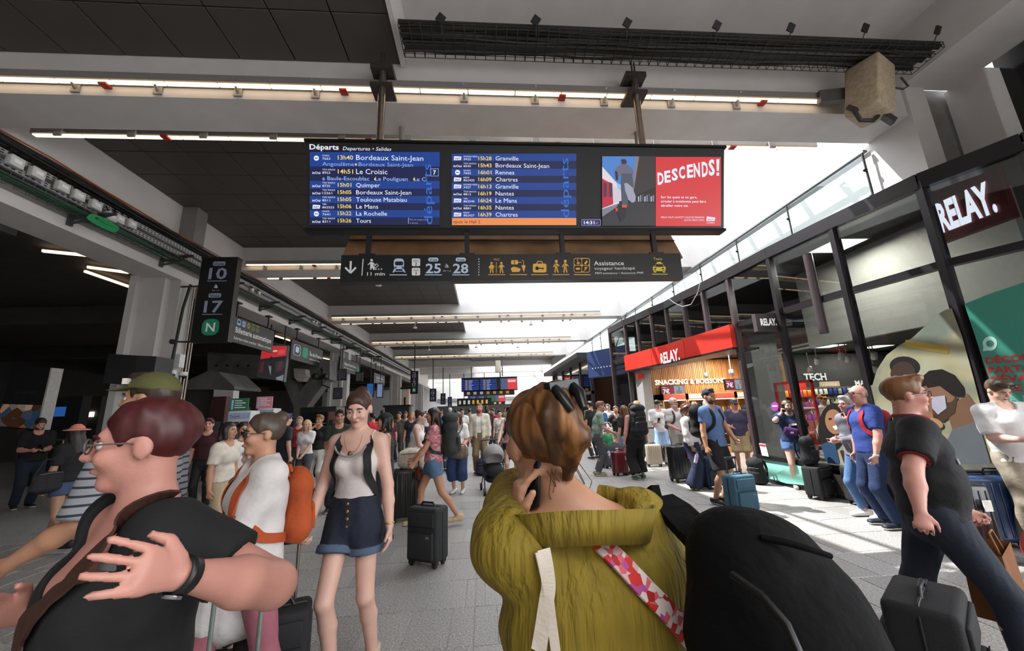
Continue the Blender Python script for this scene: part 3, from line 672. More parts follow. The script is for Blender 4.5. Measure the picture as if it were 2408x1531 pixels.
platform_sign(44.6, (1053, 1063, 1053, 1062, 934, 959), L2('22', '23'), 'small black sign for platforms 22 and 23 far down the hall', grp='platform signs along the left side')
# ---------------------------------------------------------------- signs hung along the left edge beam (they face the hall)
XS = -6.82
def side_sign(name, label, tl, br_x, yb, X=XS, rods=True):
    a = onX(*tl, X); y1 = onX(br_x, tl[1] + (br_x - tl[0]) * .3, X).y; zb = onX(tl[0], yb, X).z
    t = thing(name, label, 'sign', (X, (a.y + y1) / 2, zb)); L = (y1 - a.y); h = a.z - zb
    MB().bb((-.06, -L / 2, 0), (0, L / 2, h)).build('panel', [mat('#232427', 0.4, var=0.05)], t)
    if rods:
        for f in (-.35, .35): MB().bb((-.045, f * L - .02, h), (-.015, f * L + .02, 4.86 - zb)).bb((-.1, f * L - .1, 4.82 - zb), (.04, f * L + .1, 4.86 - zb)).build('hanger', [BLACKM], t)
    return t, L, h
def stext(t, L, h, name, items, m):
    mb = MB()
    for s, u, v, hh, wf, bold, sh in items: put_text(mb, s, (.004, (u - .5) * L, v * h), (0, 1, 0), (0, 0, 1), hh * h, wf * L, 'l', bold, sh)
    mb.build(name, [m], t)
def srect(mb, L, h, u0, v0, u1, v1, r=.25, x=.003):
    R = r * (v1 - v0) * h; y0, y1, z0, z1 = (u0 - .5) * L, (u1 - .5) * L, v0 * h, v1 * h; p = []
    for cy_, cz_, a_ in ((y1 - R, z0 + R, -PI / 2), (y1 - R, z1 - R, 0), (y0 + R, z1 - R, PI / 2), (y0 + R, z0 + R, PI)):
        p += [Vector((x, cy_ + R * math.cos(a_ + PI / 2 * i / 4), cz_ + R * math.sin(a_ + PI / 2 * i / 4))) for i in range(5)]
    return mb.prism(p, (.003, 0, 0))
t, L, h = side_sign('ticket_sign', 'dark hanging sign reading Billetterie automatique with yellow and blue badges', (540, 739), 646, 802)
stext(t, L, h, 'lettering', [('Billetterie automatique', .14, .40, .22, .80, .012, 0), ('Suburban ticket machine • Billetes cercanías', .12, .13, .11, .84, 0, .2)], PW)
bm_ = MB(); srect(bm_, L, h, .15, .70, .225, .94); srect(bm_, L, h, .25, .70, .325, .94); bm_.build('blue_badges', [mat('#86a6cf', 0.5, var=0, emit=.05)], t)
bm_ = MB(); srect(bm_, L, h, .35, .70, .425, .94, .49); srect(bm_, L, h, .45, .91, .525, .94, .1); srect(bm_, L, h, .45, .70, .525, .73, .1); srect(bm_, L, h, .55, .91, .625, .94, .1); srect(bm_, L, h, .55, .70, .625, .73, .1)
for s, u in (('TRAM', .45), ('BUS', .55)): put_text(bm_, s, (.005, (u - .5) * L, .76 * h), (0, 1, 0), (0, 0, 1), .1 * h, .075 * L)
bm_.build('olive_badges', [mat('#8d8a3a', 0.5, var=0, emit=.05)], t)
bm_ = MB(); srect(bm_, L, h, .0, .42, .09, .80, .1); srect(bm_, L, h, .0, .2, .09, .24, .1); bm_.build('amber_ticket_pictogram', [PYw], t)
bm_ = MB(); srect(bm_, L, h, .165, .80, .21, .89, .2, .006); put_text(bm_, 'RER', (.008, (.26 - .5) * L, .78 * h), (0, 1, 0), (0, 0, 1), .09 * h, .055 * L); put_text(bm_, 'M', (.008, (.365 - .5) * L, .76 * h), (0, 1, 0), (0, 0, 1), .12 * h, .045 * L); bm_.build('dark_print', [PK], t)
t, L, h = side_sign('suburban_sign', 'dark hanging sign with train pictogram and green N reading Île-de-France', (687, 797), 760, 845)
stext(t, L, h, 'lettering', [('Île-de-France', .54, .45, .22, .42, .01, 0), ('Suburban services • Cercanías', .54, .24, .10, .42, 0, .2)], PW)
bm_ = MB(); srect(bm_, L, h, .06, .25, .26, .80, .3); bm_.build('train_badge_frame', [PB], t); bm_ = MB(); srect(bm_, L, h, .075, .27, .245, .78, .3, .005); bm_.build('train_badge', [mat('#232427', .5, var=0)], t)
bm_ = MB(); srect(bm_, L, h, .11, .40, .21, .70, .3, .007); bm_.build('train_pictogram', [PB], t)
bm_ = MB(); srect(bm_, L, h, .31, .25, .49, .80, .3); bm_.build('green_badge', [mat('#1c8a68', 0.5, var=0, emit=0.08)], t); stext(t, L, h, 'badge_letter', [('N', .35, .36, .30, .10, .02, 0)], PW)
for tl, bx, yb, lab in (((800, 838), 846, 871, 'small hanging sign reading Départs Île-de-France by the second column'), ((880, 876), 905, 900, 'hanging sign with green badge past the second column')):
    t, L, h = side_sign('suburban_sign', lab, tl, bx, yb)
    stext(t, L, h, 'lettering', [('Départs Île-de-France', .2, .5, .22, .6, .01, 0), ('Suburban departures', .2, .25, .12, .5, 0, .2)], PW)
    bm_ = MB(); srect(bm_, L, h, .86, .3, .97, .7, .3); bm_.build('green_badge', [mat('#1c8a68', 0.5, var=0, emit=0.08)], t)
# ---------------------------------------------------------------- far boards
def far_board(D, x0, y0, x1, y1, label, green=False):
    a = onY(x0, y0, D); b = onY(x1, y1, D); w_ = b.x - a.x; h = a.z - b.z
    t = thing('departure_board', label, 'departure board', ((a.x + b.x) / 2, D, b.z), 0, 'departure boards farther down the hall')
    MB().bb((-w_ / 2, 0, 0), (w_ / 2, .4, h)).build('housing', [HOUSE], t)
    cols = [(.01, .31), (.33, .63)]; 
    if green: cols = [(.01, .24), (.25, .48)]
    for u0, u1 in cols:
        s_ = MB().bb((w_ * (u0 - .5), -.01, h * .06), (w_ * (u1 - .5), -.004, h * .88)).build('screen', [SB2], t)
        for i in range(5): MB().bb((w_ * (u0 - .5), -.02, h * (.10 + i * .16)), (w_ * (u1 - .5), -.012, h * (.18 + i * .16))).build('train_row', [SB1], s_)
        mb = MB(); mt = MB()
        for i in range(9):
            z = h * (.10 + i * .083); put_text(mb, ['Quimper', 'Le Mans', 'Rennes', 'Nantes', 'La Rochelle', 'Tours', 'Granville', 'Chartres', 'Le Croisic'][i], (w_ * (u0 - .5 + .12), -.03, z), (1, 0, 0), (0, 0, 1), h * .05)
            put_text(mt, '15h%02d' % (i * 6 + 1), (w_ * (u0 - .5 + .06), -.03, z), (1, 0, 0), (0, 0, 1), h * .05)
        mb.build('lettering', [SW], s_); mt.build('train_times', [SY], s_)
    if green: MB().bb((w_ * .02, -.01, h * .06), (w_ * .24, -.004, h * .88)).build('screen', [emis('#2c6a4a', .7)], t)
    MB().bb((w_ * .20, -.01, h * .06), (w_ * .315, -.004, h * .88)).build('screen', [emis('#55658c', .7)], t)
    s_ = MB().bb((w_ * .32, -.012, h * .06), (w_ * .49, -.004, h * .88)).build('screen', [SRED], t)
    put_text(MB(), 'DESCENDS !', (w_ * .33, -.03, h * .6), (1, 0, 0), (0, .0, 1), h * .16, w_ * .15, bold=.03).build('lettering', [SW], s_)
    for f in (-.32, .2): MB().cyl((w_ * f, .2, h), (w_ * f, .2, 5.995 - b.z), .07, n=10).build('pole', [GREYM], t)
    return t
far_board(37.9, 1085, 889, 1217, 917, 'far departure board with blue lists and a red panel, nearer of two')
far_board(51.2, 1100, 930, 1188, 945, 'farthest small departure board with blue, green and red screens', True)
def far_dir(D, x0, y0, x1, y1, label, up):
    a = onY(x0, y0, D); b = onY(x1, y1, D); w_ = b.x - a.x; h = a.z - b.z
    t = thing('direction_sign', label, 'sign', ((a.x + b.x) / 2, D, b.z), 0, 'direction signs farther down the hall')
    MB().bb((-w_ / 2, 0, 0), (w_ / 2, .15, h)).build('panel', [mat('#141516', 0.35, var=0.05)], t)
    mb = MB(); mw = MB()
    for i in range(7): MB().bb((w_ * (-.45 + i * .13), -.01, h * .25), (w_ * (-.45 + i * .13 + .06), -.004, h * .75)).build('pictogram', [PYw if i > 2 else PW], t)
    for f in (-.3, .3): MB().bb((w_ * f - .04, .04, h), (w_ * f + .04, .1, up - b.z)).build('hanger', [BLACKM], t)
far_dir(37.9, 1092, 919, 1210, 928, 'black direction sign hanging under the nearer far departure board', onY(1150, 917, 37.9).z)
far_dir(44.6, 1075, 938, 1156, 953, 'black direction sign with green arrow box beside the farthest board', 6.0)
far_dir(51.2, 1100, 946.5, 1188, 951, 'thin direction strip under the farthest departure board', onY(1150, 945, 51.2).z)
# ---------------------------------------------------------------- cable trays on the left edge beam
YA, YB = 3.4, 40.0
tr = thing('cable_tray', 'long cable tray with pale perforated rails and black and green cables, left edge beam', 'cable tray', (-6.85, 20, 5.3))
def cable_run(xs, y0, y1, m, r=.012, wob=.02, seed=0):
    rnd = random.Random(seed); o = Vector(tr.location)
    for x, z in xs:
        n = int((y1 - y0) / .8)
        pts = [Vector((x + rnd.uniform(-wob, wob), y0 + (y1 - y0) * i / n, z + rnd.uniform(-wob, wob))) - o for i in range(n + 1)]
        MB().tube(pts, r * rnd.uniform(.7, 1.3), 6).build('cable', [m], tr)
slotm = mat('#26262a', .7, var=0); trm = mat('#b3b3b6', .5, metal=.3, var=.1)
for z in (5.52, 5.36):
    MB().bb((-.02, YA - 20, z - 5.3 - .045), (0.0, YB - 20, z - 5.3 + .045)).bb((-.12, YA - 20, z - 5.3 - .05), (0, YB - 20, z - 5.3 - .04)).build('rail', [trm], tr)
    mb = MB()
    for i in range(230):
        y = YA - 20 + .05 + i * .085
        for dz in (-.02, .02): mb.bb((.0005, y, z - 5.3 + dz - .009), (.003, y + .045, z - 5.3 + dz + .009))
    tag(mb.build('slots', [slotm], tr), kind='stuff')
bk = MB().bar((-.12, 0, .0), (.3, 0, 0.0), .04, .04).bar((-.11, 0, -.10), (.28, 0, 0), .03, .03).bb((-.14, -.04, -.14), (-.10, .04, .06)).mesh('bracket', [mat('#4c4b4d', .5, metal=.4)])
for y in (4.6, 6.5, 8.4, 10.3, 12.2, 14.1, 16, 18, 20, 22.5, 25): link_mesh('bracket', bk, tr, (0, y - 20, -.22)); link_mesh('bracket', bk, tr, (0, y - 20 + .3, .02))
mb = MB()
for x in (-.07, .01, .09, .17): mb.tube([(x, YA - 20, -.2), (x, YB - 20, -.2)], .004, 4)
for x in (-.09, .19):
    for z in (-.16, -.11): mb.tube([(x, YA - 20, z), (x, YB - 20, z)], .004, 4)
for i in range(120): y = YA - 20 + i * .15; mb.tube([(-.09, y, -.1), (-.09, y, -.2), (.19, y, -.2), (.19, y, -.1)], .004, 4)
tag(mb.build('wire_basket', [mat('#6e6e72', .4, metal=.6)], tr), kind='stuff')
cable_run([(-6.9 + .035 * i, 5.13 + .012 * (i % 3)) for i in range(7)], YA, 30, mat('#1d5a3c', .5), .011, .012, 1)
cable_run([(-6.96 + .05 * (i % 5), 5.63 + .035 * (i // 5)) for i in range(15)], YA, 40, mat('#141414', .6), .022, .018, 2)
cable_run([(-6.96 + .05 * (i % 4), 5.22 + .03 * (i // 4)) for i in range(10)], YA, 38, mat('#1b1816', .6), .013, .025, 3)
cable_run([(-6.74, 5.74), (-6.77, 5.72), (-6.9, 5.25)], YA, 30, mat('#8a4526', .5), .011, .02, 4)
coil = thing('cable_coil', 'coil of bright green cable tied on the basket tray', 'cables', tuple(onX(240, 528, -6.58)))
for i in range(5): MB().tube([(.0 + .01 * i, .26 * math.cos(a_ / 8 * PI) , .05 * math.sin(a_ / 8 * PI) + .012 * i) for a_ in range(17)], .01, 6).build('cable', [mat('#1f9a58', .5)], coil)
jb = [(35, 381), (86, 408), (146, 440), (183, 460), (224, 483), (260, 510), (279, 515), (308, 527), (593, 682), (609, 689), (737, 757), (744, 760), (757, 765), (787, 784), (794, 788)]
for i, (x, y) in enumerate(jb):
    p = onX(x, y, -6.78); s_ = .5 if x > 500 else .8
    t = thing('junction_box', ('white plastic junction box fixed under the perforated tray, before the first column' if x < 400 else 'small white junction box on the tray past the tall platform sign'), 'junction box', tuple(p), 0, 'junction boxes on the near tray' if x < 400 else 'junction boxes on the far tray')
    rbox(MB(), (0, 0, 0), (.12 * s_, .22 * s_, .2 * s_), .015).build('box', [mat('#c9c9c8', .5, var=.05)], t)
    MB().bb((.06 * s_, -.06 * s_, -.03 * s_), (.062 * s_, .06 * s_, .04 * s_)).build('label_sticker', [mat('#efeff2', .5, var=0)], t)
    for dy in (-.07, .07): MB().tube([(0, dy * s_, .1 * s_), (-.02, dy * s_ * 1.4, .18 * s_), (-.06, dy * s_, .24 * s_)], .012, 6).build('cable', [BLACKM], t)
# ---------------------------------------------------------------- wire basket with cables, top right, and its small lamps
y0w = 4.25
wb_ = thing('wire_basket_tray', 'dark wire mesh basket full of cables under the pale soffit, above the strip light', 'cable tray', (2.85, y0w, 6.47))
mb = MB(); HX = 3.85
for i in range(56):
    x = -HX + i * (2 * HX / 55) ; mb.tube([(x, -.22, .09), (x, -.22, 0), (x, .22, -.02), (x, .22, .09)], .006, 4)
for (y, z) in ((-.22, .09), (-.22, .05), (-.22, 0), (-.11, 0), (0, -.005), (.11, -.01), (.22, -.02), (.22, .05), (.22, .09)): mb.tube([(-HX, y, z), (HX, y, z)], .006, 4)
tag(mb.build('wire_mesh', [mat('#2c2926', .6)], wb_), kind='stuff')
rnd = random.Random(5)
for i in range(14):
    y = -.18 + .36 * rnd.random(); z = .03 + .05 * rnd.random()
    MB().tube([(-HX + 2 * HX * j / 9, y + rnd.uniform(-.03, .03), z + rnd.uniform(-.02, .02)) for j in range(10)], rnd.uniform(.012, .024), 6).build('cable', [mat(['#1d1b19', '#33302c', '#4a4540'][i % 3], .7)], wb_)
MB().bb((-HX, -.2, .10), (HX, .2, .12)).build('tray_plate', [mat('#4d4a47', .6)], wb_)
for i, (x, y) in enumerate([(1036, 43), (1260, 48), (1475, 54), (1686, 60), (1860, 65), (2035, 66), (2205, 71)]):
    p = onY(x, y, 3.95)
    t = thing('spotlight', 'small square black lamp head on a stalk beside the wire basket', 'lamp', tuple(p), 0, 'square lamp heads along the wire basket')
    MB().box((0, 0, 0), (.10, .02, .10), M=Euler((.5, .7 - i * .12, .2)).to_matrix()).build('head', [BLACKM], t)
    MB().cyl((0, 0, -.02), (0.01, .1, -.14), .007, n=6).build('stalk', [BLACKM], t)
# stone-coloured loudspeaker on the beam, top right
p = onY(2045, 215, 4.35)
t = thing('loudspeaker', 'beige stone-textured loudspeaker box hung from the first beam near the right end', 'loudspeaker', tuple(p))
Ms = Euler((0.12, 0.15, 0.35)).to_matrix()
mb = MB(); rbox(mb, (0, 0, 0), (.46, .42, .82), .04, M=Ms); mb.build('cabinet', [mat('#b3a28a', .85, var=.18, scale=18, bump=.3, bscale=60)], t)
MB().bar((-.1, .2, .12), (-.5, .3, .15), .1, .2).build('wall_bracket', [mat('#5a5654', .6)], t)
MB().tube([(-.35, .0, -.3), (-.3, -.02, -.52), (-.1, -.02, -.52), (.02, 0, -.42)], .03, 8).bar((.1, 0, -.4), (.18, -.05, -.56), .12, .06).bar((-.42, 0, -.28), (-.28, 0, -.34), .05, .05).build('lower_bracket', [mat('#3c3a39', .5, metal=.4)], t)
MB().tube([(.2, .1, .38), (.45, .1, .2), (.7, .1, .16), (.8, .1, .22), (.72, .1, .38)], .014, 8).build('cable', [mat('#4a4644', .6)], t)
# sensors and little lamps hanging below the beams
for i, (x, y, D) in enumerate([(890, 672, 12.0), (1303, 662, 12.0), (976, 772, 18.5), (1249, 765, 18.5), (1009, 824, 25.1), (1218, 818, 25.1), (1120, 818, 25.1)]):
    p = onY(x, y, D); t = thing('smoke_detector', 'small white sensor on a thin rod below a beam', 'sensor', tuple(p), 0, 'sensors hanging below the beams')
    MB().cyl((0, 0, 0), (0, 0, ZB - p.z), .015, n=6).build('rod', [mat('#d8d8d8', .5)], t)
    MB().lathe([(.0, .0), (.09, .0), (.1, .04), (.05, .08), (0, .08)], n=12).build('cap', [mat('#e6e6e4', .5)], t)
p = onY(1171, 862, 31.5)
t = thing('loudspeaker', 'beige box speaker on a thin pole between the beams and the far board', 'loudspeaker', tuple(p))
rbox(MB(), (0, 0, 0), (.45, .3, 1.0), .06).build('cabinet', [mat('#a9a292', .6)], t); MB().cyl((.35, 0, -.8), (.35, 0, 6.0 - p.z), .05, n=8).bar((0, 0, .4), (.35, 0, .4), .05, .05).bar((0, 0, -.4), (.35, 0, -.4), .05, .05).build('pole', [mat('#55524f', .5)], t)
# ================================================================== THE SHOP ON THE RIGHT
PL = [(9.4, 2.0), (7.9, 2.35), (7.1, 2.9), (6.5, 3.55), (6.13, 4.36), (5.94, 5.56), (5.78, 6.83), (5.72, 8.07), (5.65, 9.01), (5.54, 9.79), (5.49, 10.71), (5.33, 11.4), (5.22, 12.24), (5.07, 13.0), (4.97, 14.4), (5.25, 14.95), (5.9, 15.2), (7.5, 15.2)]
ZT, ZM = 4.5, 3.3
FR = mat('#262226', 0.35, metal=0.3, var=0.08); FR2 = mat('#4c4145', 0.35, metal=0.3, var=0.06); RED = mat('#cf2a1d', 0.45, var=0.04)
SG = glass_mat('#dfe5e6', 1.1)
front = setting('wall_shop_front', (5.8, 8, 0))
F0 = Vector(front.location)
def fb(mb, name, m, parent=front): return wbuild(mb, name, m, parent)
for i, (a, b) in enumerate(zip(PL, PL[1:])):
    A = Vector((*a, 0)); B = Vector((*b, 0)); d = (B - A).normalized(); n = Vector((-d.y, d.x, 0))
    if n.x > 0: n = -n
    for nm, z0, z1, th, out in (('fascia', ZT - .1, ZT + .12, .3, .06), ('transom', ZM - .05, ZM + .05, .12, 0)):
        m = MB().prism([A + n * out, B + n * out, B + n * (out - th), A + n * (out - th)], (0, 0, z1 - z0)); m.v = [(x, y, z + z0) for x, y, z in m.v]; fb(m, nm, [FR])
    fb(MB().prism([A + n * .005 + Vector((0, 0, ZM + .05)), B + n * .005 + Vector((0, 0, ZM + .05)), B + n * .005 + Vector((0, 0, ZT - .1)), A + n * .005 + Vector((0, 0, ZT - .1))], -n * .012), 'pane', [SG])
    full = not (6 < i < 13)
    if full:
        for z0, z1 in ((0, .1), (.44, .52)):
            m = MB().prism([A + n * .04, B + n * .04, B - n * .06, A - n * .06], (0, 0, z1 - z0)); m.v = [(x, y, z + z0) for x, y, z in m.v]; fb(m, 'sill' if z0 else 'plinth', [FR])
        fb(MB().prism([A + n * .005 + Vector((0, 0, .52)), B + n * .005 + Vector((0, 0, .52)), B + n * .005 + Vector((0, 0, ZM - .05)), A + n * .005 + Vector((0, 0, ZM - .05))], -n * .012), 'pane', [SG])
        fb(MB().prism([A + n * .005 + Vector((0, 0, .1)), B + n * .005 + Vector((0, 0, .1)), B + n * .005 + Vector((0, 0, .44)), A + n * .005 + Vector((0, 0, .44))], -n * .012), 'lower_pane', [mat('#1d2224', .15, var=0) if i not in (6,) else mat('#8fd0bf', .3, var=0)])
for i, (x, y) in enumerate(PL[1:-1]):
    z0 = 0 if not (7 < i + 1 < 13) else ZM
    fb(MB().bb((x - .05, y - .045, z0), (x + .07, y + .045, ZT)), 'mullion', [FR if i < 6 else FR2])
fb(MB().cyl((5.86, 6.05, 2.7), (5.86, 6.05, 4.15), .07, n=14), 'down_pipe', [FR2])
# roof slab of the shop
fb(MB().prism([Vector((x + .1, y, ZT + .1)) for x, y in PL] + [Vector((14.5, 15.2, ZT + .1)), Vector((14.5, 2.0, ZT + .1))], (0, 0, .05)), 'roof', [mat('#4a4848', .8)])
# red fascia panels over the door
out = .16
for i in range(7, 13):
    A = Vector((*PL[i], 2.8)); B = Vector((*PL[i + 1], 2.8)); d = (B - A).normalized(); n = Vector((-d.y, d.x, 0)); n = -n if n.x > 0 else n
    fb(MB().prism([A + n * out + d * .004, B + n * out - d * .004, B - n * .05, A - n * .05], (0, 0, .52)), 'red_panel', [RED])
    fb(MB().prism([A + n * (out + .02), B + n * (out + .02), B - n * .5, A - n * .5], (0, 0, -.05)), 'soffit', [FR])
def onSeg(px, py, i, off=0.0):
    A = Vector((*PL[i], 0)); B = Vector((*PL[i + 1], 0)); d = (B - A).normalized(); n = Vector((-d.y, d.x, 0)); n = -n if n.x > 0 else n
    r = _ray(px, py); o = A + n * off; t = (o.x * n.x + o.y * n.y) / (r[0] * n.x + r[1] * n.y); return Vector((t * r[0], t * r[1], CAMH + t * r[2]))
p0 = onSeg(1599, 845, 9, out + .05); p1 = onSeg(1553, 852, 9, out + .05); p0.z = p1.z = min(p0.z, p1.z); ux = (p0 - p1).normalized()
fb(put_text(MB(), 'RELAY.', p1, ux, (0, 0, 1), .30, (p0 - p1).length, bold=.04), 'shop_name', [mat('#f4f2f0', .5, var=0, emit=.25)])
# blade sign
a = onY(1775, 738, 6.9); b = onY(1840, 777, 6.9)
t = thing('blade_sign', 'small dark purple blade sign reading RELAY sticking out from the shop front', 'sign', ((a.x + b.x) / 2, 6.9, b.z))
MB().bb((-(b.x - a.x) / 2, 0, 0), ((b.x - a.x) / 2 + .04, .1, a.z - b.z)).build('panel', [mat('#453a41', .5)], t)
put_text(MB(), 'RELAY.', (-.17, -.004, .11), (1, 0, 0), (0, 0, 1), .13, .33, bold=.04).build('lettering', [mat('#f2f0ef', .5, var=0, emit=.3)], t)
# ---------------------------------------------------------------- interior shell
shop = setting('wall_shop')
WOOD = ramp_mat([(0.25, '#8a5a30'), (0.6, '#b98350'), (0.9, '#c99762')], 3, .5, 'noise', (6, 6, .6), 3)
DK = mat('#2b2928', .6, var=.08); GRYW = mat('#8a8886', .7, var=.05)
WB = 13.25
wbuild(MB().bb((5.6, WB + .1, 0), (14.4, WB + .3, 4.5)), 'rear_wall', [DK], shop)
wbuild(MB().bb((14.3, 2.2, 0), (14.5, WB + .2, 4.5)), 'side_wall', [DK], shop)
wbuild(MB().bb((8.0, 2.0, 0), (14.5, 2.2, 4.5)), 'near_wall', [DK], shop)
for i in range(58):
    x = 5.75 + i * .066
    wbuild(MB().bb((x, WB - .0, 1.95), (x + .05, WB + .08, 3.15)), 'wood_slat', [WOOD], shop)
wbuild(MB().bb((6.0, 8.2, 3.18), (14.3, WB, 3.24)), 'shop_ceiling', [mat('#34322f', .7)], shop)
wbuild(MB().bb((7.5, 4.4, 2.75), (7.62, 8.2, 4.5)), 'bulkhead', [mat('#b7b4b0', .7, var=.04)], shop)
wbuild(MB().bb((7.62, 8.1, 3.2), (14.3, 8.2, 4.5)), 'bulkhead', [GRYW], shop)
wbuild(MB().bb((6.38, 8.62, 0), (7.05, 9.1, 3.2)), 'pillar', [mat('#9a9896', .8, var=.06)], shop)
wbuild(MB().bb((5.2, 12.3, 0), (5.5, 12.9, 2.8)), 'pillar', [mat('#8f8d8b', .8, var=.06)], shop)
# lit wall words
def wall_word(s, x0, x1, y, h, Y, name, label, m, bold=.03):
    o = onY(x0, y, Y); w_ = onY(x1, y, Y).x - o.x; sc = (onY(x0, y - 10, Y).z - o.z) / 10
    t = thing(name, label, 'sign', (o.x + w_ / 2, Y, o.z)); put_text(MB(), s, (-w_ / 2, 0, 0), (1, 0, 0), (0, 0, 1), h * sc, w_, bold=bold).build('lettering', [m], t)
    MB().bb((-w_ / 2, .01, h * sc * .45), (w_ / 2, .03, h * sc * .55)).build('mounting_rail', [DK], t); return t
LIT = emis('#fff6ea', 1.6)
wall_word('SNACKING & BOISSONS', 1541, 1708, 905, 11, WB - .05, 'wall_lettering', 'white lit letters SNACKING & BOISSONS on the wood slat wall', LIT)
YT = 12.2
wbuild(MB().bb((9.4, YT, 0), (14.2, YT + .1, 3.1)), 'tech_wall', [mat('#282524', .6)], shop)
wall_word('TECH', 1892, 1945, 895, 16, YT - .03, 'wall_lettering', 'white lit letters TECH on the dark wall', LIT)
wall_word('MAGAZINES', 2012, 2100, 907, 12, YT - .03, 'wall_lettering', 'white lit letters MAGAZINES on the dark wall beside the tech section', LIT)
wall_word('CONNECTIQUE', 1829, 1873, 908, 6, YT - .03, 'wall_lettering', 'small lettering CONNECTIQUE over the accessory shelf', mat('#d8d2ca', .5, var=0, emit=.4), .01)
a = onY(1926, 898, YT - .02); b = onY(1976, 909, YT - .02)
t = thing('hygiene_panel', 'beige panel reading HYGIÈNE beside the TECH letters', 'sign', ((a.x + b.x) / 2, YT - .02, b.z))
MB().bb((-(b.x - a.x) / 2, 0, 0), ((b.x - a.x) / 2, .02, a.z - b.z)).build('panel', [mat('#b59a7c', .6)], t); put_text(MB(), '+ HYGIÈNE', (-.25, -.004, .04), (1, 0, 0), (0, 0, 1), .09, .5).build('lettering', [PW], t)
# menu screens
def menu(x0, y0, x1, y1, Y, lab):
    a = onY(x0, y0, Y); b = onY(x1, y1, Y); w_ = b.x - a.x; h = a.z - b.z
    t = thing('menu_screen', lab, 'screen', ((a.x + b.x) / 2, Y, b.z), 0, 'menu screens in the shop')
    MB().bb((-w_ / 2, 0, 0), (w_ / 2, .06, h)).build('case', [BLACKM], t)
    s_ = MB().bb((-w_ / 2 + .02, -.006, .02), (0.05, -.002, h - .02)).build('screen', [emis('#8e1f3a', .8)], t)
    put_text(MB(), '7€', (-w_ * .42, -.01, h * .25), (1, 0, 0), (0, 0, 1), h * .4, bold=.03).build('price', [SW], s_); put_text(MB(), 'Menu', (-w_ * .42, -.01, h * .75), (1, 0, 0), (0, 0, 1), h * .12).build('title', [SW], s_)
    p_ = MB().bb((.05, -.006, .02), (w_ / 2 - .02, -.002, h - .02)).build('picture', [emis('#9fb4d0', .7)], t)
    MB().bb((.12, -.012, .04), (w_ / 2 - .1, -.008, h * .5)).bb((.2, -.012, h * .5), (.27, -.008, h * .85)).build('picture_buildings', [emis('#a08676', .7)], p_)
menu(1553, 907, 1611, 930, WB - .12, 'dark red menu screen with a price on the wood slat wall')
menu(1703, 892, 1746, 916, 11.2, 'second menu screen hanging nearer the shop entrance')
wbuild(MB().bb((8.0, 11.3, 0.0), (9.35, 11.4, 3.2)), 'wood_partition', [WOOD], shop)
# fridges with drinks along the rear wall
bott = {}
def product(kind, col):
    if (kind, col) not in bott:
        if kind == 'bottle': m = MB().lathe([(0, 0), (.032, 0), (.034, .13), (.014, .17), (.014, .2), (0, .2)], n=8)
        elif kind == 'can': m = MB().lathe([(0, 0), (.03, .005), (.032, .11), (.027, .12), (0, .12)], n=8)
        else: m = MB(); rbox(m, (0, 0, .09), (.11, .05, .18), .012, 1)
        bott[(kind, col)] = m.mesh(kind, [mat(col, .35, var=.12, emit=.06)])
    return bott[(kind, col)]
cols = ['#c96a20', '#d8b53a', '#7a2b22', '#2f5a2a', '#3a4a7a', '#b9b4aa', '#8c3f5a', '#d2d6d8']
rnd = random.Random(11)
LEDIN = emis('#fff2e0', 2.2)
for f in range(4):
    x0 = 5.95 + f * .86
    t = thing('drinks_fridge', ['open drinks fridge with lit shelves, at the left end of the rear wall', 'drinks fridge under the menu screen', 'drinks fridge right of the menu screen', 'drinks fridge at the corner of the wood wall'][f], 'fridge', (x0 + .42, WB - .35, 0), 0, 'drinks fridges')
    MB().bb((-.42, -.3, 0), (-.38, .3, 1.95)).bb((.38, -.3, 0), (.42, .3, 1.95)).bb((-.42, .26, 0), (.42, .3, 1.95)).bb((-.42, -.3, 1.75), (.42, .3, 1.95)).bb((-.42, -.3, 0), (.42, .3, .2)).build('cabinet', [mat('#b08656', .5, var=.1)], t)
    MB().bb((-.38, -.26, 1.72), (.38, -.2, 1.75)).build('lamp', [LEDIN], t)
    for z in (.25, .6, .95, 1.3): MB().bb((-.38, -.26, z - .02), (.38, .26, z)).build('shelf', [GREYM], t)
    MB().bb((-.36, -.315, 1.78), (.36, -.302, 1.92)).build('header_label', [mat('#d8d2c6' if f % 2 else '#c64a40', .5, emit=.15)], t)
    for z in (.95, 1.3):
        for k in range(8):
            c = rnd.choice(cols); o = link_mesh('bottle', product('bottle' if z == 1.3 or f > 1 else 'can', c), None, (x0 + .42 - .32 + k * .09, WB - .45, z)); tag(o, 'drink standing on a shelf of the drinks fridges', 'drink', 'drinks in the fridges')
# snack rack (red) at the right of the door
t = thing('snack_rack', 'red snack rack full of crisp packets beside the entrance', 'shelf', (9.0, 11.05, 0))
MB().bb((-.75, 0, 0), (.75, .06, 2.15)).build('back_panel', [mat('#a3281f', .5)], t)
for z in (.3, .65, 1.0, 1.35, 1.7): MB().bb((-.75, -.35, z - .02), (.75, 0, z)).build('shelf', [mat('#c23a2c', .5)], t)
for z in (1.0, 1.35, 1.7):
    for k in range(10): tag(link_mesh('crisp_packet', product('packet', rnd.choice(['#d0507a', '#c9742f', '#e0b040', '#8a3aa0', '#c9332c'])), None, (9.0 - .66 + k * .145, 10.88, z)), 'bright crisp packet on the red snack rack', 'packet', 'packets on the snack rack')
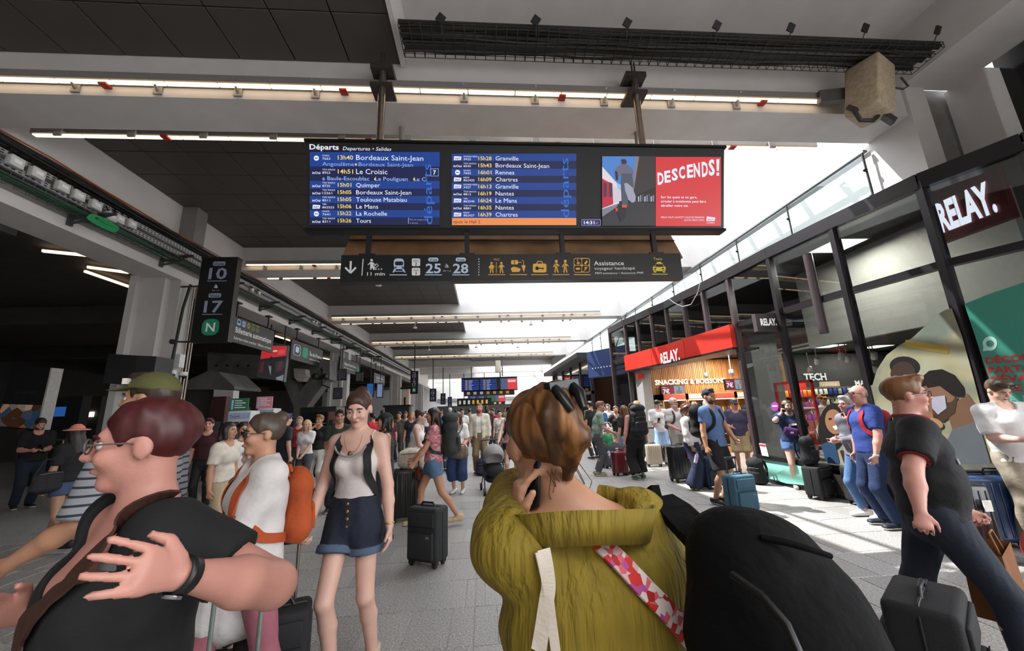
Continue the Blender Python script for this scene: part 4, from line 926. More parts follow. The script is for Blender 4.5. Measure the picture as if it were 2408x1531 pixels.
# tech shelves with hanging packs
t = thing('accessory_wall', 'pegboard rack of small accessories below the TECH letters', 'shelf', (11.6, YT - .06, 0))
MB().bb((-2.1, 0, 0.2), (2.4, .04, 2.0)).build('back_panel', [mat('#3a3634', .6)], t)
for z in (.35, .7, 1.05, 1.4, 1.75): MB().bb((-2.1, -.05, z + .2), (2.4, 0, z + .215)).build('peg_rail', [GREYM], t)
for z in (.35, .7, 1.05, 1.4, 1.75):
    for k in range(26):
        o = link_mesh('accessory_pack', product('packet', rnd.choice(['#b7b2aa', '#8d8a86', '#5a5450', '#a03a2c', '#2c3a8a', '#d8d4cc', '#6a625a'])), None, (11.6 - 2.0 + k * .17, YT - .12, z)); tag(o, 'small boxed accessory hanging on the pegboard', 'packet', 'accessories on the pegboard')
# track lights
for i, pts in enumerate((((1815, 865), (2100, 822)), ((1800, 868), (2110, 868)), ((1600, 885), (1745, 868)))):
    X = 8.6 if i < 2 else 7.0
    a = onX(*pts[0], X); b = onX(*pts[1], X); z = 2.95 + .1 * i; a.z = b.z = z
    tag(MB().bar(a, b, .04, .05).build('light_track', [mat('#d5d3d0', .5)]), ['white light track nearest the window inside the shop', 'white light track above the pegboard aisle', 'light track over the snack aisle'][i], 'light track')
def spot(px, py, X, lab):
    p = onX(px, py, X); t = thing('track_spotlight', lab, 'spotlight', tuple(p), 0, 'track spotlights in the shop')
    Mx = Euler((.5, -.4, 0)).to_matrix()
    MB().lathe([(.0, .12), (.055, .12), (.06, -.05), (.05, -.05), (.0, -.02)], n=14, M=Mx).build('head', [mat('#dcdad6', .4)], t)
    ld = bpy.data.lights.new('spot_lamp', 'SPOT'); ld.energy = 60; ld.color = (1, .9, .76); ld.spot_size = 2.2; ld.spot_blend = .6; ld.shadow_soft_size = .05
    lo = bpy.data.objects.new('lamp', ld); COL.objects.link(lo); lo.parent = t; lo.location = (0, 0, -.08); lo.rotation_euler = (.35, 0, 0)
    MB().lathe([(.0, -.045), (.048, -.045)], n=14, M=Mx).build('lens', [emis('#fff1da', 9.0)], t)
    MB().cyl((0, 0, .1), (0, 0, 2.95 - p.z if 2.95 > p.z + .12 else .14), .012, n=6).build('stem', [GREYM], t)
for (x, y, X, l) in ((1922, 852, 8.6, 'over the TECH letters'), (1978, 841, 8.6, 'right of the TECH letters'), (1994, 848, 9.2, 'above the MAGAZINES letters'), (2056, 839, 8.6, 'beside the leaf-shaped poster'), (1832, 872, 8.0, 'behind the door mullion'), (1904, 871, 9.5, 'deeper over the pegboard'), (2056, 870, 9.5, 'low beside the poster edge'), (1660, 884, 7.0, 'over the drinks fridges'), (1720, 879, 7.0, 'over the snack rack')):
    spot(x, y, X, 'white track spotlight ' + l)
for i, (x, y, z) in enumerate(((6.8, 10.2, 3.16), (8.0, 12.3, 3.16), (10.5, 10.8, 3.16), (6.75, 6.3, 4.42), (12.5, 11.2, 3.16))):   # fill lamps added to brighten the shop interior
    t = thing('fill_lamp', 'added square fill lamp in the shop ceiling, ' + ['just inside the entrance', 'before the drinks fridges', 'before the pegboard', 'in the high space behind the window', 'at the magazines end'][i], 'lamp', (x, y, z), 0, 'added fill lamps in the shop')
    MB().bb((-.3, -.3, 0), (.3, .3, .02)).build('diffuser', [emis('#fff0dc', 6)], t); MB().bb((-.33, -.33, .005), (.33, .33, .03)).build('frame', [GREYM], t)
    ld = bpy.data.lights.new('fill_light', 'AREA'); ld.energy = 75 if i == 3 else 110; ld.size = .6; ld.color = (1, .92, .8); lo = bpy.data.objects.new('lamp', ld); COL.objects.link(lo); lo.parent = t; lo.location = (0, 0, -.02)
# big RELAY letters on a red box behind the upper glass
a = onX(2195, 470, 6.75); 
t = thing('lit_shop_sign', 'glowing white RELAY letters on a dark red box behind the upper glass', 'sign', (6.8, 4.15, 3.55))
q0 = onX(2205, 545, 6.72); q1 = onX(2350, 530, 6.72); L_ = abs(q0.y - q1.y)
wbuild(MB().bb((6.8, q1.y - .1, q0.z - .16), (6.9, q0.y + .08, q0.z + .62)), 'red_box', [mat('#6e1512', .5)], t)
wbuild(put_text(MB(), 'RELAY.', Vector((6.78, q0.y, q0.z)), (0, -1, 0), (0, 0, 1), .42, L_, bold=.045), 'lettering', [emis('#f6f4ff', 1.6)], t)
# ---------------------------------------------------------------- decals on the glass
def onP(px, py, off=.06):
    nx, ny = 1.0, .142; r = _ray(px, py); t = (6.75 - off) / (r[0] * nx + r[1] * ny); return Vector((t * r[0], t * r[1], CAMH + t * r[2]))
def onQ(px, py, off=.06):
    nx, ny = 1.0, .457; r = _ray(px, py); t = (6.13 + .457 * 4.36 - off) / (r[0] * nx + r[1] * ny); return Vector((t * r[0], t * r[1], CAMH + t * r[2]))
def decal(name, pts, col, lay=0, parent=None, fn=onP, rough=.4, m=None):
    poly = [fn(x, y, .062 + .0025 * lay) for x, y in pts]; mb = MB().prism(poly, (-.002, 0, 0))
    return wbuild(mb, name, [m or mat(col, rough, var=.06, scale=4)], parent)
def blob(cx_, cy_, rx, ry, rot=0, n=18, squeeze=0): 
    return [(cx_ + rx * math.cos(2 * PI * i / n) * math.cos(rot) - ry * math.sin(2 * PI * i / n) * math.sin(rot), cy_ + rx * math.cos(2 * PI * i / n) * math.sin(rot) + ry * math.sin(2 * PI * i / n) * math.cos(rot)) for i in range(n)]
c0 = onP(2100, 900)
post = thing('window_poster', 'large leaf-shaped window poster with a photo of friends eating outdoors', 'poster', (c0.x, c0.y, .5))  # print colours darkened to stand in for shade and reflections on the glass
leaf = [(2052, 905), (2062, 870), (2085, 835), (2115, 812), (2145, 795), (2172, 770), (2198, 742), (2225, 728), (2238, 725), (2262, 790), (2290, 890), (2318, 1000), (2342, 1090), (2200, 1090), (2090, 1080), (2010, 1090), (1960, 1090), (1935, 1050), (1918, 1010), (1930, 985), (1955, 950), (1990, 925)]
decal('backdrop', leaf, '#b9bfae', 0, post, m=ramp_mat([(.3, '#8f9488'), (.5, '#8a8468'), (.7, '#5f655c')], 1.6, .4, 'noise', None, 3))
decal('yellow_plank', [(2130, 799), (2232, 815), (2230, 833), (2126, 815)], '#96803c', 1, post)  # plank printed in plain yellow
decal('hair', blob(2128, 862, 36, 24, .1), '#191515', 1, post); decal('face', blob(2124, 880, 30, 30), '#33261f', 2, post); decal('eye', blob(2112, 884, 5, 2), '#100c0a', 3, post); decal('eye', blob(2134, 885, 5, 2), '#100c0a', 3, post)
decal('hair', [(2170, 885), (2185, 872), (2215, 868), (2245, 882), (2266, 910), (2270, 935), (2240, 930), (2200, 900), (2165, 910)], '#14110f', 3, post)
decal('face', [(2170, 908), (2195, 898), (2228, 905), (2246, 930), (2240, 960), (2215, 985), (2190, 980), (2176, 950)], '#6a4e3c', 2, post)
decal('beard', [(2192, 952), (2238, 945), (2252, 930), (2246, 970), (2218, 992), (2195, 985)], '#3a2a20', 4, post); decal('eyebrow', [(2178, 905), (2206, 900), (2208, 906), (2180, 911)], '#1a1310', 4, post)
decal('paper_wrap', [(2190, 934), (2222, 930), (2226, 960), (2206, 975), (2192, 960)], '#8f8d9a', 5, post)
decal('neck', [(2225, 965), (2275, 925), (2300, 960), (2300, 1010), (2240, 1010)], '#5f4636', 3, post)
decal('grey_vest', [(2240, 1010), (2300, 990), (2330, 1090), (2200, 1090)], '#4f5358', 4, post)
decal('hands', blob(2180, 1010, 30, 44, .4), '#7a5642', 4, post); decal('food', blob(2195, 995, 24, 12, .3), '#8a6a4a', 5, post)
decal('dark_sleeve', [(2120, 1040), (2165, 1030), (2200, 1090), (2100, 1085)], '#2c211c', 5, post)
decal('hair', blob(1958, 1005, 34, 58, .1), '#1b1614', 2, post); decal('face', blob(1962, 992, 21, 30, -.25), '#8a6248', 3, post)
decal('eye', blob(1952, 985, 4, 2.4, -.2), '#1c1210', 4, post); decal('eye', blob(1973, 980, 4, 2.4, -.2), '#1c1210', 4, post); decal('smile', [(1958, 1003), (1975, 997), (1974, 1007), (1964, 1011)], '#efe6de', 4, post)
decal('denim', [(1930, 1045), (1962, 1035), (1975, 1090), (1945, 1090)], '#27405c', 3, post); decal('sweater', [(1975, 1060), (2020, 1050), (2040, 1090), (1985, 1090)], '#3f2420', 3, post)
low = thing('window_poster', 'dim lower strip of the photo poster below the window sill', 'poster', (c0.x, c0.y, .15))
decal('backdrop', [(1935, 1110), (2085, 1135), (2105, 1188), (1945, 1158)], '#3b3c3e', 0, low); decal('arm', [(1960, 1115), (1985, 1118), (2010, 1165), (1985, 1160)], '#8f7c6c', 1, low)
ck_ = decal('x', [(0, 0), (1, 0), (1, 1)], '#000000', 0, None) if False else None
# green advertising panel
g0 = onQ(2340, 850)
gp = thing('window_poster', 'green window poster with red capitals beginning DÉCOU and PARTA', 'poster', (g0.x, g0.y, .9))
decal('backdrop', [(2268, 715), (2330, 690), (2408, 664), (2560, 620), (2640, 1100), (2365, 1020), (2330, 900)], '#2f7466', 0, gp, onQ, m=mat('#3c8070', .3, var=.06, scale=2))
for i, (s, x, y, x2, yy2) in enumerate((('DÉCOUVRIR', 2320, 855, 2500, 838), ('PARTAGER', 2325, 878, 2500, 864), ("S'ÉVADER", 2331, 900, 2500, 890), ('RIRE', 2338, 912 + 10, 2405, 918 - 2))):
    a = onQ(x, y, .066); b = onQ(x2, yy2, .066); ux = (b - a); ux.z = 0; L_ = ux.length; ux.normalize()
    wbuild(put_text(MB(), s, a, ux, (0, 0, 1), .075, L_, bold=.03), 'red_word', [mat('#b3242c', .4, var=0)], gp)
for s, x, y, x2, yy2 in (('ÇA FAIT', 2350, 946, 2480, 944), ('PARTIE', 2358, 968, 2480, 968)):
    a = onQ(x, y, .066); b = onQ(x2, yy2, .066); ux = (b - a); ux.z = 0; L_ = ux.length; ux.normalize()
    wbuild(put_text(MB(), s, a, ux, (0, 0, 1), .07, L_, bold=.03), 'green_word', [mat('#5fa595', .4, var=0)], gp)
decal('drop_emblem', blob(2328, 808, 17, 17), '#a9cdc4', 1, gp, onQ); decal('drop_emblem_hole', blob(2328, 808, 9, 8), '#3c8070', 2, gp, onQ); decal('drop_emblem_tail', [(2313, 812), (2325, 824), (2312, 826)], '#a9cdc4', 1, gp, onQ)
# mint film and small notices on the door-side glass
def onR(px, py, off=.06): return onSeg(px, py, 6, off)
mt = thing('window_film', 'mint green film on the lowest glass beside the entrance', 'poster', tuple(onR(1850, 1110)))
decal('film', [(1808, 1125), (1862, 1092), (1890, 1098), (1900, 1142), (1850, 1137)], '#8fd3c0', 0, mt, onR)
nt_ = thing('notice_card', 'white notice card standing low in the shop window', 'notice', tuple(onR(1797, 1058)))
decal('card', [(1785, 1042), (1800, 1044), (1808, 1074), (1792, 1071)], '#e2dede', 0, nt_, onR); decal('red_heading', [(1786, 1044), (1800, 1046), (1801, 1051), (1787, 1049)], '#b03a44', 1, nt_, onR)
pk = thing('round_sticker', 'round purple sticker on the window by the phoning woman', 'sticker', tuple(onR(1822, 956)))
decal('disc', blob(1822, 956, 9, 11), '#8c3f96', 0, pk, onR); decal('print', blob(1822, 955, 7, 2), '#d9b8de', 1, pk, onR)
# red display frame with books in the window
rd = thing('window_display', 'red-edged display stand with books and glasses in the shop window', 'display stand', (6.35, 7.3, 0))
MB().bb((-.25, -.5, .5), (.25, .5, .55)).build('base', [mat('#b9b9b9', .4)], rd)
for z in (.55, 1.0, 1.45): MB().bb((-.2, -.45, z - .015), (.2, .45, z)).build('shelf', [mat('#c9c6c4', .3)], rd)
for y in (-.47, .45): MB().bb((-.22, y, .5), (-.17, y + .03, 1.95)).build('red_post', [RED], rd)
MB().bb((-.22, -.47, 1.92), (-.17, .48, 1.97)).build('red_rail', [RED], rd)
for k in range(5): tag(MB().bb((-.08, -.07, 0), (.02, .07, .2)).build('book', [mat(['#c9742f', '#b8442c', '#d8d2c6'][k % 3], .6)], None, (6.3, 6.95 + k * .17, 1.0)), 'orange covered book standing on the window display shelf', 'book', 'books in the window display')
for k in range(4): tag(MB().lathe([(.0, 0), (.03, 0), (.006, .02), (.006, .09), (.04, .14), (.035, .2)], n=10).build('drinking_glass', [mat('#d9dde0', .15, var=0)], None, (6.3, 7.0 + k * .2, .55)), 'stemmed glass on the bottom shelf of the window display', 'glass', 'glasses in the window display')
# grey wall decal panel and red exit box over the door
ex = thing('alarm_box', 'small red alarm box on the pillar under the red fascia', 'alarm', tuple(onY(1505, 885, 12.2)))
MB().bb((-.12, -.05, -.08), (.12, 0, .08)).build('case', [mat('#b3281f', .5)], ex)
# the string hanging from the fascia
p = [onSeg(x, y, 8, .12) for x, y in ((1570, 700), (1585, 712), (1605, 721), (1625, 716), (1640, 690), (1647, 663))]
tag(MB().tube(p, .008, 6).build('loose_cable', [mat('#d8d5d0', .6)]), 'thin white cable sagging in front of the upper shop glass', 'cable')
# ---------------------------------------------------------------- next shops beyond
nx = thing('navy_fascia', 'navy blue shop fascia box projecting beyond the curved shop front', 'sign', tuple(onY(1420, 880, 17)))
a = onY(1400, 825, 17); b = onY(1436, 880, 17)
wbuild(MB().prism([Vector((a.x, 18.5, b.z)), Vector((b.x + .6, 16.4, b.z)), Vector((b.x + .9, 17.2, b.z)), Vector((a.x + .3, 19.2, b.z))], (0, 0, a.z - b.z + .15)), 'box', [mat('#22345f', .5)], nx)
[wbuild(MB().box(Vector((a.x + .02, 18.46, b.z + .4)) + Vector((b.x + .6 - a.x, -2.1, 0)) * (.12 + .075 * i), (.05, .03, .06)), 'letter_dot', [PW], nx) for i in range(11)]
wbuild(MB().bar(Vector((b.x + .4, 17.2, a.z + .1)), Vector((6.87, 17.2, 5.95)), .04, .04), 'bracket', [BLACKM], nx)
fs = thing('far_shop', 'black framed glazed kiosk with brown interior beyond the curved shop front', 'shop', (7.5, 24, 0))
for y in (19.8, 22, 24.5, 27, 29.5): wbuild(MB().bb((5.6, y, 0), (5.75, y + .12, 4.2)), 'mullion', [FR], fs)
for y in (19.8, 22, 24.5, 27): wbuild(MB().bb((5.65, y + .12, 2.4), (5.68, y + 2.5, 4.2)), 'pane', [SG], fs)
wbuild(MB().bb((4.9, 19.6, 4.2), (9, 31, 4.45)), 'canopy', [BLACKM], fs); wbuild(MB().bb((5.55, 19.8, 2.3), (5.8, 29.6, 2.45)), 'transom', [FR], fs)
wbuild(MB().bb((8.6, 19.6, 0), (8.8, 31, 4.2)), 'rear_panel', [mat('#4a2c20', .6)], fs); wbuild(MB().bb((5.6, 30.8, 0), (8.8, 31, 4.2)), 'end_panel', [mat('#5a3826', .6)], fs)
wbuild(MB().bb((6.2, 20, 0), (6.8, 27, 1.1)), 'counter', [mat('#6a3c24', .5)], fs)
wbuild(MB().bb((6.4, 20, 4.1), (6.5, 29, 4.15)), 'light_strip', [emis('#ffd9a8', 3)], fs)
wbuild(MB().bb((7.0, 15.3, 0), (14.4, 15.5, 4.5)), 'rear_wall', [DK], shop)
for i, (y0, y1, c) in enumerate(((31.2, 38, '#54504c'), (38.2, 46, '#77706a'), (46.2, 59.5, '#4c4642'))):
    fs = thing('far_shop', ['grey shop front past the brown kiosk', 'pale shop front far down the right side', 'dark shop front at the far end of the hall'][i], 'shop', (6.5, (y0 + y1) / 2, 0))
    wbuild(MB().bb((6.0, y0, 0), (8.5, y1, 3.6)), 'block', [mat(c, .6)], fs); wbuild(MB().bb((5.9, y0, 2.7), (6.0, y1, 3.2)), 'fascia', [mat(['#7a2420', '#d6d2cc', '#30466a'][i], .5)], fs)
    wbuild(MB().bb((5.97, y0 + .4, .3), (6.0, y1 - .4, 2.5)), 'lit_window', [emis('#ffe2bc', .7)], fs)
# ================================================================== LEFT SIDE OF THE STATION
CON2 = mat('#5d5b59', .9, var=.25, scale=2.0, bump=.2, bscale=20)
def ext(poly, D, dep, name, m, parent): return wbuild(MB().prism([onY(x, y, D) for x, y in poly], (0, dep, 0)), name, m, parent)
DY = 16.5
yp = thing('concrete_pillar', 'raw concrete Y-shaped pillar carrying a deep concrete beam, left of the hall', 'pillar', tuple(onZ(700, 1060, 0)))
ext([(488, 828), (775, 846), (775, 893), (488, 885)], DY, .8, 'deep_beam', [CON2], yp)
ext([(662, 888), (690, 892), (704, 921), (704, 1062), (690, 1062), (690, 955)], DY, .6, 'left_arm', [CON2], yp)
ext([(727, 892), (775, 885), (722, 955), (720, 1062), (704, 1062), (704, 921)], DY, .6, 'right_arm', [CON2], yp)
for x in (510, 535, 560, 585): 
    p = onY(x, 860, DY); wbuild(MB().lathe([(0, 0), (.05, 0), (.05, .02)], tuple(p - Vector((0, .02, 0))), 10, M=Matrix.Rotation(PI / 2, 3, 'X')), 'anchor_hole', [BLACKM], yp)
hx = thing('concrete_lump', 'pale hexagonal concrete lump on the deep beam above the Y pillar', 'lamp', tuple(onY(705, 895, DY - .35)))
ext([(690, 866), (718, 868), (720, 884), (712, 896), (700, 897), (692, 888)], DY - .4, .39, 'block', [mat('#a39c92', .8, var=.1)], hx)  # solid concrete lump, it holds no lamp
km = thing('camera_cluster', 'black cluster of cameras and arms on the concrete beside the Y pillar', 'camera', tuple(onY(760, 890, DY - .3)))
q = [onY(x, y, DY - .3) for x, y in ((742, 885), (765, 885), (758, 868), (758, 905), (775, 912))]
wbuild(MB().bar(q[0], q[1], .06, .06).bar(q[2], q[3], .06, .06).bar(q[3], q[4], .05, .05).ball(q[0], .14).ball(q[1], .12).ball(q[2], .08), 'arms', [BLACKM], km)
# advertising screen with a dark car on red
a, b, c, d = onY(620, 803, 13.6), onY(676, 814, 13.9), onY(666, 896, 13.9), onY(606, 884, 13.6)
ad = thing('advert_screen', 'hanging advertising screen with a red band and a dark car front', 'screen', tuple((a + b + c + d) / 4))
def ql(u, v, o=0): return (a.lerp(b, u)).lerp(d.lerp(c, u), v) + Vector((0.0, -o, 0))
def adp(name, uv, m, o): return wbuild(MB().poly([ql(u, v, o) for u, v in uv]), name, [m], ad)
wbuild(MB().prism([ql(-.03, -.02), ql(1.03, -.02), ql(1.03, 1.02), ql(-.03, 1.02)], (0, .15, 0)), 'frame', [mat('#4a4a4c', .4)], ad)
adp('picture', [(0, 0), (1, 0), (1, 1), (0, 1)], emis('#15151c', .6), .01); adp('red_band', [(0, .12), (1, 0), (1, .28), (0, .52)], emis('#c32830', .8), .015)
adp('bonnet', [(.25, .6), (.95, .42), (1, .6), (.4, .95)], emis('#2a2c38', .6), .018); adp('grille', [(.3, .62), (.62, .5), (.66, .8), (.45, .95), (.32, .85)], emis('#0b0b10', .6), .02)
for k in range(4): adp('badge_line', [(.36 + .03 * k, .66), (.38 + .03 * k, .65), (.50, .9), (.48, .9)], emis('#7f8594', .7), .024)
for k in range(5): adp('red_dash', [(.05, .62 + .06 * k), (.18, .58 + .06 * k), (.18, .60 + .06 * k), (.05, .64 + .06 * k)], emis('#8a2028', .7), .022); adp('red_dash', [(.75, .5 + .06 * k), (.9, .45 + .06 * k), (.9, .47 + .06 * k), (.75, .52 + .06 * k)], emis('#8a2028', .7), .022)
adp('floor_line', [(.7, .95), (1, .82), (1, 1), (.75, 1)], emis('#8d909c', .6), .022)
adp('headline', [(.45, .2), (.62, .17), (.62, .22), (.45, .25)], emis('#e6c8c8', .7), .022); adp('text_box', [(.66, .16), (.93, .11), (.93, .24), (.66, .30)], emis('#d8474c', .8), .021)
wbuild(MB().cyl(ql(.2, -.02) + Vector((0, .1, 0)), Vector((ql(.2, 0).x, ql(.2, 0).y + .1, 4.86)), .025).cyl(ql(.8, -.02) + Vector((0, .1, 0)), Vector((ql(.8, 0).x, ql(.8, 0).y + .1, 4.86)), .025), 'hanger', [BLACKM], ad)
# grey concrete hood with white panel
hd = thing('kiosk_hood', 'grey kiosk with a sloping concrete hood and a white name panel', 'kiosk', tuple(onZ(525, 1090, 0)))
ext([(440, 895), (490, 872), (512, 874), (550, 908), (552, 916), (440, 916)], 13, 1.5, 'hood', [CON2], hd); ext([(503, 916), (549, 918), (546, 960), (500, 958)], 13, .3, 'white_panel', [mat('#b9b6b4', .6)], hd); ext([(440, 916), (503, 916), (500, 1085), (440, 1085)], 13.2, 1.2, 'body', [DARKC], hd); ext([(500, 955), (546, 957), (544, 1085), (500, 1085)], 13.3, 1, 'counter', [DARKC], hd)
# ticket machines and their header boards
def machine(x0, y0, x1, yb, D, lab, head, hcol, hq):
    a = onY(x0, y0, D); b = onY(x1, y0, D); w_ = b.x - a.x; X = (a.x + b.x) / 2
    t = thing('ticket_machine', lab, 'ticket machine', (X, D, 0), 0.12, 'ticket machines')
    rbox(MB(), (0, .25, a.z / 2), (w_, .5, a.z), .03).build('cabinet', [mat('#c9c7c8', .5)], t)
    MB().bb((-w_ * .36, -.012, a.z * .72), (w_ * .02, .0, a.z * .86)).build('screen', [emis('#2b2c33', .5)], t); MB().bb((w_ * .08, -.012, a.z * .62), (w_ * .42, 0, a.z * .86)).build('purple_screen', [emis('#5a2c66', .6)], t)
    MB().bb((-w_ * .3, -.015, a.z * .5), (-w_ * .05, 0, a.z * .58)).bb((w_ * .1, -.015, a.z * .45), (w_ * .35, 0, a.z * .5)).build('slots', [BLACKM], t); MB().bb((-w_ * .45, -.01, a.z * .9), (w_ * .45, -.002, a.z * .97)).build('blue_strip', [mat('#9db3d6', .5)], t)
    put_text(MB(), 'Tickets', (-w_ * .4, -.014, a.z * .915), (1, 0, 0), (0, 0, 1), a.z * .03).build('lettering', [PK], t)
    p = onY(hq[0], hq[1], D); q = onY(hq[2], hq[3], D)
    h_ = MB().bb((p.x - X, .1, q.z), (q.x - X, .13, p.z)).build('header_board', [mat(hcol, .5, emit=.05)], t)
    mb = MB()
    for k in range(4): mb.bb((p.x - X + .1, .09, p.z - .07 - k * .055), (q.x - X - (.06 if k % 2 else .14), .098, p.z - .05 - k * .055))
    mb.build('print_lines', [PW], h_); MB().bb((p.x - X + .03, .09, q.z + .04), (p.x - X + .07, .098, p.z - .04)).build('icons', [mat('#9fd0e0', .5)], h_)
    MB().cyl((0, .2, a.z), (0, .2, q.z + .05), .02).build('post', [GREYM], t)
machine(538, 967, 590, 1110, 10, 'white ticket machine with a purple screen under a green board', 1, '#2c6b4e', (540, 937, 577, 966))
machine(606, 961, 645, 1110, 11.1, 'white ticket machine under a pink board', 1, '#d88a98', (602, 933, 635, 960))
# vending machine
a = onY(705, 958, 11.6); b = onY(792, 958, 11.6); w_ = b.x - a.x
vm = thing('vending_machine', 'black glass-fronted drinks vending machine by the second ticket machine', 'vending machine', ((a.x + b.x) / 2, 11.6, 0), .05)
rbox(MB(), (0, .4, a.z / 2), (w_, .8, a.z), .04).build('cabinet', [mat('#141416', .3)], vm)
MB().bb((-w_ * .42, -.015, a.z * .35), (w_ * .25, 0, a.z * .92)).build('window', [mat('#0c0c10', .08, var=0)], vm); MB().bb((w_ * .29, -.012, a.z * .4), (w_ * .45, 0, a.z * .92)).build('copper_panel', [mat('#6a4638', .4)], vm); MB().bb((w_ * .31, -.02, a.z * .55), (w_ * .42, -.01, a.z * .8)).build('keypad', [BLACKM], vm)
for z in (.45, .6, .75): MB().bb((-w_ * .4, -.02, a.z * z), (w_ * .23, -.014, a.z * z + .02)).build('shelf_edge', [emis('#5a6478', .6)], vm)
# dark red totem, monitors, far screens
t = thing('info_totem', 'dark red information totem with a screen beside the ticket machines', 'totem', tuple(onZ(490, 1130, 0)))
a = onY(472, 934, t.location.y); b = onY(507, 934, t.location.y); MB().bb((-(b.x - a.x) / 2, 0, 0), ((b.x - a.x) / 2, .2, a.z)).build('body', [mat('#3a1418', .5)], t); MB().bb((-.12, -.01, 1.1), (.14, 0, 1.6)).build('screen', [emis('#2a2a30', .5)], t)
for i, (x0, y0, x1, y1, D, c, lab) in enumerate(((790, 868, 814, 894, 18, '#2b2b30', 'dark tilted monitor before the second column'), (836, 875, 852, 897, 19.5, '#34343a', 'dark tilted monitor behind the second column'), (862, 901, 878, 934, 22, '#2b62a8', 'blue advertising screen past the second column'), (886, 902, 900, 935, 22.5, '#8294b4', 'pale advertising screen beside the blue one'), (784, 912, 804, 938, 17, '#242428', 'lower dark monitor left of the second column'))):
    a = onY(x0, y0, D); b = onY(x1, y1, D); t = thing('monitor', lab, 'screen', ((a.x + b.x) / 2, D, b.z), .2, 'monitors on the left side')
    w_, h = b.x - a.x, a.z - b.z; MB().bb((-w_ / 2, 0, 0), (w_ / 2, .1, h)).build('case', [BLACKM], t); MB().bb((-w_ / 2 + .04, -.01, .04), (w_ / 2 - .04, -.002, h - .04)).build('screen', [emis(c, .7)], t)
    t.rotation_euler.z = 0; xx = (a.x + b.x) / 2; MB().cyl((0, .05, h), (0, .05, 4.95 - b.z), .02).bar((0, .05, 4.95 - b.z), (-7.02 - xx, .05, 4.95 - b.z), .04, .04).build('hanger', [BLACKM], t)
# advert totem far left
DT = 9.6
ap = thing('advert_totem', 'slanting black advert totem with an orange crowd picture, far left', 'poster', tuple(onZ(45, 1105, 0)))
ext([(28, 862), (122, 865), (88, 1012), (-8, 1005)], DT, .2, 'panel', [mat('#0f0f11', .4)], ap)
ext([(119, 865), (123, 865), (89, 1012), (85, 1012)], DT - .03, .25, 'white_edge', [mat('#b3b1ae', .4)], ap)
wbuild(MB().poly([onY(x, y, DT - .01) for x, y in ((4, 950), (98, 953), (84, 1008), (-8, 1002))]), 'picture', [ramp_mat([(.35, '#4a2a14'), (.5, '#a8602c'), (.62, '#c9a083'), (.75, '#2a4a66')], 6, .5, 'voronoi', None, 2, .15)], ap)
wbuild(ftext(MB(), 'LA GACILLY', 36, 927, 6, DT - .012, 46), 'lettering', [mat('#4a4a4c', .5)], ap)
ext([(40, 1010), (60, 1010), (56, 1105), (36, 1105)], DT + .05, .1, 'post', [DARKC], ap)
t = thing('monitor', 'small blue screen glowing in the dark behind the advert totem', 'screen', tuple(onY(128, 978, 12.5)), 0, 'monitors on the left side')
a = onY(107, 958, 12.5); b = onY(150, 979, 12.5); wbuild(MB().bb((a.x, 12.5, b.z), (b.x, 12.6, a.z)), 'screen', [emis('#27559a', .8)], t); wbuild(MB().bb((a.x + .02, 12.49, b.z + .03), (a.x + .25, 12.498, a.z - .03)), 'pale_column', [emis('#7fa0d0', .8)], t); wbuild(MB().bb((a.x - .05, 12.52, 0), (b.x + .4, 12.8, a.z + .3)), 'case', [mat('#17171a', .6)], t)
t = thing('lit_window', 'bright white lit opening deep in the dark left hall', 'window', tuple(onY(195, 975, 20)))
for x0, x1 in ((172, 188), (192, 203), (205, 218)): a = onY(x0, 969, 20); b = onY(x1, 980, 20); wbuild(MB().bb((a.x, 20, b.z), (b.x, 20.05, a.z)), 'light_pane', [emis('#fff4e0', 3)], t)
wbuild(MB().bb((onY(160, 975, 20).x, 20.06, 0), (onY(230, 975, 20).x, 20.3, 3)), 'wall_block', [DARKC], t)
hr = thing('handrail', 'low steel handrail in the dark behind the man in black', 'handrail', tuple(onZ(140, 1120, 0)))
for y_ in (1034, 1052): wbuild(MB().cyl(onY(95, y_, 10.5), onY(300, y_, 10.5), .025), 'rail', [STEEL], hr)
for x in (100, 150, 200, 250, 298): p = onY(x, 1034, 10.5); wbuild(MB().cyl(p, (p.x, p.y, 0), .02), 'post', [STEEL], hr)
# dark display box and fittings on the first column
t = thing('display_box', 'large dark display box fixed beside the first column', 'display', tuple(onY(320, 905, 8.3)))
ext([(255, 832), (322, 836), (312, 908), (242, 900)], 8.15, .5, 'case', [mat('#101012', .4)], t); ext([(322, 836), (368, 838), (356, 910), (312, 908)], 8.15, .45, 'side_case', [mat('#26272b', .5)], t)
for i, (x, y) in enumerate(((404, 880), (430, 884))):
    p = onX(x, y, -6.95); t = thing('dome_camera', 'black and white dome camera low on the first column' + (', on the corner side' if i else ''), 'camera', tuple(p))
    MB().lathe([(.0, .0), (.08, 0), (.08, .09), (0, .09)], n=14).build('housing', [mat('#d8d8d8', .5)], t); MB().ball((0, 0, -.01), .065).build('dome', [mat('#0c0c0e', .1)], t)
pp = thing('conduit_pipes', 'thin steel conduit pipes running up the first column', 'pipes', (-6.95, 9.3, 0))
for dy in (.1, .2, .28): MB().cyl((0, dy, .3), (0, dy, 4.8), .018, n=8).build('pipe', [STEEL], pp)
MB().tube([(0, -.2, 1.5), (0, -.22, 3), (.02, -.18, 4.2), (.05, -.1, 4.8)], .03).build('dark_cable', [mat('#16261e', .6)], pp)
t = thing('junction_box', 'white control box on the first column above the dome cameras', 'junction box', (-6.93, 9.25, onX(412, 848, -6.95).z)); MB().bb((-.06, -.08, -.15), (.06, .08, .15)).build('box', [mat('#cfcfcf', .5)], t)
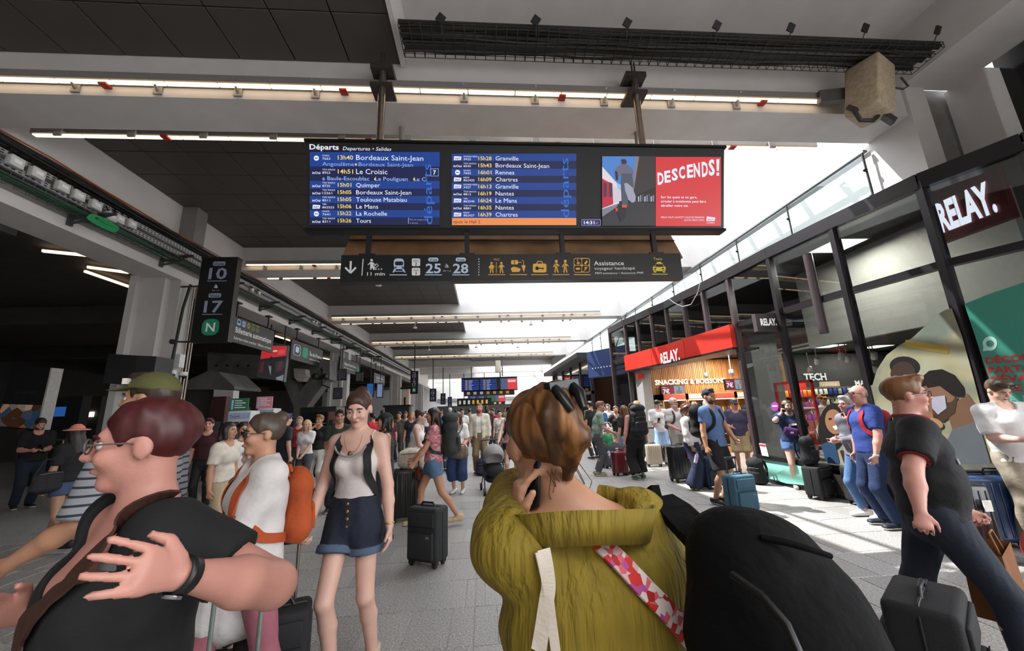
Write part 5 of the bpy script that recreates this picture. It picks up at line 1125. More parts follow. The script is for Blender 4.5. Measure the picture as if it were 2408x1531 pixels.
# low dark kiosks and platform screens farther on
for i, (x0, x1, y0, D, c, lab) in enumerate(((905, 962, 958, 26, '#2b2b2e', 'dark low kiosk between the far columns'), (945, 962, 915, 30, '#d9c3ae', 'beige panel with a large figure 1 beyond the kiosk'), (800, 860, 962, 19, '#222225', 'dark counter behind the second column'))):
    a = onY(x0, y0, D); b = onY(x1, y0, D); t = thing('kiosk', lab, 'kiosk', ((a.x + b.x) / 2, D, 0)); w_ = b.x - a.x
    MB().bb((-w_ / 2, 0, 0), (w_ / 2, .8, a.z)).build('body', [mat(c, .6)], t); MB().bb((-w_ / 2 - .1, -.1, a.z), (w_ / 2 + .1, .9, a.z + .12)).build('top', [BLACKM], t)
    if i == 1: put_text(MB(), '1', (-.1, -.01, a.z * .55), (1, 0, 0), (0, 0, 1), a.z * .28).build('figure', [PK], t)
# ================================================================== BODIES: distance fields turned into one skin
class Field:
    def __init__(s, lo, hi, h):
        s.h = h; s.o = np.array(lo, float) - 2 * h; s.n = np.ceil((np.array(hi, float) - np.array(lo, float)) / h).astype(int) + 5
        s.d = np.full(s.n, 1.0, np.float32)
    def blk(s, lo, hi):
        i0 = np.clip(np.floor((np.array(lo) - s.o) / s.h).astype(int), 0, s.n - 1); i1 = np.clip(np.ceil((np.array(hi) - s.o) / s.h).astype(int) + 1, 1, s.n)
        if np.any(i1 <= i0): return None
        ax = [s.o[k] + s.h * np.arange(i0[k], i1[k]) for k in range(3)]
        P = np.stack(np.meshgrid(*ax, indexing='ij'), -1).astype(np.float32)
        return (slice(i0[0], i1[0]), slice(i0[1], i1[1]), slice(i0[2], i1[2])), P
    def put(s, sl, d, k, op='u'):
        a = s.d[sl]
        if op == 'u':
            if k > 0: t = np.clip(.5 + .5 * (a - d) / k, 0, 1); s.d[sl] = a * (1 - t) + d * t - k * t * (1 - t)
            else: s.d[sl] = np.minimum(a, d)
        else:
            d = -d
            if k > 0: t = np.clip(.5 - .5 * (a - d) / k, 0, 1); s.d[sl] = a * (1 - t) + d * t + k * t * (1 - t)
            else: s.d[sl] = np.maximum(a, d)
    def cap(s, a, b, ra, rb=None, k=.02, op='u'):
        rb = ra if rb is None else rb; a = np.array(a, float); b = np.array(b, float); m = max(ra, rb) + k + 3 * s.h
        r = s.blk(np.minimum(a, b) - m, np.maximum(a, b) + m)
        if r is None: return s
        sl, P = r; ab = b - a; L2 = max(1e-9, ab @ ab); t = np.clip(((P - a) @ ab) / L2, 0, 1)
        d = np.linalg.norm(P - a - t[..., None] * ab, axis=-1) - (ra + (rb - ra) * t); s.put(sl, d.astype(np.float32), k, op); return s
    def ecap(s, a, b, side, wa, wb, da, db, k=.03, flat=(0, 0), op='u', wave=None):
        """elliptical limb from a to b: half widths along side, half depths across; flat ends make hems"""
        a = np.array(a, float); b = np.array(b, float); m = max(wa, wb, da, db) + k + 3 * s.h + (wave[0] if wave else 0)
        r = s.blk(np.minimum(a, b) - m, np.maximum(a, b) + m)
        if r is None: return s
        sl, P = r; ab = b - a; L = max(1e-6, np.linalg.norm(ab)); ax = ab / L; sd = np.array(side, float); sd = sd - ax * (sd @ ax); sd /= max(1e-6, np.linalg.norm(sd)); dp = np.cross(ax, sd)
        q = P - a; t = (q @ ax); tc = np.clip(t, 0, L); f = tc / L; w = wa + (wb - wa) * f; dd = da + (db - da) * f
        u = q @ sd; v = q @ dp
        if wave:
            ang = np.arctan2(v, u); mod = 1 + wave[0] / np.maximum(w, .01) * np.sin(ang * wave[1]) * f; w = w * mod; dd = dd * mod
        mn = np.minimum(w, dd); e = t - tc; e0 = np.where(e < 0, -e, 0); e1 = np.where(e > 0, e, 0)
        rad = np.sqrt((u / w) ** 2 + (v / dd) ** 2)
        ee = (0 if flat[0] else e0) + (0 if flat[1] else e1)
        d = (np.sqrt(rad ** 2 + (ee / mn) ** 2) - 1) * mn
        if flat[0]: d = np.maximum(d, e0 + (t < 0) * 0.0 - 0.0 * e0) if False else np.where(t < 0, np.maximum(d, -t), d)
        if flat[1]: d = np.where(t > L, np.maximum(d, t - L), d)
        s.put(sl, d.astype(np.float32), k, op); return s
    def ell(s, c, r, M=None, k=.02, op='u'):
        c = np.array(c, float); r = np.array(r, float); m = r.max() + k + 3 * s.h
        bk_ = s.blk(c - m, c + m)
        if bk_ is None: return s
        sl, P = bk_; q = P - c
        if M is not None: q = q @ M
        k0 = np.linalg.norm(q / r, axis=-1); k1 = np.linalg.norm(q / (r * r), axis=-1)
        d = np.where(k1 > 1e-6, k0 * (k0 - 1) / np.maximum(k1, 1e-6), -r.min()); s.put(sl, d.astype(np.float32), k, op); return s
    def plane(s, p, n, keep=True):
        """cut away everything on the side the normal points to"""
        ax = [s.o[k] + s.h * np.arange(s.n[k]) for k in range(3)]; n = np.array(n, float) / np.linalg.norm(n); p = np.array(p, float)
        d = (ax[0][:, None, None] - p[0]) * n[0] + (ax[1][None, :, None] - p[1]) * n[1] + (ax[2][None, None, :] - p[2]) * n[2]
        s.d = np.maximum(s.d, d.astype(np.float32)); return s
    def noise(s, amp, f, seed=0, stretch=(1, 1, 1)):
        ax = [(s.o[k] + s.h * np.arange(s.n[k])) * f * stretch[k] for k in range(3)]; X, Y, Z = np.meshgrid(*ax, indexing='ij'); r = np.random.RandomState(seed); d = 0
        for i in range(4):
            w_ = r.randn(3) * (1 + i * .6); d = d + np.sin(X * w_[0] + Y * w_[1] + Z * w_[2] + r.rand() * 6) / (1 + i * .4)
        s.d = s.d + (amp * d / 2.2).astype(np.float32); return s
    def mesh(s):
        d = s.d; sg = d < 0; h = s.h
        c = [sg[i:s.n[0] - 1 + i, j:s.n[1] - 1 + j, k:s.n[2] - 1 + k] for i in (0, 1) for j in (0, 1) for k in (0, 1)]
        cnt = sum(x.astype(np.int8) for x in c); act = (cnt > 0) & (cnt < 8)
        idx = np.argwhere(act)
        if len(idx) == 0: return np.zeros((0, 3)), np.zeros((0, 4), int)
        cid = np.full(act.shape, -1, np.int64); cid[act] = np.arange(len(idx))
        corner = np.array([(i, j, k) for i in (0, 1) for j in (0, 1) for k in (0, 1)])
        val = np.stack([d[idx[:, 0] + a, idx[:, 1] + b, idx[:, 2] + e] for a, b, e in corner], 1)
        acc = np.zeros((len(idx), 3)); num = np.zeros(len(idx))
        for p in range(8):
            for q in range(p + 1, 8):
                if np.abs(corner[p] - corner[q]).sum() != 1: continue
                va, vb = val[:, p], val[:, q]; m = (va < 0) != (vb < 0); t = np.where(m, va / np.where(m, va - vb, 1), 0)
                acc += np.where(m[:, None], corner[p] + t[:, None] * (corner[q] - corner[p]), 0); num += m
        V = s.o + h * (idx + acc / num[:, None]); F = []
        for ax in range(3):
            o1, o2 = (ax + 1) % 3, (ax + 2) % 3
            sl0 = [slice(None)] * 3; sl1 = [slice(None)] * 3; sl0[ax] = slice(0, -1); sl1[ax] = slice(1, None)
            a, b = sg[tuple(sl0)], sg[tuple(sl1)]; e = np.argwhere(a != b); e = e[(e[:, o1] > 0) & (e[:, o2] > 0)]
            e = e[(e[:, o1] < s.n[o1] - 1) & (e[:, o2] < s.n[o2] - 1)]
            if len(e) == 0: continue
            ins = a[e[:, 0], e[:, 1], e[:, 2]]
            def g(d1, d2):
                i = e.copy(); i[:, o1] -= d1; i[:, o2] -= d2; return cid[i[:, 0], i[:, 1], i[:, 2]]
            q = np.stack([g(1, 1), g(0, 1), g(0, 0), g(1, 0)], 1); q[~ins] = q[~ins][:, ::-1]; F.append(q)
        F = np.concatenate(F); F = F[(F >= 0).all(1)]
        return V, F
    def build(s, name, mats, parent=None, loc=None, matfn=None):
        V, F = s.mesh(); me = bpy.data.meshes.new(name)
        me.vertices.add(len(V)); me.vertices.foreach_set('co', V.astype(np.float32).ravel())
        me.loops.add(len(F) * 4); me.loops.foreach_set('vertex_index', F.astype(np.int32).ravel())
        me.polygons.add(len(F)); me.polygons.foreach_set('loop_start', np.arange(0, len(F) * 4, 4, dtype=np.int32))
        me.polygons.foreach_set('use_smooth', np.ones(len(F), bool))
        for m in mats: me.materials.append(m)
        if matfn is not None and len(F): me.polygons.foreach_set('material_index', matfn(V[F].mean(1)).astype(np.int32))
        me.update(calc_edges=True); return link_mesh(name, me, parent, loc)
def A3(*v): return np.array(v, float)
def rotm(yaw=0, pitch=0, roll=0): return np.array(Euler((pitch, roll, yaw), 'YXZ').to_matrix())
def ik(a, t, l1, l2, hint):
    a = A3(*a); t = A3(*t); d = t - a; L = np.linalg.norm(d); u = d / max(L, 1e-6); L = min(L, (l1 + l2) * .995); t = a + u * L
    x = (l1 * l1 - l2 * l2 + L * L) / (2 * L); y = math.sqrt(max(0, l1 * l1 - x * x)); hv = A3(*hint); hv = hv - u * (hv @ u); n = np.linalg.norm(hv)
    hv = hv / n if n > 1e-6 else A3(0, 0, 1); return a + u * x + hv * y, t
def cloth(col, bump=.25, var=.10): return mat(col, .85, var=var, scale=9, bump=bump, bscale=28, key='cloth')
SKINS = {'pale': '#cfa594', 'pink': '#c98f80', 'tan': '#b58468', 'olive': '#a87f66', 'brown': '#74503e', 'dark': '#4a352b'}
def skin_mat(t):
    return mat(SKINS.get(t, t), .48, var=.07, scale=6, bump=.05, bscale=90, key='skin')
def hand(f, wr, d, nrm, side, s, curl=.35, spread=.34, thumb=.4):
    """palm, four unequal fingers with two bends and a thumb leaving the side of the palm"""
    d = d / np.linalg.norm(d); nrm = nrm - d * (nrm @ d); nrm = nrm / max(1e-6, np.linalg.norm(nrm)); sd = np.cross(d, nrm) * side
    pe = wr + d * .085 * s
    f.ecap(wr, pe, sd, .026 * s, .041 * s, .017 * s, .014 * s, .012 * s)
    for i, (o, L) in enumerate(((.0335, .072), (.0115, .082), (-.0108, .076), (-.0325, .058))):
        L += .014; b = pe + sd * o * s * .94 - d * (abs(o) * .12 + .016) * s; dd = d + sd * spread * o * 12; dd /= np.linalg.norm(dd)
        c1 = curl * (1 + .12 * i); v1 = dd * math.cos(c1) + nrm * math.sin(c1); v2 = dd * math.cos(c1 * 2.1) + nrm * math.sin(c1 * 2.1); v3 = dd * math.cos(c1 * 2.9) + nrm * math.sin(c1 * 2.9)
        p1 = b + v1 * L * .45 * s; p2 = p1 + v2 * L * .32 * s; p3 = p2 + v3 * L * .25 * s
        f.cap(b, p1, .0094 * s, .0088 * s, .003 * s); f.cap(p1, p2, .0088 * s, .0082 * s, .002 * s); f.cap(p2, p3, .0082 * s, .0076 * s, .002 * s)
    tb = wr + d * .025 * s + sd * .028 * s; t1 = tb + (d * .62 + sd * .65 + nrm * thumb * .6) * .042 * s; t2 = t1 + (d * .85 + sd * .15 + nrm * thumb) * .034 * s
    f.cap(tb, t1, .015 * s, .0115 * s, .01 * s); f.cap(t1, t2, .0112 * s, .009 * s, .004 * s)
def person(label, pos, H=1.7, face=180, fem=False, g=1.0, skin='pale', hair=('short', '#3a2a20'), head=(0, 0, 0), top=None, bot=None, shoe='#22222a', rh=None, lh=None, rf=(.10, 0), lf=(-.10, 0), lean=(0, 0),
           h=None, glasses=None, beard=None, hat=None, curl=(.4, .4), elb=None, group=None, rn=None, ln=None, socks=None, drop=0.0, bag=None, near=False, foot=(0, 0), lift=(0, 0), hoff=(0, 0, 0)):
    S = H / 1.75; D = max(.6, math.hypot(pos[0], pos[1]))
    if h is None: h = .009 if D < 3.6 else .0115 if D < 7 else .015 if D < 10 else .02 if D < 14 else .028 if D < 22 else .04
    t = thing('person', label, 'person', (pos[0], pos[1], 0), math.radians(face), group)
    sw, cw, ww, hw = ((.150, .140, .118, .160) if fem else (.178, .165, .145, .152)); cd, wd, hd = ((.100, .088, .112) if fem else (.112, .105, .112))
    gg = 1 + (g - 1) * .8; sk = skin_mat(skin)
    def P(x, y, z): return A3(x, y, z) * S
    zp = .94 - drop; lx, ly = lean
    pel = P(0, 0, zp); wst = P(lx * .25, ly * .25, zp + .15); chs = P(lx * .65, ly * .65, zp + .35); nb = P(lx, ly, zp + .53); shc = P(lx * .95, ly * .95, zp + .475)
    shl = {1: shc + P(sw, -.005, 0), -1: shc + P(-sw, -.005, 0)}
    HR = rotm(*head); hc = nb + P(lx * .25 + hoff[0], ly * .25 + .012 + hoff[1], .165 + hoff[2]); HD = lambda x, y, z: hc + HR @ (A3(x, y, z) * S)
    hip = {1: pel + P(.085 * gg, 0, -.03), -1: pel + P(-.085 * gg, 0, -.03)}
    ft = {1: (rf, foot[0], lift[0]), -1: (lf, foot[1], lift[1])}; J = {'S': S, 't': t, 'hc': hc, 'HR': HR, 'sh': shl, 'chs': chs, 'pel': pel, 'nb': nb, 'wst': wst}
    ank, kne, toe, wri, elo = {}, {}, {}, {}, {}
    for s in (1, -1):
        f_, yaw, up = ft[s]; a_ = P(f_[0], f_[1] - .05, .085 + up); kne[s], ank[s] = ik(hip[s], a_, .44 * S, .43 * S, (0.12 * s, 1, .1)); fy = math.radians(yaw)
        fd = A3(math.sin(fy) + .12 * s, math.cos(fy), 0); fd /= np.linalg.norm(fd); toe[s] = (ank[s] * A3(1, 1, 0) + A3(0, 0, ank[s][2] - .055 * S), fd)
        tg = rh if s == 1 else lh; tg = tg if tg is not None else (.25 * s + lx * .5, .03, .80 if fem else .80)
        el = (elb or {}).get(s, (.35 * s, -.8, -.3)); elo[s], wri[s] = ik(shl[s], P(*tg), .295 * S, .255 * S, el)
    J.update(ank=ank, kne=kne, wri=wri, elo=elo, toe=toe)
    pts = np.array([hc + A3(0, 0, .16 * S), *wri.values(), *elo.values(), *kne.values(), *ank.values(), *shl.values(), pel]); pad = .26 * S
    lo = pts.min(0) - pad; hi = pts.max(0) + pad; lo[2] = -.02
    # ---- the body: one continuous skin
    f = Field(lo, hi, h)
    X = A3(1, 0, 0)
    def torso(f, o=0.0, k=.05, zlo=None, ob=0.0):
        lowz = pel - P(0, 0, .06) if zlo is None else None
        f.ecap(lowz if zlo is None else zlo, wst, X, (hw * gg) * S + o + ob, ww * gg * S + o + ob * .5, hd * gg * S + o + ob, wd * gg * S + o + ob * .5, k * S, flat=(0 if zlo is None else 1, 0))
        f.ecap(wst, chs, X, ww * gg * S + o, cw * gg * S + o, wd * gg * S + o, cd * gg * S + o, k * S)
        f.ecap(chs, shc - P(0, 0, .01), X, cw * gg * S + o, sw * .84 * S + o, cd * gg * S + o, .075 * S + o, k * S)
        for s in (1, -1):
            f.cap(shl[s] - P(.02 * s, 0, .012), nb - P(0, .012, -.005), .058 * S + o, .05 * S + o * .4, .04 * S)
            if fem: f.ell(chs + P(.068 * s, cd * gg * .72, -.02), (.062 * S + o, .058 * S + o, .064 * S + o), None, .035 * S)
        if g > 1.15: f.ell(wst + P(0, .05, .0), (ww * gg * S + o, wd * gg * S + o, .17 * S + o), None, .05 * S)
    torso(f)
    for s in (1, -1):
        f.cap(hip[s] + P(.0, 0, .02), kne[s], .084 * S * gg, .054 * S * (1 + (gg - 1) * .5), .04 * S)
        c_ = kne[s] * .65 + ank[s] * .35 + P(0, -.018, 0); f.cap(kne[s], c_, .05 * S, .053 * S * (1 + (gg - 1) * .5), .02 * S); f.cap(c_, ank[s], .05 * S, .036 * S, .02 * S)
        b_, fd = toe[s]; f.ecap(b_ - fd * .045 * S + P(0, 0, .018), b_ + fd * .17 * S, np.cross(fd, A3(0, 0, 1)), .033 * S, .034 * S, .03 * S, .018 * S, .02 * S)
        f.cap(shl[s], elo[s], .052 * S * gg, .041 * S * gg, .03 * S); f.cap(elo[s], elo[s] * .6 + wri[s] * .4, .041 * S * gg, .042 * S * gg, .015 * S); f.cap(elo[s] * .6 + wri[s] * .4, wri[s], .041 * S * gg, .026 * S, .015 * S)
        dv = wri[s] - elo[s]; dv /= np.linalg.norm(dv); hn = rn if s == 1 else ln
        if hn is None: hn = (A3(-s * .9, .15, 0), None)
        hdv = dv if hn[1] is None else A3(*hn[1]); hand(f, wri[s] + dv * .0, hdv, A3(*hn[0]), s, S, curl[0 if s == 1 else 1]); J.setdefault('hd', {})[s] = hdv / np.linalg.norm(hdv)
    nk = (.049 if fem else .058) * S * (1 + (gg - 1) * .5)
    f.cap(nb - P(0, .01, .03), HD(0, -.012, -.055), nk * 1.05, nk, .025 * S)
    # head
    M = HR
    f.ell(HD(0, -.008, .028), A3(.076, .097, .093) * S, M, .01); f.ell(HD(0, .028, -.042), A3(.057, .064, .072) * S, M, .03 * S); f.ell(HD(0, .07, -.098), A3(.026, .022, .02) * S, M, .025 * S)
    f.cap(HD(-.03, .082, .024), HD(.03, .082, .024), .014 * S, None, .018 * S); f.cap(HD(0, .098, .008), HD(0, .119, -.026), .008 * S, .0125 * S, .012 * S); f.cap(HD(-.012, .108, -.03), HD(.012, .108, -.03), .008 * S, None, .008 * S)
    for s in (1, -1):
        f.ell(HD(.032 * s, .101, .003), A3(.017, .012, .011) * S, M, .012 * S, 'd'); f.ell(HD(.077 * s, -.006, -.008), A3(.011, .021, .034) * S, M, .008 * S); f.ell(HD(.04 * s, .07, -.03), A3(.022, .025, .022) * S, M, .025 * S)
    f.ell(HD(0, .094, -.062), A3(.024, .012, .009) * S, M, .008 * S)
    f.build('body', [sk], t)
    if D < 24:
        eye = MB().ball((0, 0, 0), .0122 * S, 12).mesh('eye', [mat('#c9c0b8' if D < 7 else '#2a1d18', .2, var=0)]); iris = MB().ball((0, 0, 0), .0062 * S, 8).mesh('iris', [mat('#1c1410', .15, var=0)])
        for s in (1, -1):
            eo = link_mesh('eye', eye, t, Vector(HD(.032 * s, .0825, .002)))
            if D < 7: link_mesh('iris', iris, eo, Vector(HR @ (A3(.0, .0078, -.001) * S)))
            if D < 7: MB().tube([HD(.018 * s, .0925, .007), HD(.032 * s, .0965, .0115), HD(.047 * s, .0885, .006)], [.002 * S, .004 * S, .002 * S], 6).build('eyelid', [sk], t)
            if D < 12: MB().tube([HD(.014 * s, .098, .022), HD(.032 * s, .099, .027), HD(.05 * s, .086, .021)], [.004 * S, .005 * S, .003 * S], 6).build('eyebrow', [mat(hair[1] if hair[0] != 'bald' else '#6a5a50', .8)], t)
        if D < 12:
            MB().ball(HD(0, .0985, -.062), (.021 * S, .008 * S, .0065 * S), 10, M=Matrix(M.tolist())).build('lips', [mat('#a8584e' if skin not in ('brown', 'dark') else '#6a3830', .5)], t)
    # ---- clothes
    if bot:
        kd = bot.get('kind', 'trousers'); L = bot.get('len', 1.93); lo_ = bot.get('loose', .014) * S; rise = bot.get('rise', .09)
        fb_ = Field(lo, hi, h); wz = pel + (wst - pel) * (rise / .15)
        if kd == 'skirt':
            e_ = pel - P(0, 0, L); fb_.ecap(wz, pel - P(0, 0, .02), X, (ww + .02) * gg * S, (hw + .018) * gg * S, (wd + .015) * gg * S, (hd + .018) * gg * S, .03 * S, flat=(1, 0)); fb_.ecap(pel - P(0, 0, .02), e_, X, (hw + .02) * gg * S, (hw + bot.get('flare', .08)) * gg * S, (hd + .02) * gg * S, (hd + bot.get('flare', .08)) * gg * S, .03 * S, flat=(0, 1), wave=(.012 * S, 9))
        else:
            fb_.ecap(pel - P(0, 0, .07), wz, X, hw * gg * S + lo_, (ww + (hw - ww) * .45) * gg * S + lo_, hd * gg * S + lo_, (wd + .004) * gg * S + lo_, .04 * S, flat=(0, 1))
            for s in (1, -1):
                r0 = .084 * S * gg + lo_; r1 = .056 * S + lo_ * bot.get('kf', 1.0); rr = .05 * S + lo_ * bot.get('af', 1.0)
                if L <= 1: e_ = hip[s] + (kne[s] - hip[s]) * L; fb_.ecap(hip[s], e_, X, r0, r0 + (r1 - r0) * L + bot.get('flare', .015) * S, r0, r0 + (r1 - r0) * L + bot.get('flare', .015) * S, .035 * S, flat=(0, 1))
                else:
                    fb_.cap(hip[s], kne[s], r0, r1, .04 * S); e_ = kne[s] + (ank[s] - kne[s]) * (L - 1) * 1.04; rb = r1 + (rr - r1) * (L - 1) + bot.get('flare', 0) * S
                    fb_.ecap(kne[s], e_, X, r1, rb, r1, rb, .03 * S, flat=(0, 1))
        fb_.noise(.004 * bot.get('wr', 1), 22, 3, (1, 1, .6))
        fb_.build(bot.get('name', 'shorts' if L <= 1 and kd != 'skirt' else kd), [bot['m'] if 'm' in bot else cloth(bot['col'])], t)
        if bot.get('cuff'):
            fc = Field(lo, hi, h)
            for s in (1, -1):
                e_ = hip[s] + (kne[s] - hip[s]) * L; e2 = hip[s] + (kne[s] - hip[s]) * (L - .1); rr_ = (.084 * S * gg + lo_) * .92 + bot.get('flare', .015) * S; fc.ecap(e2, e_, X, rr_ + .004, rr_ + .007, rr_ + .004, rr_ + .007, .0, flat=(1, 1))
            fc.build('cuff', [cloth(bot['cuff'])], t)
    if top:
        o = top.get('loose', .016) * S; hem = top.get('hem', .02); ft_ = Field(lo, hi, h); kd = top.get('kind', 'tee')
        torso(ft_, o, .05, pel + P(0, 0, hem - 0.0) if hem > -.2 else None, 0 if top.get('tuck') or not bot else max(0, (bot.get('loose', .014) + .014) * S - o))
        if top.get('flare'): ft_.ecap(chs, pel + P(0, 0, hem), X, cw * gg * S + o, (hw + top['flare']) * gg * S + o, (cd + .01) * gg * S + o, (hd + top['flare']) * gg * S + o, .05 * S, flat=(0, 1), wave=(top.get('wave', .006) * S, 13))
        sl = top.get('sleeve', .6); so = top.get('sloose', .018) * S
        for s in (1, -1):
            if sl > 0:
                r0 = .055 * S * gg + so; e_ = shl[s] + (elo[s] - shl[s]) * min(sl, 1)
                ft_.ecap(shl[s], e_, X if abs((elo[s] - shl[s])[2]) > .1 else A3(0, 0, 1), r0, .048 * S * gg + so, r0, .048 * S * gg + so, .03 * S, flat=(0, 1 if sl <= 1 else 0))
                if sl > 1: e2 = elo[s] + (wri[s] - elo[s]) * (sl - 1); ft_.ecap(elo[s], e2, A3(.3, .5, .8), .046 * S * gg + so, .034 * S + so * .8, .046 * S * gg + so, .034 * S + so * .8, .02 * S, flat=(0, 1))
            else:
                aw = top.get('arm', .075)
                ft_.ell(shl[s] + P(.028 * s, 0, .0), A3(aw * .78, .11, aw * 1.45) * S, None, .012 * S, 'd')
        nd = top.get('neck', .04); nw = top.get('nw', .075)
        ft_.ell(nb + P(0, .045, .03 - nd * .35), A3(nw, .085 + nd * .25, .035 + nd) * S, None, .01 * S, 'd'); ft_.cap(nb + P(0, -.015, .0), nb + P(0, 0, .14), nk + .012 * S, None, .008, 'd')
        if top.get('nback'): ft_.ell(nb + P(0, -.045, .035), A3(nw, .075, top['nback']) * S, None, .01 * S, 'd')
        if top.get('open'): ft_.ecap(nb + P(0, .16, 0), pel + P(0, .2, -.2), X, .045 * S, .075 * S, .13 * S, .13 * S, .005, op='d')
        ft_.noise(.0045 * top.get('wr', 1), 20, 5, (1, 1, .7))
        J['shirt'] = ft_.build(top.get('name', 'shirt'), [top['m'] if 'm' in top else cloth(top['col'])], t)
        if top.get('collar'):
            MB().tube([Vector(nb + P(.075 * math.sin(a), .03 + .075 * math.cos(a) - .02, .03 - .02 * max(0, math.cos(a)))) for a in np.linspace(.35, 2 * PI - .35, 14)], .016 * S, 8).build('collar', [cloth(top['collar'])], t)
        if top.get('inner'):
            fi = Field(lo, hi, h); torso(fi, .007 * S, .05, pel + P(0, 0, hem + .04)); fi.ell(nb + P(0, .05, .02), A3(.07, .1, .06) * S, None, .01 * S, 'd'); fi.build('inner_shirt', [cloth(top['inner'])], t)
    if shoe:
        fs_ = Field(A3(lo[0], lo[1], -.02), A3(hi[0], hi[1], max(.3, ank[1][2] + .2, ank[-1][2] + .2)), min(h, .014)); 
        for s in (1, -1):
            b_, fd = toe[s]; sd = np.cross(fd, A3(0, 0, 1)); z0 = ank[s][2] - .085 * S
            a0 = b_ * A3(1, 1, 0) - fd * .055 * S + A3(0, 0, z0 + .042 * S); a1 = b_ * A3(1, 1, 0) + fd * .175 * S + A3(0, 0, z0 + .034 * S)
            fs_.ecap(a0, a1, sd, .042 * S, .046 * S, .042 * S, .034 * S, .02 * S); fs_.cap(a0 + A3(0, 0, .03 * S), ank[s] - A3(0, 0, .015 * S), .044 * S, .044 * S, .02 * S); fs_.plane((0, 0, ank[s][2] + .005 * S), (0, 0, 1)) if abs(ank[1][2] - ank[-1][2]) < .02 else None
        fs_.plane((0, 0, 0.002), (0, 0, -1))
        z_ = .026 * S; fs_.build('shoes', [mat(shoe, .6, var=.1), mat('#d8d5d0', .6)], t, None, lambda c: (c[:, 2] < z_) * 1)
    if socks:
        for s in (1, -1): MB().tube([ank[s] - A3(0, 0, .01), ank[s] + (kne[s] - ank[s]) * socks[1]], [.04 * S, .049 * S], 14).build('sock', [cloth(socks[0])], t)
    # ---- hair and hat
    st, hcol = hair[0], hair[1]; hm = hair[2] if len(hair) > 2 else ramp_mat([(.3, hcol), (.7, tuple(min(1, c * 1.55 + .004) for c in lin(hcol)))] if True else None, 60, .45, 'noise', (1, 1, .12), 3, key='hair')
    hh = min(h, .013)
    if st != 'bald':
        big = .04 if st == 'curly' else 0
        flo = hc - A3(.32, .34, .62) * S; fhi = hc + A3(.32, .30, .32) * S; fh = Field(flo, fhi, hh)
        fh.ell(HD(0, -.014, .036), A3(.084 + big, .106 + big, .094 + big) * S, M, .0); fh.ell(HD(0, .108, -.035), A3(.09, .075, .098) * S, M, .012 * S, 'd')
        if st in ('short', 'bun', 'pony', 'updo'): fh.ell(HD(0, .05, -.16), A3(.15, .13, .10) * S, M, .02 * S, 'd'); [fh.ell(HD(.085 * s, .012, -.02), A3(.03, .032, .04) * S, M, .01, 'd') for s in (1, -1)]
        if st == 'buzz': fh.ell(HD(0, .05, -.16), A3(.15, .14, .13) * S, M, .02 * S, 'd')
        if st in ('short',): fh.ell(HD(0, .06, .108), A3(.055, .045, .028) * S, M, .03 * S)
        if st == 'long':
            fh.ecap(HD(0, -.055, .02), nb + P(lx * .1, -.1, -.12), HR @ X, .085 * S, .105 * S, .06 * S, .035 * S, .03 * S)
            for s in (1, -1): fh.cap(HD(.07 * s, .0, .02), nb + P(.09 * s, .03, -.08), .028 * S, .03 * S, .03 * S)
        if st == 'bob':
            fh.ecap(HD(0, -.05, .02), HD(0, -.06, -.12), HR @ X, .09 * S, .1 * S, .06 * S, .05 * S, .03 * S); [fh.cap(HD(.075 * s, .01, .02), HD(.078 * s, .03, -.1), .026 * S, .028 * S, .03 * S) for s in (1, -1)]
        if st == 'bun': fh.ell(HD(0, -.085, .09), A3(.046, .044, .044) * S, M, .012 * S)
        if st == 'pony': fh.cap(HD(0, -.1, .05), HD(0, -.15, .03), .03 * S, .035 * S, .02 * S); fh.cap(HD(0, -.15, .03), HD(0, -.14, -.15), .036 * S, .018 * S, .02 * S)
        fh.noise(.004 if st != 'curly' else .014, 60 if st != 'curly' else 75, 4, (1, 1, .35) if st != 'curly' else (1, 1, 1))
        fh.build('hair', [hm], t)
    if beard:
        fbr = Field(hc - A3(.2, .2, .25) * S, hc + A3(.2, .2, .1) * S, hh); fbr.ell(HD(0, .034, -.068), A3(.064, .066, .062) * S, M, 0); fbr.ell(HD(0, .08, -.012), A3(.09, .06, .04) * S, M, .01, 'd'); fbr.ell(HD(0, .10, -.062), A3(.026, .03, .012) * S, M, .008, 'd'); fbr.build('beard', [mat(beard, .8)], t)
    if glasses:
        for s in (1, -1): MB().tube([HD(.034 * s + .024 * math.cos(a), .108, .002 + .018 * math.sin(a)) for a in np.linspace(0, 2 * PI, 15)], .0025 * S, 6).tube([HD(.057 * s, .104, .006), HD(.078 * s, .03, .006), HD(.08 * s, -.01, -.002)], .0025 * S, 6).build('glasses_rim', [mat(glasses, .3)], t)
        MB().tube([HD(-.011, .112, .006), HD(.011, .112, .006)], .0025 * S, 6).build('glasses_bridge', [mat(glasses, .3)], t)
        if glasses == '#0a0a0a':
            for s in (1, -1): MB().ball(HD(.034 * s, .108, .002), (.024 * S, .004 * S, .019 * S), 12, M=Matrix(M.tolist())).build('dark_lens', [mat('#050506', .1, var=0)], t)
    if hat:
        kd, hcl = hat[0], hat[1]; hmt = hat[2] if len(hat) > 2 and not isinstance(hat[2], str) else cloth(hcl)
        fq = Field(hc - A3(.28, .28, .1) * S, hc + A3(.28, .32, .22) * S, min(h, .012)); n_ = HR @ A3(0, .12, -1); fq.ell(HD(0, -.008, .04), A3(.09, .112, .098) * S, M, 0); fq.plane(HD(0, 0, .045), n_)
        if kd == 'cap': fq.ecap(HD(0, .06, .054), HD(0, .165, .048), HR @ X, .075 * S, .06 * S, .008 * S, .006 * S, .008)
        if kd == 'capback': fq.ecap(HD(0, -.06, .045), HD(0, -.15, .03), HR @ X, .075 * S, .06 * S, .008 * S, .006 * S, .008)
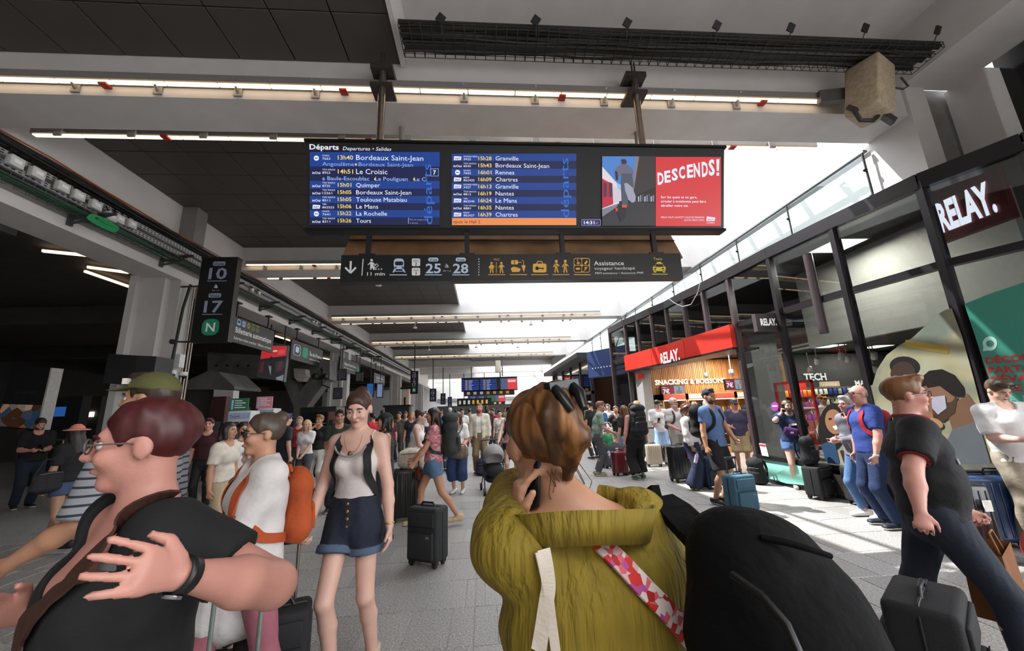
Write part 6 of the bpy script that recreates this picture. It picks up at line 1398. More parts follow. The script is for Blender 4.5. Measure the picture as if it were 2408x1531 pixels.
        if kd == 'bucket': fq.ell(HD(0, -.005, .045), A3(.155, .175, .016) * S, M, .02)
        fq.build('hat', [hmt], t)
    return J
def pw(J, p):
    """local point of a person in world space"""
    t = J['t']; return Vector(t.location) + Matrix.Rotation(t.rotation_euler.z, 3, 'Z') @ Vector(p)

def bvh_of(o):
    me = o.data; return BVHTree.FromPolygons([v.co.copy() for v in me.vertices], [list(p.vertices) for p in me.polygons])
def hug(path, bvh, off=.008, n=40):
    """lay a polyline on a surface: list of (point, normal)"""
    pts = [Vector(p) for p in path]; L = [0]
    for a, b in zip(pts, pts[1:]): L.append(L[-1] + (b - a).length)
    out = []
    for i in range(n):
        t = L[-1] * i / (n - 1); k = max(j for j in range(len(L) - 1) if L[j] <= t + 1e-9) if len(L) > 1 else 0
        p = pts[k].lerp(pts[k + 1], (t - L[k]) / max(1e-9, L[k + 1] - L[k])); c, nn, _, _ = bvh.find_nearest(p)
        out.append((c + nn * off, nn.copy()))
    for _ in range(3):
        for i in range(1, n - 1): out[i] = ((out[i - 1][0] + out[i][0] * 2 + out[i + 1][0]) / 4, (out[i - 1][1] + out[i][1] * 2 + out[i + 1][1]).normalized())
    return out
def band(mb, pn, wd, th=.006):
    V = []
    for i, (p, nn) in enumerate(pn):
        d = (pn[min(i + 1, len(pn) - 1)][0] - pn[max(i - 1, 0)][0]).normalized(); s = d.cross(nn).normalized() * wd / 2; V += [p - s, p + s, p + s + nn * th, p - s + nn * th]
    m = len(pn); F = [(i * 4 + j, i * 4 + (j + 1) % 4, i * 4 + 4 + (j + 1) % 4, i * 4 + 4 + j) for i in range(m - 1) for j in range(4)] + [(3, 2, 1, 0), (m * 4 - 4, m * 4 - 3, m * 4 - 2, m * 4 - 1)]
    return mb.add(V, F)

def chest_patch(J, x, z, w_, h_, m, name='chest_print'):
    """flat print lying on the front of a shirt (x, z in the person's own frame)"""
    S = J['S']; hit, nn, _, _ = bvh_of(J['shirt']).ray_cast(Vector((x * S, 1, z * S)), Vector((0, -1, 0)))
    if hit is None: return
    up = Vector((0, 0, 1)); rx = nn.cross(up).normalized(); uz = rx.cross(nn).normalized(); MB().box(hit + nn * .003, (w_, .006, h_), M=Matrix((rx, nn, uz)).transposed()).build(name, [m], J['t'])
# ================================================================== LUGGAGE
WH = mat('#151517', .5, var=0); ROD = mat('#b9b9bc', .3, metal=.8, var=.05)
def suitcase(label, pos, rz, w, d, hh, col, hard=False, ext=0.0, tagc=None, tilt=0.0, zip_=True, rodm=None, group=None):
    t = thing('suitcase', label, 'suitcase', (pos[0], pos[1], 0), math.radians(rz), group)
    if tilt: t.rotation_euler = (tilt, 0, math.radians(rz))
    m = mat(col, .35 if hard else .8, var=.08, scale=10, bump=0 if hard else .2, bscale=90, coat=.3 if hard else 0)
    wz = .055; rbox(MB(), (0, 0, wz + hh / 2), (w, d, hh), .05 if hard else .035, 3).build('shell', [m], t)
    if hard:
        n = 6
        for s in (-1, 1):
            for i in range(n): x = -w * .36 + i * w * .72 / (n - 1); rbox(MB(), (x, s * d / 2, wz + hh / 2), (w * .05, .012, hh * .82), .005, 1).build('rib', [m], t)
    else:
        rbox(MB(), (0, -d / 2 - .012, wz + hh * .32), (w * .82, .04, hh * .5), .015, 2).build('front_pocket', [m], t); rbox(MB(), (0, -d / 2 - .006, wz + hh * .78), (w * .82, .025, hh * .26), .01, 2).build('top_pocket', [m], t)
        MB().bb((-w * .4, -d / 2 - .036, wz + hh * .56), (w * .4, -d / 2 - .03, wz + hh * .572)).build('zip', [mat('#2a2a2e', .4, metal=.5)], t)
        MB().bb((w * .2, -d / 2 - .036, wz + hh * .46), (w * .3, -d / 2 - .031, wz + hh * .5)).build('badge', [mat('#6f6f74', .4)], t)
    MB().tube([(w / 2, -.0, wz + .0), (w / 2 + .002, 0, wz + hh - .05), (w / 2 - .03, 0, wz + hh + .002), (-w / 2 + .03, 0, wz + hh + .002), (-w / 2 - .002, 0, wz + hh - .05), (-w / 2, 0, wz)], .007, 6).build('seam', [WH], t)
    MB().tube([(-.09, 0, wz + hh - .01), (-.07, 0, wz + hh + .035), (.07, 0, wz + hh + .035), (.09, 0, wz + hh - .01)], .012, 8).build('carry_handle', [WH], t)
    wm = MB().cyl((-.014, 0, 0), (.014, 0, 0), .028, n=12).mesh('wheel', [WH])
    for sx in (-1, 1):
        for sy in (-1, 1):
            link_mesh('wheel', wm, t, (sx * (w / 2 - .05), sy * (d / 2 - .045), .028)); MB().bb((sx * (w / 2 - .05) - .025, sy * (d / 2 - .045) - .025, .03), (sx * (w / 2 - .05) + .025, sy * (d / 2 - .045) + .025, wz + .02)).build('caster', [WH], t)
    if ext:
        for s in (-1, 1): MB().cyl((s * .085, d / 2 - .04, wz + hh - .02), (s * .085, d / 2 - .04, wz + hh + ext), .009, n=8).build('handle_rod', [rodm or ROD], t)
        rbox(MB(), (0, d / 2 - .04, wz + hh + ext), (.21, .03, .035), .012, 2).build('handle_grip', [WH], t)
    if tagc: MB().bb((w * .15, -d / 2 - .045, wz + hh * .62), (w * .32, -d / 2 - .037, wz + hh * .78)).build('luggage_tag', [mat(tagc, .6)], t)
    return t
def backpack(label, loc, rz, w, d, hh, col, worn=None, tilt=0.0, accent=None, hood=False, name='backpack'):
    """loc = centre of the bottom; +Y side carries the straps"""
    t = thing(name, label, 'backpack', tuple(loc), math.radians(rz)); t.rotation_euler = (tilt, 0, math.radians(rz)); m = cloth(col, .3)
    D_ = math.hypot(loc[0], loc[1]); hs = .009 if D_ < 4 else .014
    f = Field((-w, -d, -.02), (w, d, hh + .12), hs); f.ecap((0, 0, hh * .22), (0, 0, hh * .72), (1, 0, 0), w * .48, w * .44, d * .48, d * .42, .04); f.ell((0, 0, hh * .16), (w * .48, d * .47, hh * .17), None, .05); f.ell((0, 0, hh * .82), (w * .42, d * .4, hh * .19), None, .05); f.noise(.006, 18, 2); f.build('sack', [m], t)
    f = Field((-w, -d * 1.2, 0), (w, d, hh), hs); f.ecap((0, -d * .42, hh * .2), (0, -d * .40, hh * .46), (1, 0, 0), w * .36, w * .36, d * .2, d * .17, .03); f.noise(.004, 22, 4); f.build('front_pocket', [m], t)
    MB().tube([(-w * .3, -d * .44, hh * .66), (0, -d * .50, hh * .68), (w * .3, -d * .44, hh * .66)], .006, 6).build('zip', [mat('#4a4a4e', .5)], t)
    MB().tube([(-.04, d * .3, hh * .95), (-.03, d * .35, hh * 1.04), (.03, d * .35, hh * 1.04), (.04, d * .3, hh * .95)], .009, 6).build('grab_loop', [m], t)
    if hood: f = Field((-w, -d, hh * .7), (w, d, hh * 1.25), hs); f.ell((0, 0, hh * .98), (w * .44, d * .46, hh * .16), None, 0); f.noise(.006, 20, 6); f.build('lid', [m], t)
    if accent: MB().bb((-.03, -d * .56, hh * .3), (.03, -d * .545, hh * .34)).build('label_patch', [mat(accent, .6)], t)
    for s in (-1, 1):
        if worn: continue
        if False: pts = [(s * .09, d * .42, hh * .86), (s * .12, d * .52, hh * 1.02), (s * .135, d * .52 + worn * .45, hh * 1.06), (s * .14, d * .5 + worn, hh * .92), (s * .15, d * .5 + worn, hh * .62), (s * .19, d * .5 + worn * .4, hh * .35), (s * .17, d * .42, hh * .22)]
        else: pts = [(s * .09, d * .42, hh * .86), (s * .11, d * .62, hh * .75), (s * .12, d * .64, hh * .5), (s * .12, d * .45, hh * .22)]
        path = [Vector(p) for p in pts]; mb = MB()
        for a, b in zip(path, path[1:]): mb.bar(a, b, .045 if not worn else .05, .012, up=(0, 1, 0.2))
        mb.build('strap', [m], t)
    return t
def phone(p, ax, up, lab):
    t = thing('phone', lab, 'phone', tuple(p)); ax = Vector(ax).normalized(); up = Vector(up).normalized(); x = ax.cross(up).normalized(); M_ = Matrix((x, up, ax)).transposed()
    rbox(MB(), (0, 0, 0), (.072, .009, .148), .004, 2, M=M_).build('case', [mat('#141416', .3)], t); rbox(MB(), Vector(up) * .005, (.066, .002, .14), .0008, 1, M=M_).build('screen', [mat('#0a0c12', .1, var=0)], t)
def fp(px, py): p = onZ(px, py, 0); return (p.x, p.y)
def dp(px, py, D): p = onY(px, py, D); return (p.x, p.y)
def hw(pos, face, H, px, py, D):
    """a hand target: picture point at depth D, in the person's own frame"""
    p = onY(px, py, D) - Vector((pos[0], pos[1], 0)); p = Matrix.Rotation(-math.radians(face), 3, 'Z') @ p; return tuple(p * (1.75 / H))
def worn_pack(J, label, col, w=.32, d=.2, hh=.48, accent=None, hood=False, name='backpack', back=.20, sw=.05):
    S = J['S']; base = pw(J, (J['chs'][0], J['chs'][1] - back * S, J['chs'][2] - .30 * S)); t = backpack(label, base, math.degrees(J['t'].rotation_euler.z), w, d, hh, col, worn=.28 * S, accent=accent, hood=hood, name=name)
    bv = bvh_of(J['shirt']); o = Vector(J['chs']) + Vector((0, -back * S, -.30 * S)); c = Vector(J['chs']); z0 = J['sh'][1][2]
    for s in (-1, 1):
        path = [c + Vector((s * .08 * S, -.12 * S, .10 * S)), Vector((c.x + s * .105 * S, c.y, z0 + .05 * S)), c + Vector((s * .11 * S, .13 * S, .05 * S)), c + Vector((s * .125 * S, .12 * S, -.10 * S)), c + Vector((s * .2 * S, .02 * S, -.2 * S)), c + Vector((s * .11 * S, -.13 * S, -.24 * S))]
        pn = hug(path, bv); band(MB(), [(p - o, nn) for p, nn in pn], sw * S).build('strap', [cloth(col, .3)], t)
    return t
def sling(J, name, col, a, b, off=.14, w=.03, lab=None, part=True):
    """strap across a person's chest (part of the person)"""
    S = J['S']; bv = bvh_of(J['shirt']); path = [Vector((a[0] + (b[0] - a[0]) * u, off * 1.6, a[1] + (b[1] - a[1]) * u)) * S for u in np.linspace(0, 1, 6)]; path = [Vector((a[0] * .9, -.02, a[1] + .05)) * S] + path
    band(MB(), hug(path, bv, .006), w).build(name, [cloth(col)], J['t'])
def bag(label, loc, rz, dims, col, strap=None, name='shoulder_bag', m=None):
    t = thing(name, label, 'bag', tuple(loc), math.radians(rz)); f = Field((-dims[0], -dims[1], -.02), (dims[0], dims[1], dims[2] + .05), .012)
    f.ecap((0, 0, dims[2] * .3), (0, 0, dims[2] * .72), (1, 0, 0), dims[0] * .5, dims[0] * .46, dims[1] * .5, dims[1] * .38, .03); f.noise(.005, 25, 3); f.build('pouch', [m or cloth(col)], t)
    MB().tube([(-dims[0] * .42, 0, dims[2] * .8), (-dims[0] * .2, 0, dims[2] * (strap or 1.35)), (dims[0] * .2, 0, dims[2] * (strap or 1.35)), (dims[0] * .42, 0, dims[2] * .8)], .01, 6).build('handle', [m or cloth(col)], t)
    MB().tube([(-dims[0] * .36, -dims[1] * .34, dims[2] * .8), (0, -dims[1] * .42, dims[2] * .82), (dims[0] * .36, -dims[1] * .34, dims[2] * .8)], .006, 6).build('zip', [mat('#5a544e', .5)], t); return t
# ================================================================== PEOPLE, NEAREST FIRST
# woman in the olive blouse, seen from behind, on the phone
pA = dp(1425, 1400, .88); HA = 1.64
OLIVE = mat('#7e6a10', .75, var=.14, scale=22, bump=.9, bscale=34, stretch=(1.4, 1.4, .10), key='olive')
hairA = ramp_mat([(.25, '#26150a'), (.5, '#523216'), (.68, '#8a5a2a'), (.85, '#b98c54')], 34, .45, 'noise', (1, 1, .14), 3, key='hairA')
JA = person('woman in an olive blouse seen from behind, holding a phone to her ear', pA, HA, 8, True, 1.06, 'tan', ('updo', '#5a3618', hairA), (.25, .12, -.12), dict(m=OLIVE, name='blouse', sleeve=.95, sloose=.038, loose=.022, flare=.10, wave=.016, hem=-.08, neck=.05, nw=.125, nback=.075, wr=1.6), dict(col='#2a2c34', len=1.95), '#3a3a3a',
            lh=hw(pA, 8, HA, 1216, 1235, .90), rh=(.30, -.02, .86), lean=(-.055, .02), hoff=(-.045, .03, .0), h=.0072, ln=(A3(1, -.1, .1), A3(.10, .03, 1)), curl=(.3, .38), elb={-1: (-.12, .5, -1)})
tA = JA['t']; S = JA['S']; HDa = lambda x, y, z: JA['hc'] + JA['HR'] @ (A3(x, y, z) * S)
f = Field(JA['hc'] - .25, JA['hc'] + .25, .007)
f.ell(HDa(0, -.05, .105), A3(.05, .055, .04) * S, JA['HR'], .02); f.cap(HDa(.0, -.1, .1), HDa(.015, -.128, .03), .034 * S, .032 * S, .015); f.cap(HDa(.015, -.128, .03), HDa(.01, -.098, -.07), .032 * S, .014 * S, .015); f.cap(HDa(-.03, -.1, .07), HDa(-.02, -.1, -.03), .026 * S, .014 * S, .02); f.cap(HDa(.03, -.07, .12), HDa(.045, -.1, .06), .024 * S, .02 * S, .02)
f.noise(.005, 70, 2, (1, 1, .3)); f.build('hair_twist', [hairA], tA)
mb = MB()
for i in range(12):
    r = random.Random(i); x = r.uniform(-.05, .06); mb.tube([HDa(x, -.09 + abs(x) * .3, -.05), HDa(x + r.uniform(-.02, .03), -.085, -.10), HDa(x + r.uniform(-.04, .06), -.08 + r.uniform(-.02, .03), -.15 - r.random() * .05)], [.0012, .001, .0005], 4)
tag(mb.build('loose_hair', [hairA], tA), kind='stuff')
mb = MB()
for s in (-1, 1): mb.tube([HDa(.02 + .024 * s, -.085, .135), HDa(.02 + .026 * s, -.122, .115), HDa(.02 + .016 * s, -.145, .085)], [.013, .014, .008], 8)
mb.bar(HDa(-.02, -.09, .13), HDa(.06, -.09, .13), .025, .03).build('hair_claw', [mat('#0c0c0d', .3)], tA)
cp = [Vector(JA['nb'] + A3(.145 * math.sin(a) + .01, -.02 + .115 * math.cos(a), -.005 + .012 * math.sin(a * 2 + 1)) * S) for a in np.linspace(.5, 2 * PI - .5, 26)]
mb = MB(); up = [p + Vector((0.014 * (1 if p.x > 0 else -1), -.012, .032)) for p in cp]
V = []
for p, q in zip(cp, up): V += [p - Vector((0, 0, .03)), q, q + (q - Vector(JA['nb'])).normalized() * .008, p - Vector((0, 0, .03)) + (p - Vector(JA['nb'])).normalized() * .01]
F = [(i * 4 + j, i * 4 + (j + 1) % 4, i * 4 + 4 + (j + 1) % 4, i * 4 + 4 + j) for i in range(len(cp) - 1) for j in range(4)]
mb.add(V, F, 0, True).build('collar', [OLIVE], tA)
q = pw(JA, JA['wri'][-1] + JA['hd'][-1] * .10 * S); phone(q + Vector((.03, -.005, .02)), (.1, .05, 1), (-.9, -.3, 0), 'dark phone held to the ear of the woman in olive')
bvA = bvh_of(JA['shirt']); MA_ = Matrix.Translation(tA.location) @ Matrix.Rotation(tA.rotation_euler.z, 4, 'Z'); MAi = MA_.inverted()
def ribbon(name, label, pts, wd, m, cat):
    """flat strap lying on the back of the blouse"""
    out = []; c0_ = Vector((0, 0, CAMH)); pts2 = []
    for (x0, y0, _), (x1, y1, _) in zip(pts, pts[1:]):
        for u in np.linspace(0, 1, 7)[:-1]: pts2.append((x0 + (x1 - x0) * u, y0 + (y1 - y0) * u))
    for x, y in pts2:
        d = (onY(x, y, 1.0) - c0_).normalized(); lo_ = MAi @ c0_; ld = (MAi.to_3x3() @ d).normalized(); hit, nn, _, dist = bvA.ray_cast(lo_, ld)
        if hit is not None: out.append((MA_ @ (hit + nn * .007), (MA_.to_3x3() @ nn)))
    for _ in range(3):
        for i in range(1, len(out) - 1): out[i] = ((out[i - 1][0] + out[i][0] * 2 + out[i + 1][0]) / 4, (out[i - 1][1] + out[i][1] * 2 + out[i + 1][1]).normalized())
    t = thing(name, label, cat, tuple(out[len(out) // 2][0])); wbuild(band(MB(), out, wd), 'band', [m], t); return t
FLOR = ramp_mat([(.0, '#d9c9c2'), (.28, '#cfa8a6'), (.4, '#d0606a'), (.55, '#c62a26'), (.75, '#a81c1c'), (.9, '#b04a90')], 70, .7, 'voronoi', None, 2, 0, interp='CONSTANT', key='flor')
ribbon('bag_strap', 'pink and red floral bag strap across the olive blouse', [(1318, 1248, .775), (1345, 1243, .74), (1385, 1262, .712), (1450, 1320, .69), (1520, 1395, .675), (1590, 1465, .67), (1660, 1545, .67)], .038, FLOR, 'strap')
ribbon('tote_strap', 'cream cotton tote strap over the left shoulder of the olive blouse', [(1272, 1292, .80), (1280, 1330, .765), (1292, 1385, .735), (1284, 1450, .715), (1268, 1540, .70)], .026, cloth('#cfc3b4'), 'strap')
ribbon('tote_strap', 'second cream tote strap crossing beneath the first', [(1262, 1296, .80), (1276, 1345, .765), (1294, 1400, .73), (1302, 1470, .71), (1312, 1550, .70)], .016, cloth('#cfc3b4'), 'strap')
# her black backpack hanging off the right shoulder, very near
f0 = onY(1790, 1420, .60)
bp = thing('backpack', 'large soft black backpack slung on the right shoulder of the woman in olive', 'backpack', (f0.x, f0.y, f0.z - .3)); o = np.array(bp.location)
BLK = mat('#080809', .9, spec=.2, var=.2, scale=6, bump=.4, bscale=22, key='blk')
g = lambda x, y, D: np.array(onY(x, y, D)) - o
f = Field(A3(-.42, -.3, -.25), A3(.5, .42, .52), .011)
f.cap(g(1760, 1335, .68), g(1850, 1570, .66), .085, .13, .05); f.cap(g(1705, 1285, .74), g(1740, 1500, .70), .055, .085, .05); f.cap(g(1880, 1440, .66), g(1975, 1620, .64), .065, .09, .05); f.cap(g(1830, 1330, .68), g(1900, 1430, .66), .05, .07, .05)
f.noise(.012, 13, 5, (1, 1, .6)); f.build('sack', [BLK], bp)
mb = MB(); pp_ = [Vector(g(x, y, D)) for x, y, D in ((1530, 1190, .97), (1550, 1178, .92), (1590, 1205, .85), (1640, 1255, .78), (1690, 1310, .72))]
for a, b in zip(pp_, pp_[1:]): mb.bar(a, b, .07, .02, up=(0, -1, .4))
mb.build('shoulder_strap', [BLK], bp)
MB().tube([Vector(g(x, y, D)) for x, y, D in ((1790, 1262, .62), (1850, 1275, .60), (1900, 1290, .585), (1955, 1308, .58))], [.006, .006, .005, .004], 6).build('loose_strap', [BLK], bp)
MB().tube([Vector(g(x, y, D)) for x, y, D in ((1720, 1350, .60), (1790, 1400, .565), (1850, 1470, .53), (1880, 1540, .51))], .006, 6).build('zip', [mat('#0c0c0d', .4)], bp)
# red-haired woman passing on the left
pB = (-.88, 1.13); HB = 1.66; fB = 146
JB = person('red-haired woman in a black V-neck top hurrying past, brown strap over her chest', pB, HB, fB, True, 1.32, '#bd8576', ('updo', '#3c0b0d'), (-.5, -.02, 0), dict(col='#121214', sleeve=.62, sloose=.02, neck=.19, nw=.125, hem=-.1, loose=.014, nback=.03), dict(col='#15151a', len=1.95), '#222222',
            lh=hw(pB, fB, HB, 430, 1352, .86), rh=hw(pB, fB, HB, 60, 1440, 1.1), h=.0072, glasses='#5a5050', curl=(.3, .16), ln=(A3(.9, -.1, -.25), None), elb={-1: (-.2, -1.0, -.6), 1: (.4, -.6, -.6)}, rf=(.1, .25), lf=(-.1, -.25))
sling(JB, 'brown_strap', '#3a1c0c', (-.10, 1.46), (.16, 1.02), .20, .06)
wr = pw(JB, JB['wri'][-1]); tw = thing('wrist_watch', 'black and silver watch on the red-haired woman\'s wrist', 'watch', tuple(wr)); dv = Vector(Matrix.Rotation(math.radians(fB), 3, 'Z') @ Vector(JB['hd'][-1]))
R_ = dv.to_track_quat('Z', 'Y').to_matrix(); MB().lathe([(.030, -.012), (.034, -.012), (.034, .012), (.030, .012)], n=20, M=R_).build('band', [mat('#0e0e10', .4)], tw); MB().lathe([(.0, .004), (.016, .004), (.016, -.002)], tuple(R_ @ Vector((.0, -.034, 0))), 16, M=R_ @ Matrix.Rotation(PI / 2, 3, 'X')).build('dial', [mat('#9a9aa0', .2, metal=.8)], tw)
chest_patch(JB, -.13, 1.37, .045, .014, mat('#6a6a6c', .7))
# striped-shirt man in an olive cap behind her
pC = dp(352, 1000, 2.2)
JC = person('man in an olive cap and grey striped shirt behind the red-haired woman', pC, 1.85, 100, False, 1.0, 'tan', ('short', '#2a1c14'), (0, 0, 0), dict(m=ramp_mat([(.0, '#8d9096'), (.8, '#8d9096'), (.84, '#2a2c34')], 9, .8, 'waveZ', None, .4), sleeve=1.0, sloose=.03, hem=-.05), dict(col='#20242e', len=1.95), '#2a2a2a', hat=('cap', '#55542c'), lh=(-.25, .25, 1.0), h=.011)
MB().box(tuple(JC['hc'] + JC['HR'] @ (A3(-.05, .08, .085) * JC['S'])), (.05, .02, .03)).build('cap_badge', [mat('#cfcac0', .6)], JC['t'])
# woman with sunglasses
pF = dp(618, 1100, 2.35)
JF = person('woman in a white blouse and black sunglasses with an orange backpack, walking left', pF, 1.63, 132, True, 1.05, 'tan', ('bun', '#3f3228'), (-.05, 0, 0), dict(col='#cfc9c6', sleeve=1.9, sloose=.02, neck=.06, hem=-.06, loose=.034), dict(col='#9a5a66', len=1.85, loose=.008), '#c9c4bc', glasses='#0a0a0a', rh=(.08, .30, 1.02), lh=(-.06, .30, 1.0), curl=(.7, .7), rf=(.1, .22), lf=(-.1, -.2))
worn_pack(JF, 'orange leather backpack on the woman in sunglasses', '#a8481c', .28, .16, .40)
bag('beige round pouch held by the woman in sunglasses', pw(JF, A3(0, .34, .84) * JF['S']), 132, (.20, .12, .17), '#b9a48e', 1.1)
# red and white bag strap person / grey-backed figure between
pF2 = dp(600, 1080, 3.3)
JF2 = person('fair-haired child in a grey top hidden behind the woman in sunglasses', pF2, 1.42, 80, False, .95, 'pale', ('short', '#8a6a42'), (0, 0, 0), dict(col='#4a4c52', sleeve=.7), dict(col='#2a2c34', len=1.9), '#333333')
# girl in the white camisole
pE = dp(832, 1250, 2.85); HE = 1.77
JE = person('young woman in a white camisole and dark denim shorts, looking down', pE, HE, 176, True, .92, 'pale', ('bun', '#3a2318'), (.08, -.30, 0), dict(col='#c9c0bc', name='camisole', sleeve=0, arm=.088, neck=.115, nw=.108, hem=.085, loose=.006, wr=.6, tuck=True), dict(col='#12182a', len=.42, loose=.024, rise=.13, cuff='#4a5a70', m=mat('#131a2c', .8, var=.3, scale=30, bump=.2, bscale=120, key='denim')), '#b9a48e',
            rh=hw(pE, 176, HE, 722, 1242, 2.72), lh=(-.25, .02, .80), curl=(.9, .3), rf=(.08, .10), lf=(-.09, -.12), h=.0085, rn=(A3(-.6, .4, -.3), A3(.15, .5, -.75)))
SE = JE['S']; nbE = JE['nb']
MB().tube([nbE + A3(.105 * math.cos(a), .10 + .03 * math.sin(-a) + .02, -.055 + .085 * math.sin(a)) * SE for a in np.linspace(PI + .25, 2 * PI - .25, 16)], .007, 8).build('lace_trim', [mat('#9a8f8a', .9, bump=.6, bscale=200)], JE['t'])
MB().tube([nbE + A3(.06 * math.cos(a), .088 + .02 * math.sin(-a), .0 + .12 * math.sin(a)) * SE for a in np.linspace(PI + .1, 2 * PI - .1, 14)], .0016, 5).build('necklace', [mat('#8a6a30', .3, metal=.9)], JE['t'])
MB().lathe([(.008, -.003), (.017, -.003), (.017, .003), (.008, .003)], tuple(nbE + A3(0, .125, -.125) * SE), 16, M=Matrix.Rotation(PI / 2, 3, 'X')).build('pendant', [mat('#8a6a30', .3, metal=.9)], JE['t'])
for i in range(4): MB().ball(tuple(JE['pel'] + A3(.0, .127 - .002 * i, .10 - i * .045) * SE), (.011, .005, .011), 10).build('button', [mat('#b08a4a', .3, metal=.8)], JE['t'])
MB().lathe([(.029, -.005), (.034, 0), (.029, .005)], tuple(JE['wri'][-1] + A3(0, 0, .02)), 18).build('bracelet', [mat('#c9a86a', .3, metal=.8)], JE['t']); MB().lathe([(.03, -.004), (.034, 0), (.03, .004)], tuple(JE['wri'][1] + A3(.0, -.012, .012)), 18).build('bracelet', [mat('#c9a86a', .3, metal=.8)], JE['t'])
worn_pack(JE, 'slim black backpack worn by the girl in the camisole', '#17181a', .26, .14, .42, back=.17)
gp_ = pw(JE, JE['wri'][1] + JE['hd'][1] * .06)
tc = suitcase('black cabin suitcase pulled by the girl in the camisole', (gp_.x - .06, gp_.y - .12), 20, .36, .22, .50, '#17171a', False, gp_.z - .555, rodm=mat('#8a7a72', .3, metal=.8))
bag('crumpled white plastic bag on the pulled cabin suitcase', (gp_.x - .2, gp_.y - .3, .52), 15, (.42, .24, .28), '#c9c6c4', 1.15, 'carrier_bag')
suitcase('grey-green cabin suitcase with its handle up, between the red-haired woman and the white blouse', dp(535, 1480, 1.75), 10, .38, .24, .52, '#46524c', False, .36, rodm=mat('#7f8c84', .4, metal=.5))
# black-polo man on the right
pH = (2.74, 2.36); HH = 1.72; fH = 232
JH = person('man in a black polo with red trim and glasses, striding right', pH, HH, fH, False, 1.18, 'pink', ('short', '#6a4426'), (.05, 0, 0), dict(col='#0f0f11', sleeve=.72, sloose=.03, hem=-.04, loose=.022, collar='#8a1c20'), dict(col='#1a2230', len=1.95, loose=.02), '#1a1a1c', rh=hw(pH, fH, HH, 2165, 1240, 2.02), lh=hw(pH, fH, HH, 2310, 1250, 2.36), curl=(.8, .9), glasses='#4a3a34', rf=(.1, .28), lf=(-.1, -.28), elb={1: (.4, -.9, -.5)})
SH = JH['S']
for s in (1, -1): 
    e_ = JH['sh'][s] + (JH['elo'][s] - JH['sh'][s]) * .70; e2 = JH['sh'][s] + (JH['elo'][s] - JH['sh'][s]) * .735; MB().tube([e_, e2], .0705 * SH, 18).build('sleeve_trim', [cloth('#8a1c20')], JH['t'])
for (x, z, w_, h_, c) in ((-.06, 1.28, .10, .03, '#c9c9c9'), (-.06, 1.25, .09, .018, '#c8352a'), (.00, 1.25, .03, .018, '#d8b83a'), (.08, 1.23, .08, .03, '#9a9aa0')): chest_patch(JH, x, z, w_, h_, mat(c, .6, var=0), 'chest_logo')
suitcase('large black suitcase rolling behind the man in the black polo', tuple(onZ(2170, 1400, .60)[:2]), 35, .46, .28, .56, '#141416', False, .0)
q = pw(JH, JH['wri'][-1] + JH['hd'][-1] * .09)
pb = thing('paper_bag', 'brown paper bag swinging from the hand of the man in the black polo', 'bag', (q.x, q.y, q.z - .48), .5)
mb = MB(); w_, d_, h_ = .17, .09, .36; mb.add([(-w_, -d_, 0), (w_, -d_, 0), (w_, d_, 0), (-w_, d_, 0), (-w_ * 1.02, -d_ * .9, h_), (w_ * 1.02, -d_ * .9, h_ + .01), (w_, d_ * .9, h_), (-w_, d_ * .9, h_ - .01), (-w_, 0, h_ * .5), (w_, 0, h_ * .5)], [(0, 1, 2, 3), (0, 1, 5, 4), (2, 3, 7, 6), (3, 0, 4, 7), (1, 2, 6, 5)]); mb.build('sack', [mat('#7a4a22', .85, var=.15, scale=7, bump=.4, bscale=12)], pb)
for y_ in (-.06, .06): MB().tube([(-.07, y_, h_ - .02), (-.05, y_ * .6, h_ + .09), (.05, y_ * .6, h_ + .09), (.07, y_, h_ - .02)], .006, 6).build('handle', [mat('#8a5a30', .8)], pb)
# white-tee youth on the far right with a phone
pI = dp(2400, 1100, 3.9); HI = 1.74
JI = person('young man in a white tee and khaki trousers bent over his phone', pI, HI, 160, False, 1.0, 'pale', ('short', '#4a3626'), (.1, -.5, 0), dict(col='#d9d7d6', sleeve=.85, sloose=.03, hem=-.06, loose=.024), dict(col='#8d8272', len=1.95, loose=.026), '#d8d5d0', rh=(.11, .30, 1.13), lh=(-.09, .30, 1.13), curl=(.8, .8))
q = pw(JI, (JI['wri'][1] + JI['wri'][-1]) / 2 + A3(0, .09, .05)); phone(q, (0, -.6, .8), (0, -.8, -.6), 'phone held by the young man in the white tee')
MB().tube([JI['hc'] + JI['HR'] @ (A3(.09 * math.sin(a), .03 + .09 * math.cos(a), .09) * JI['S']) for a in np.linspace(-1.3, 1.3, 10)], .006, 6).ball(tuple(JI['hc'] + JI['HR'] @ (A3(.035, .115, .095) * JI['S'])), (.025, .008, .016), 10).ball(tuple(JI['hc'] + JI['HR'] @ (A3(-.035, .115, .095) * JI['S'])), (.025, .008, .016), 10).build('sunglasses_on_head', [mat('#0c0c0e', .2)], JI['t'])
chest_patch(JI, -.10, 1.27, .06, .05, mat('#5a5a5c', .8))
MB().lathe([(.029, -.014), (.034, -.014), (.034, .014), (.029, .014)], tuple(JI['wri'][-1]), 16, M=Vector(JI['hd'][-1]).to_track_quat('Z', 'Y').to_matrix()).build('watch', [mat('#121214', .4)], JI['t'])
suitcase('glossy blue ribbed suitcase standing before the shop window', dp(2300, 1150, 4.15), -20, .46, .28, .66, '#14305c', True)
suitcase('black ribbed suitcase with a white luggage tag beside the blue one', dp(2245, 1150, 3.95), -10, .44, .27, .64, '#1b1b1d', True, .3, '#e4e0da')
suitcase('dark large suitcase between the blue one and the khaki trousers', dp(2350, 1170, 4.75), -30, .44, .28, .56, '#101014', False)
t = thing('tote_bag', 'coral red bag on the floor by the khaki trousers', 'bag', dp(2425, 1230, 3.55) + (0,), .3)
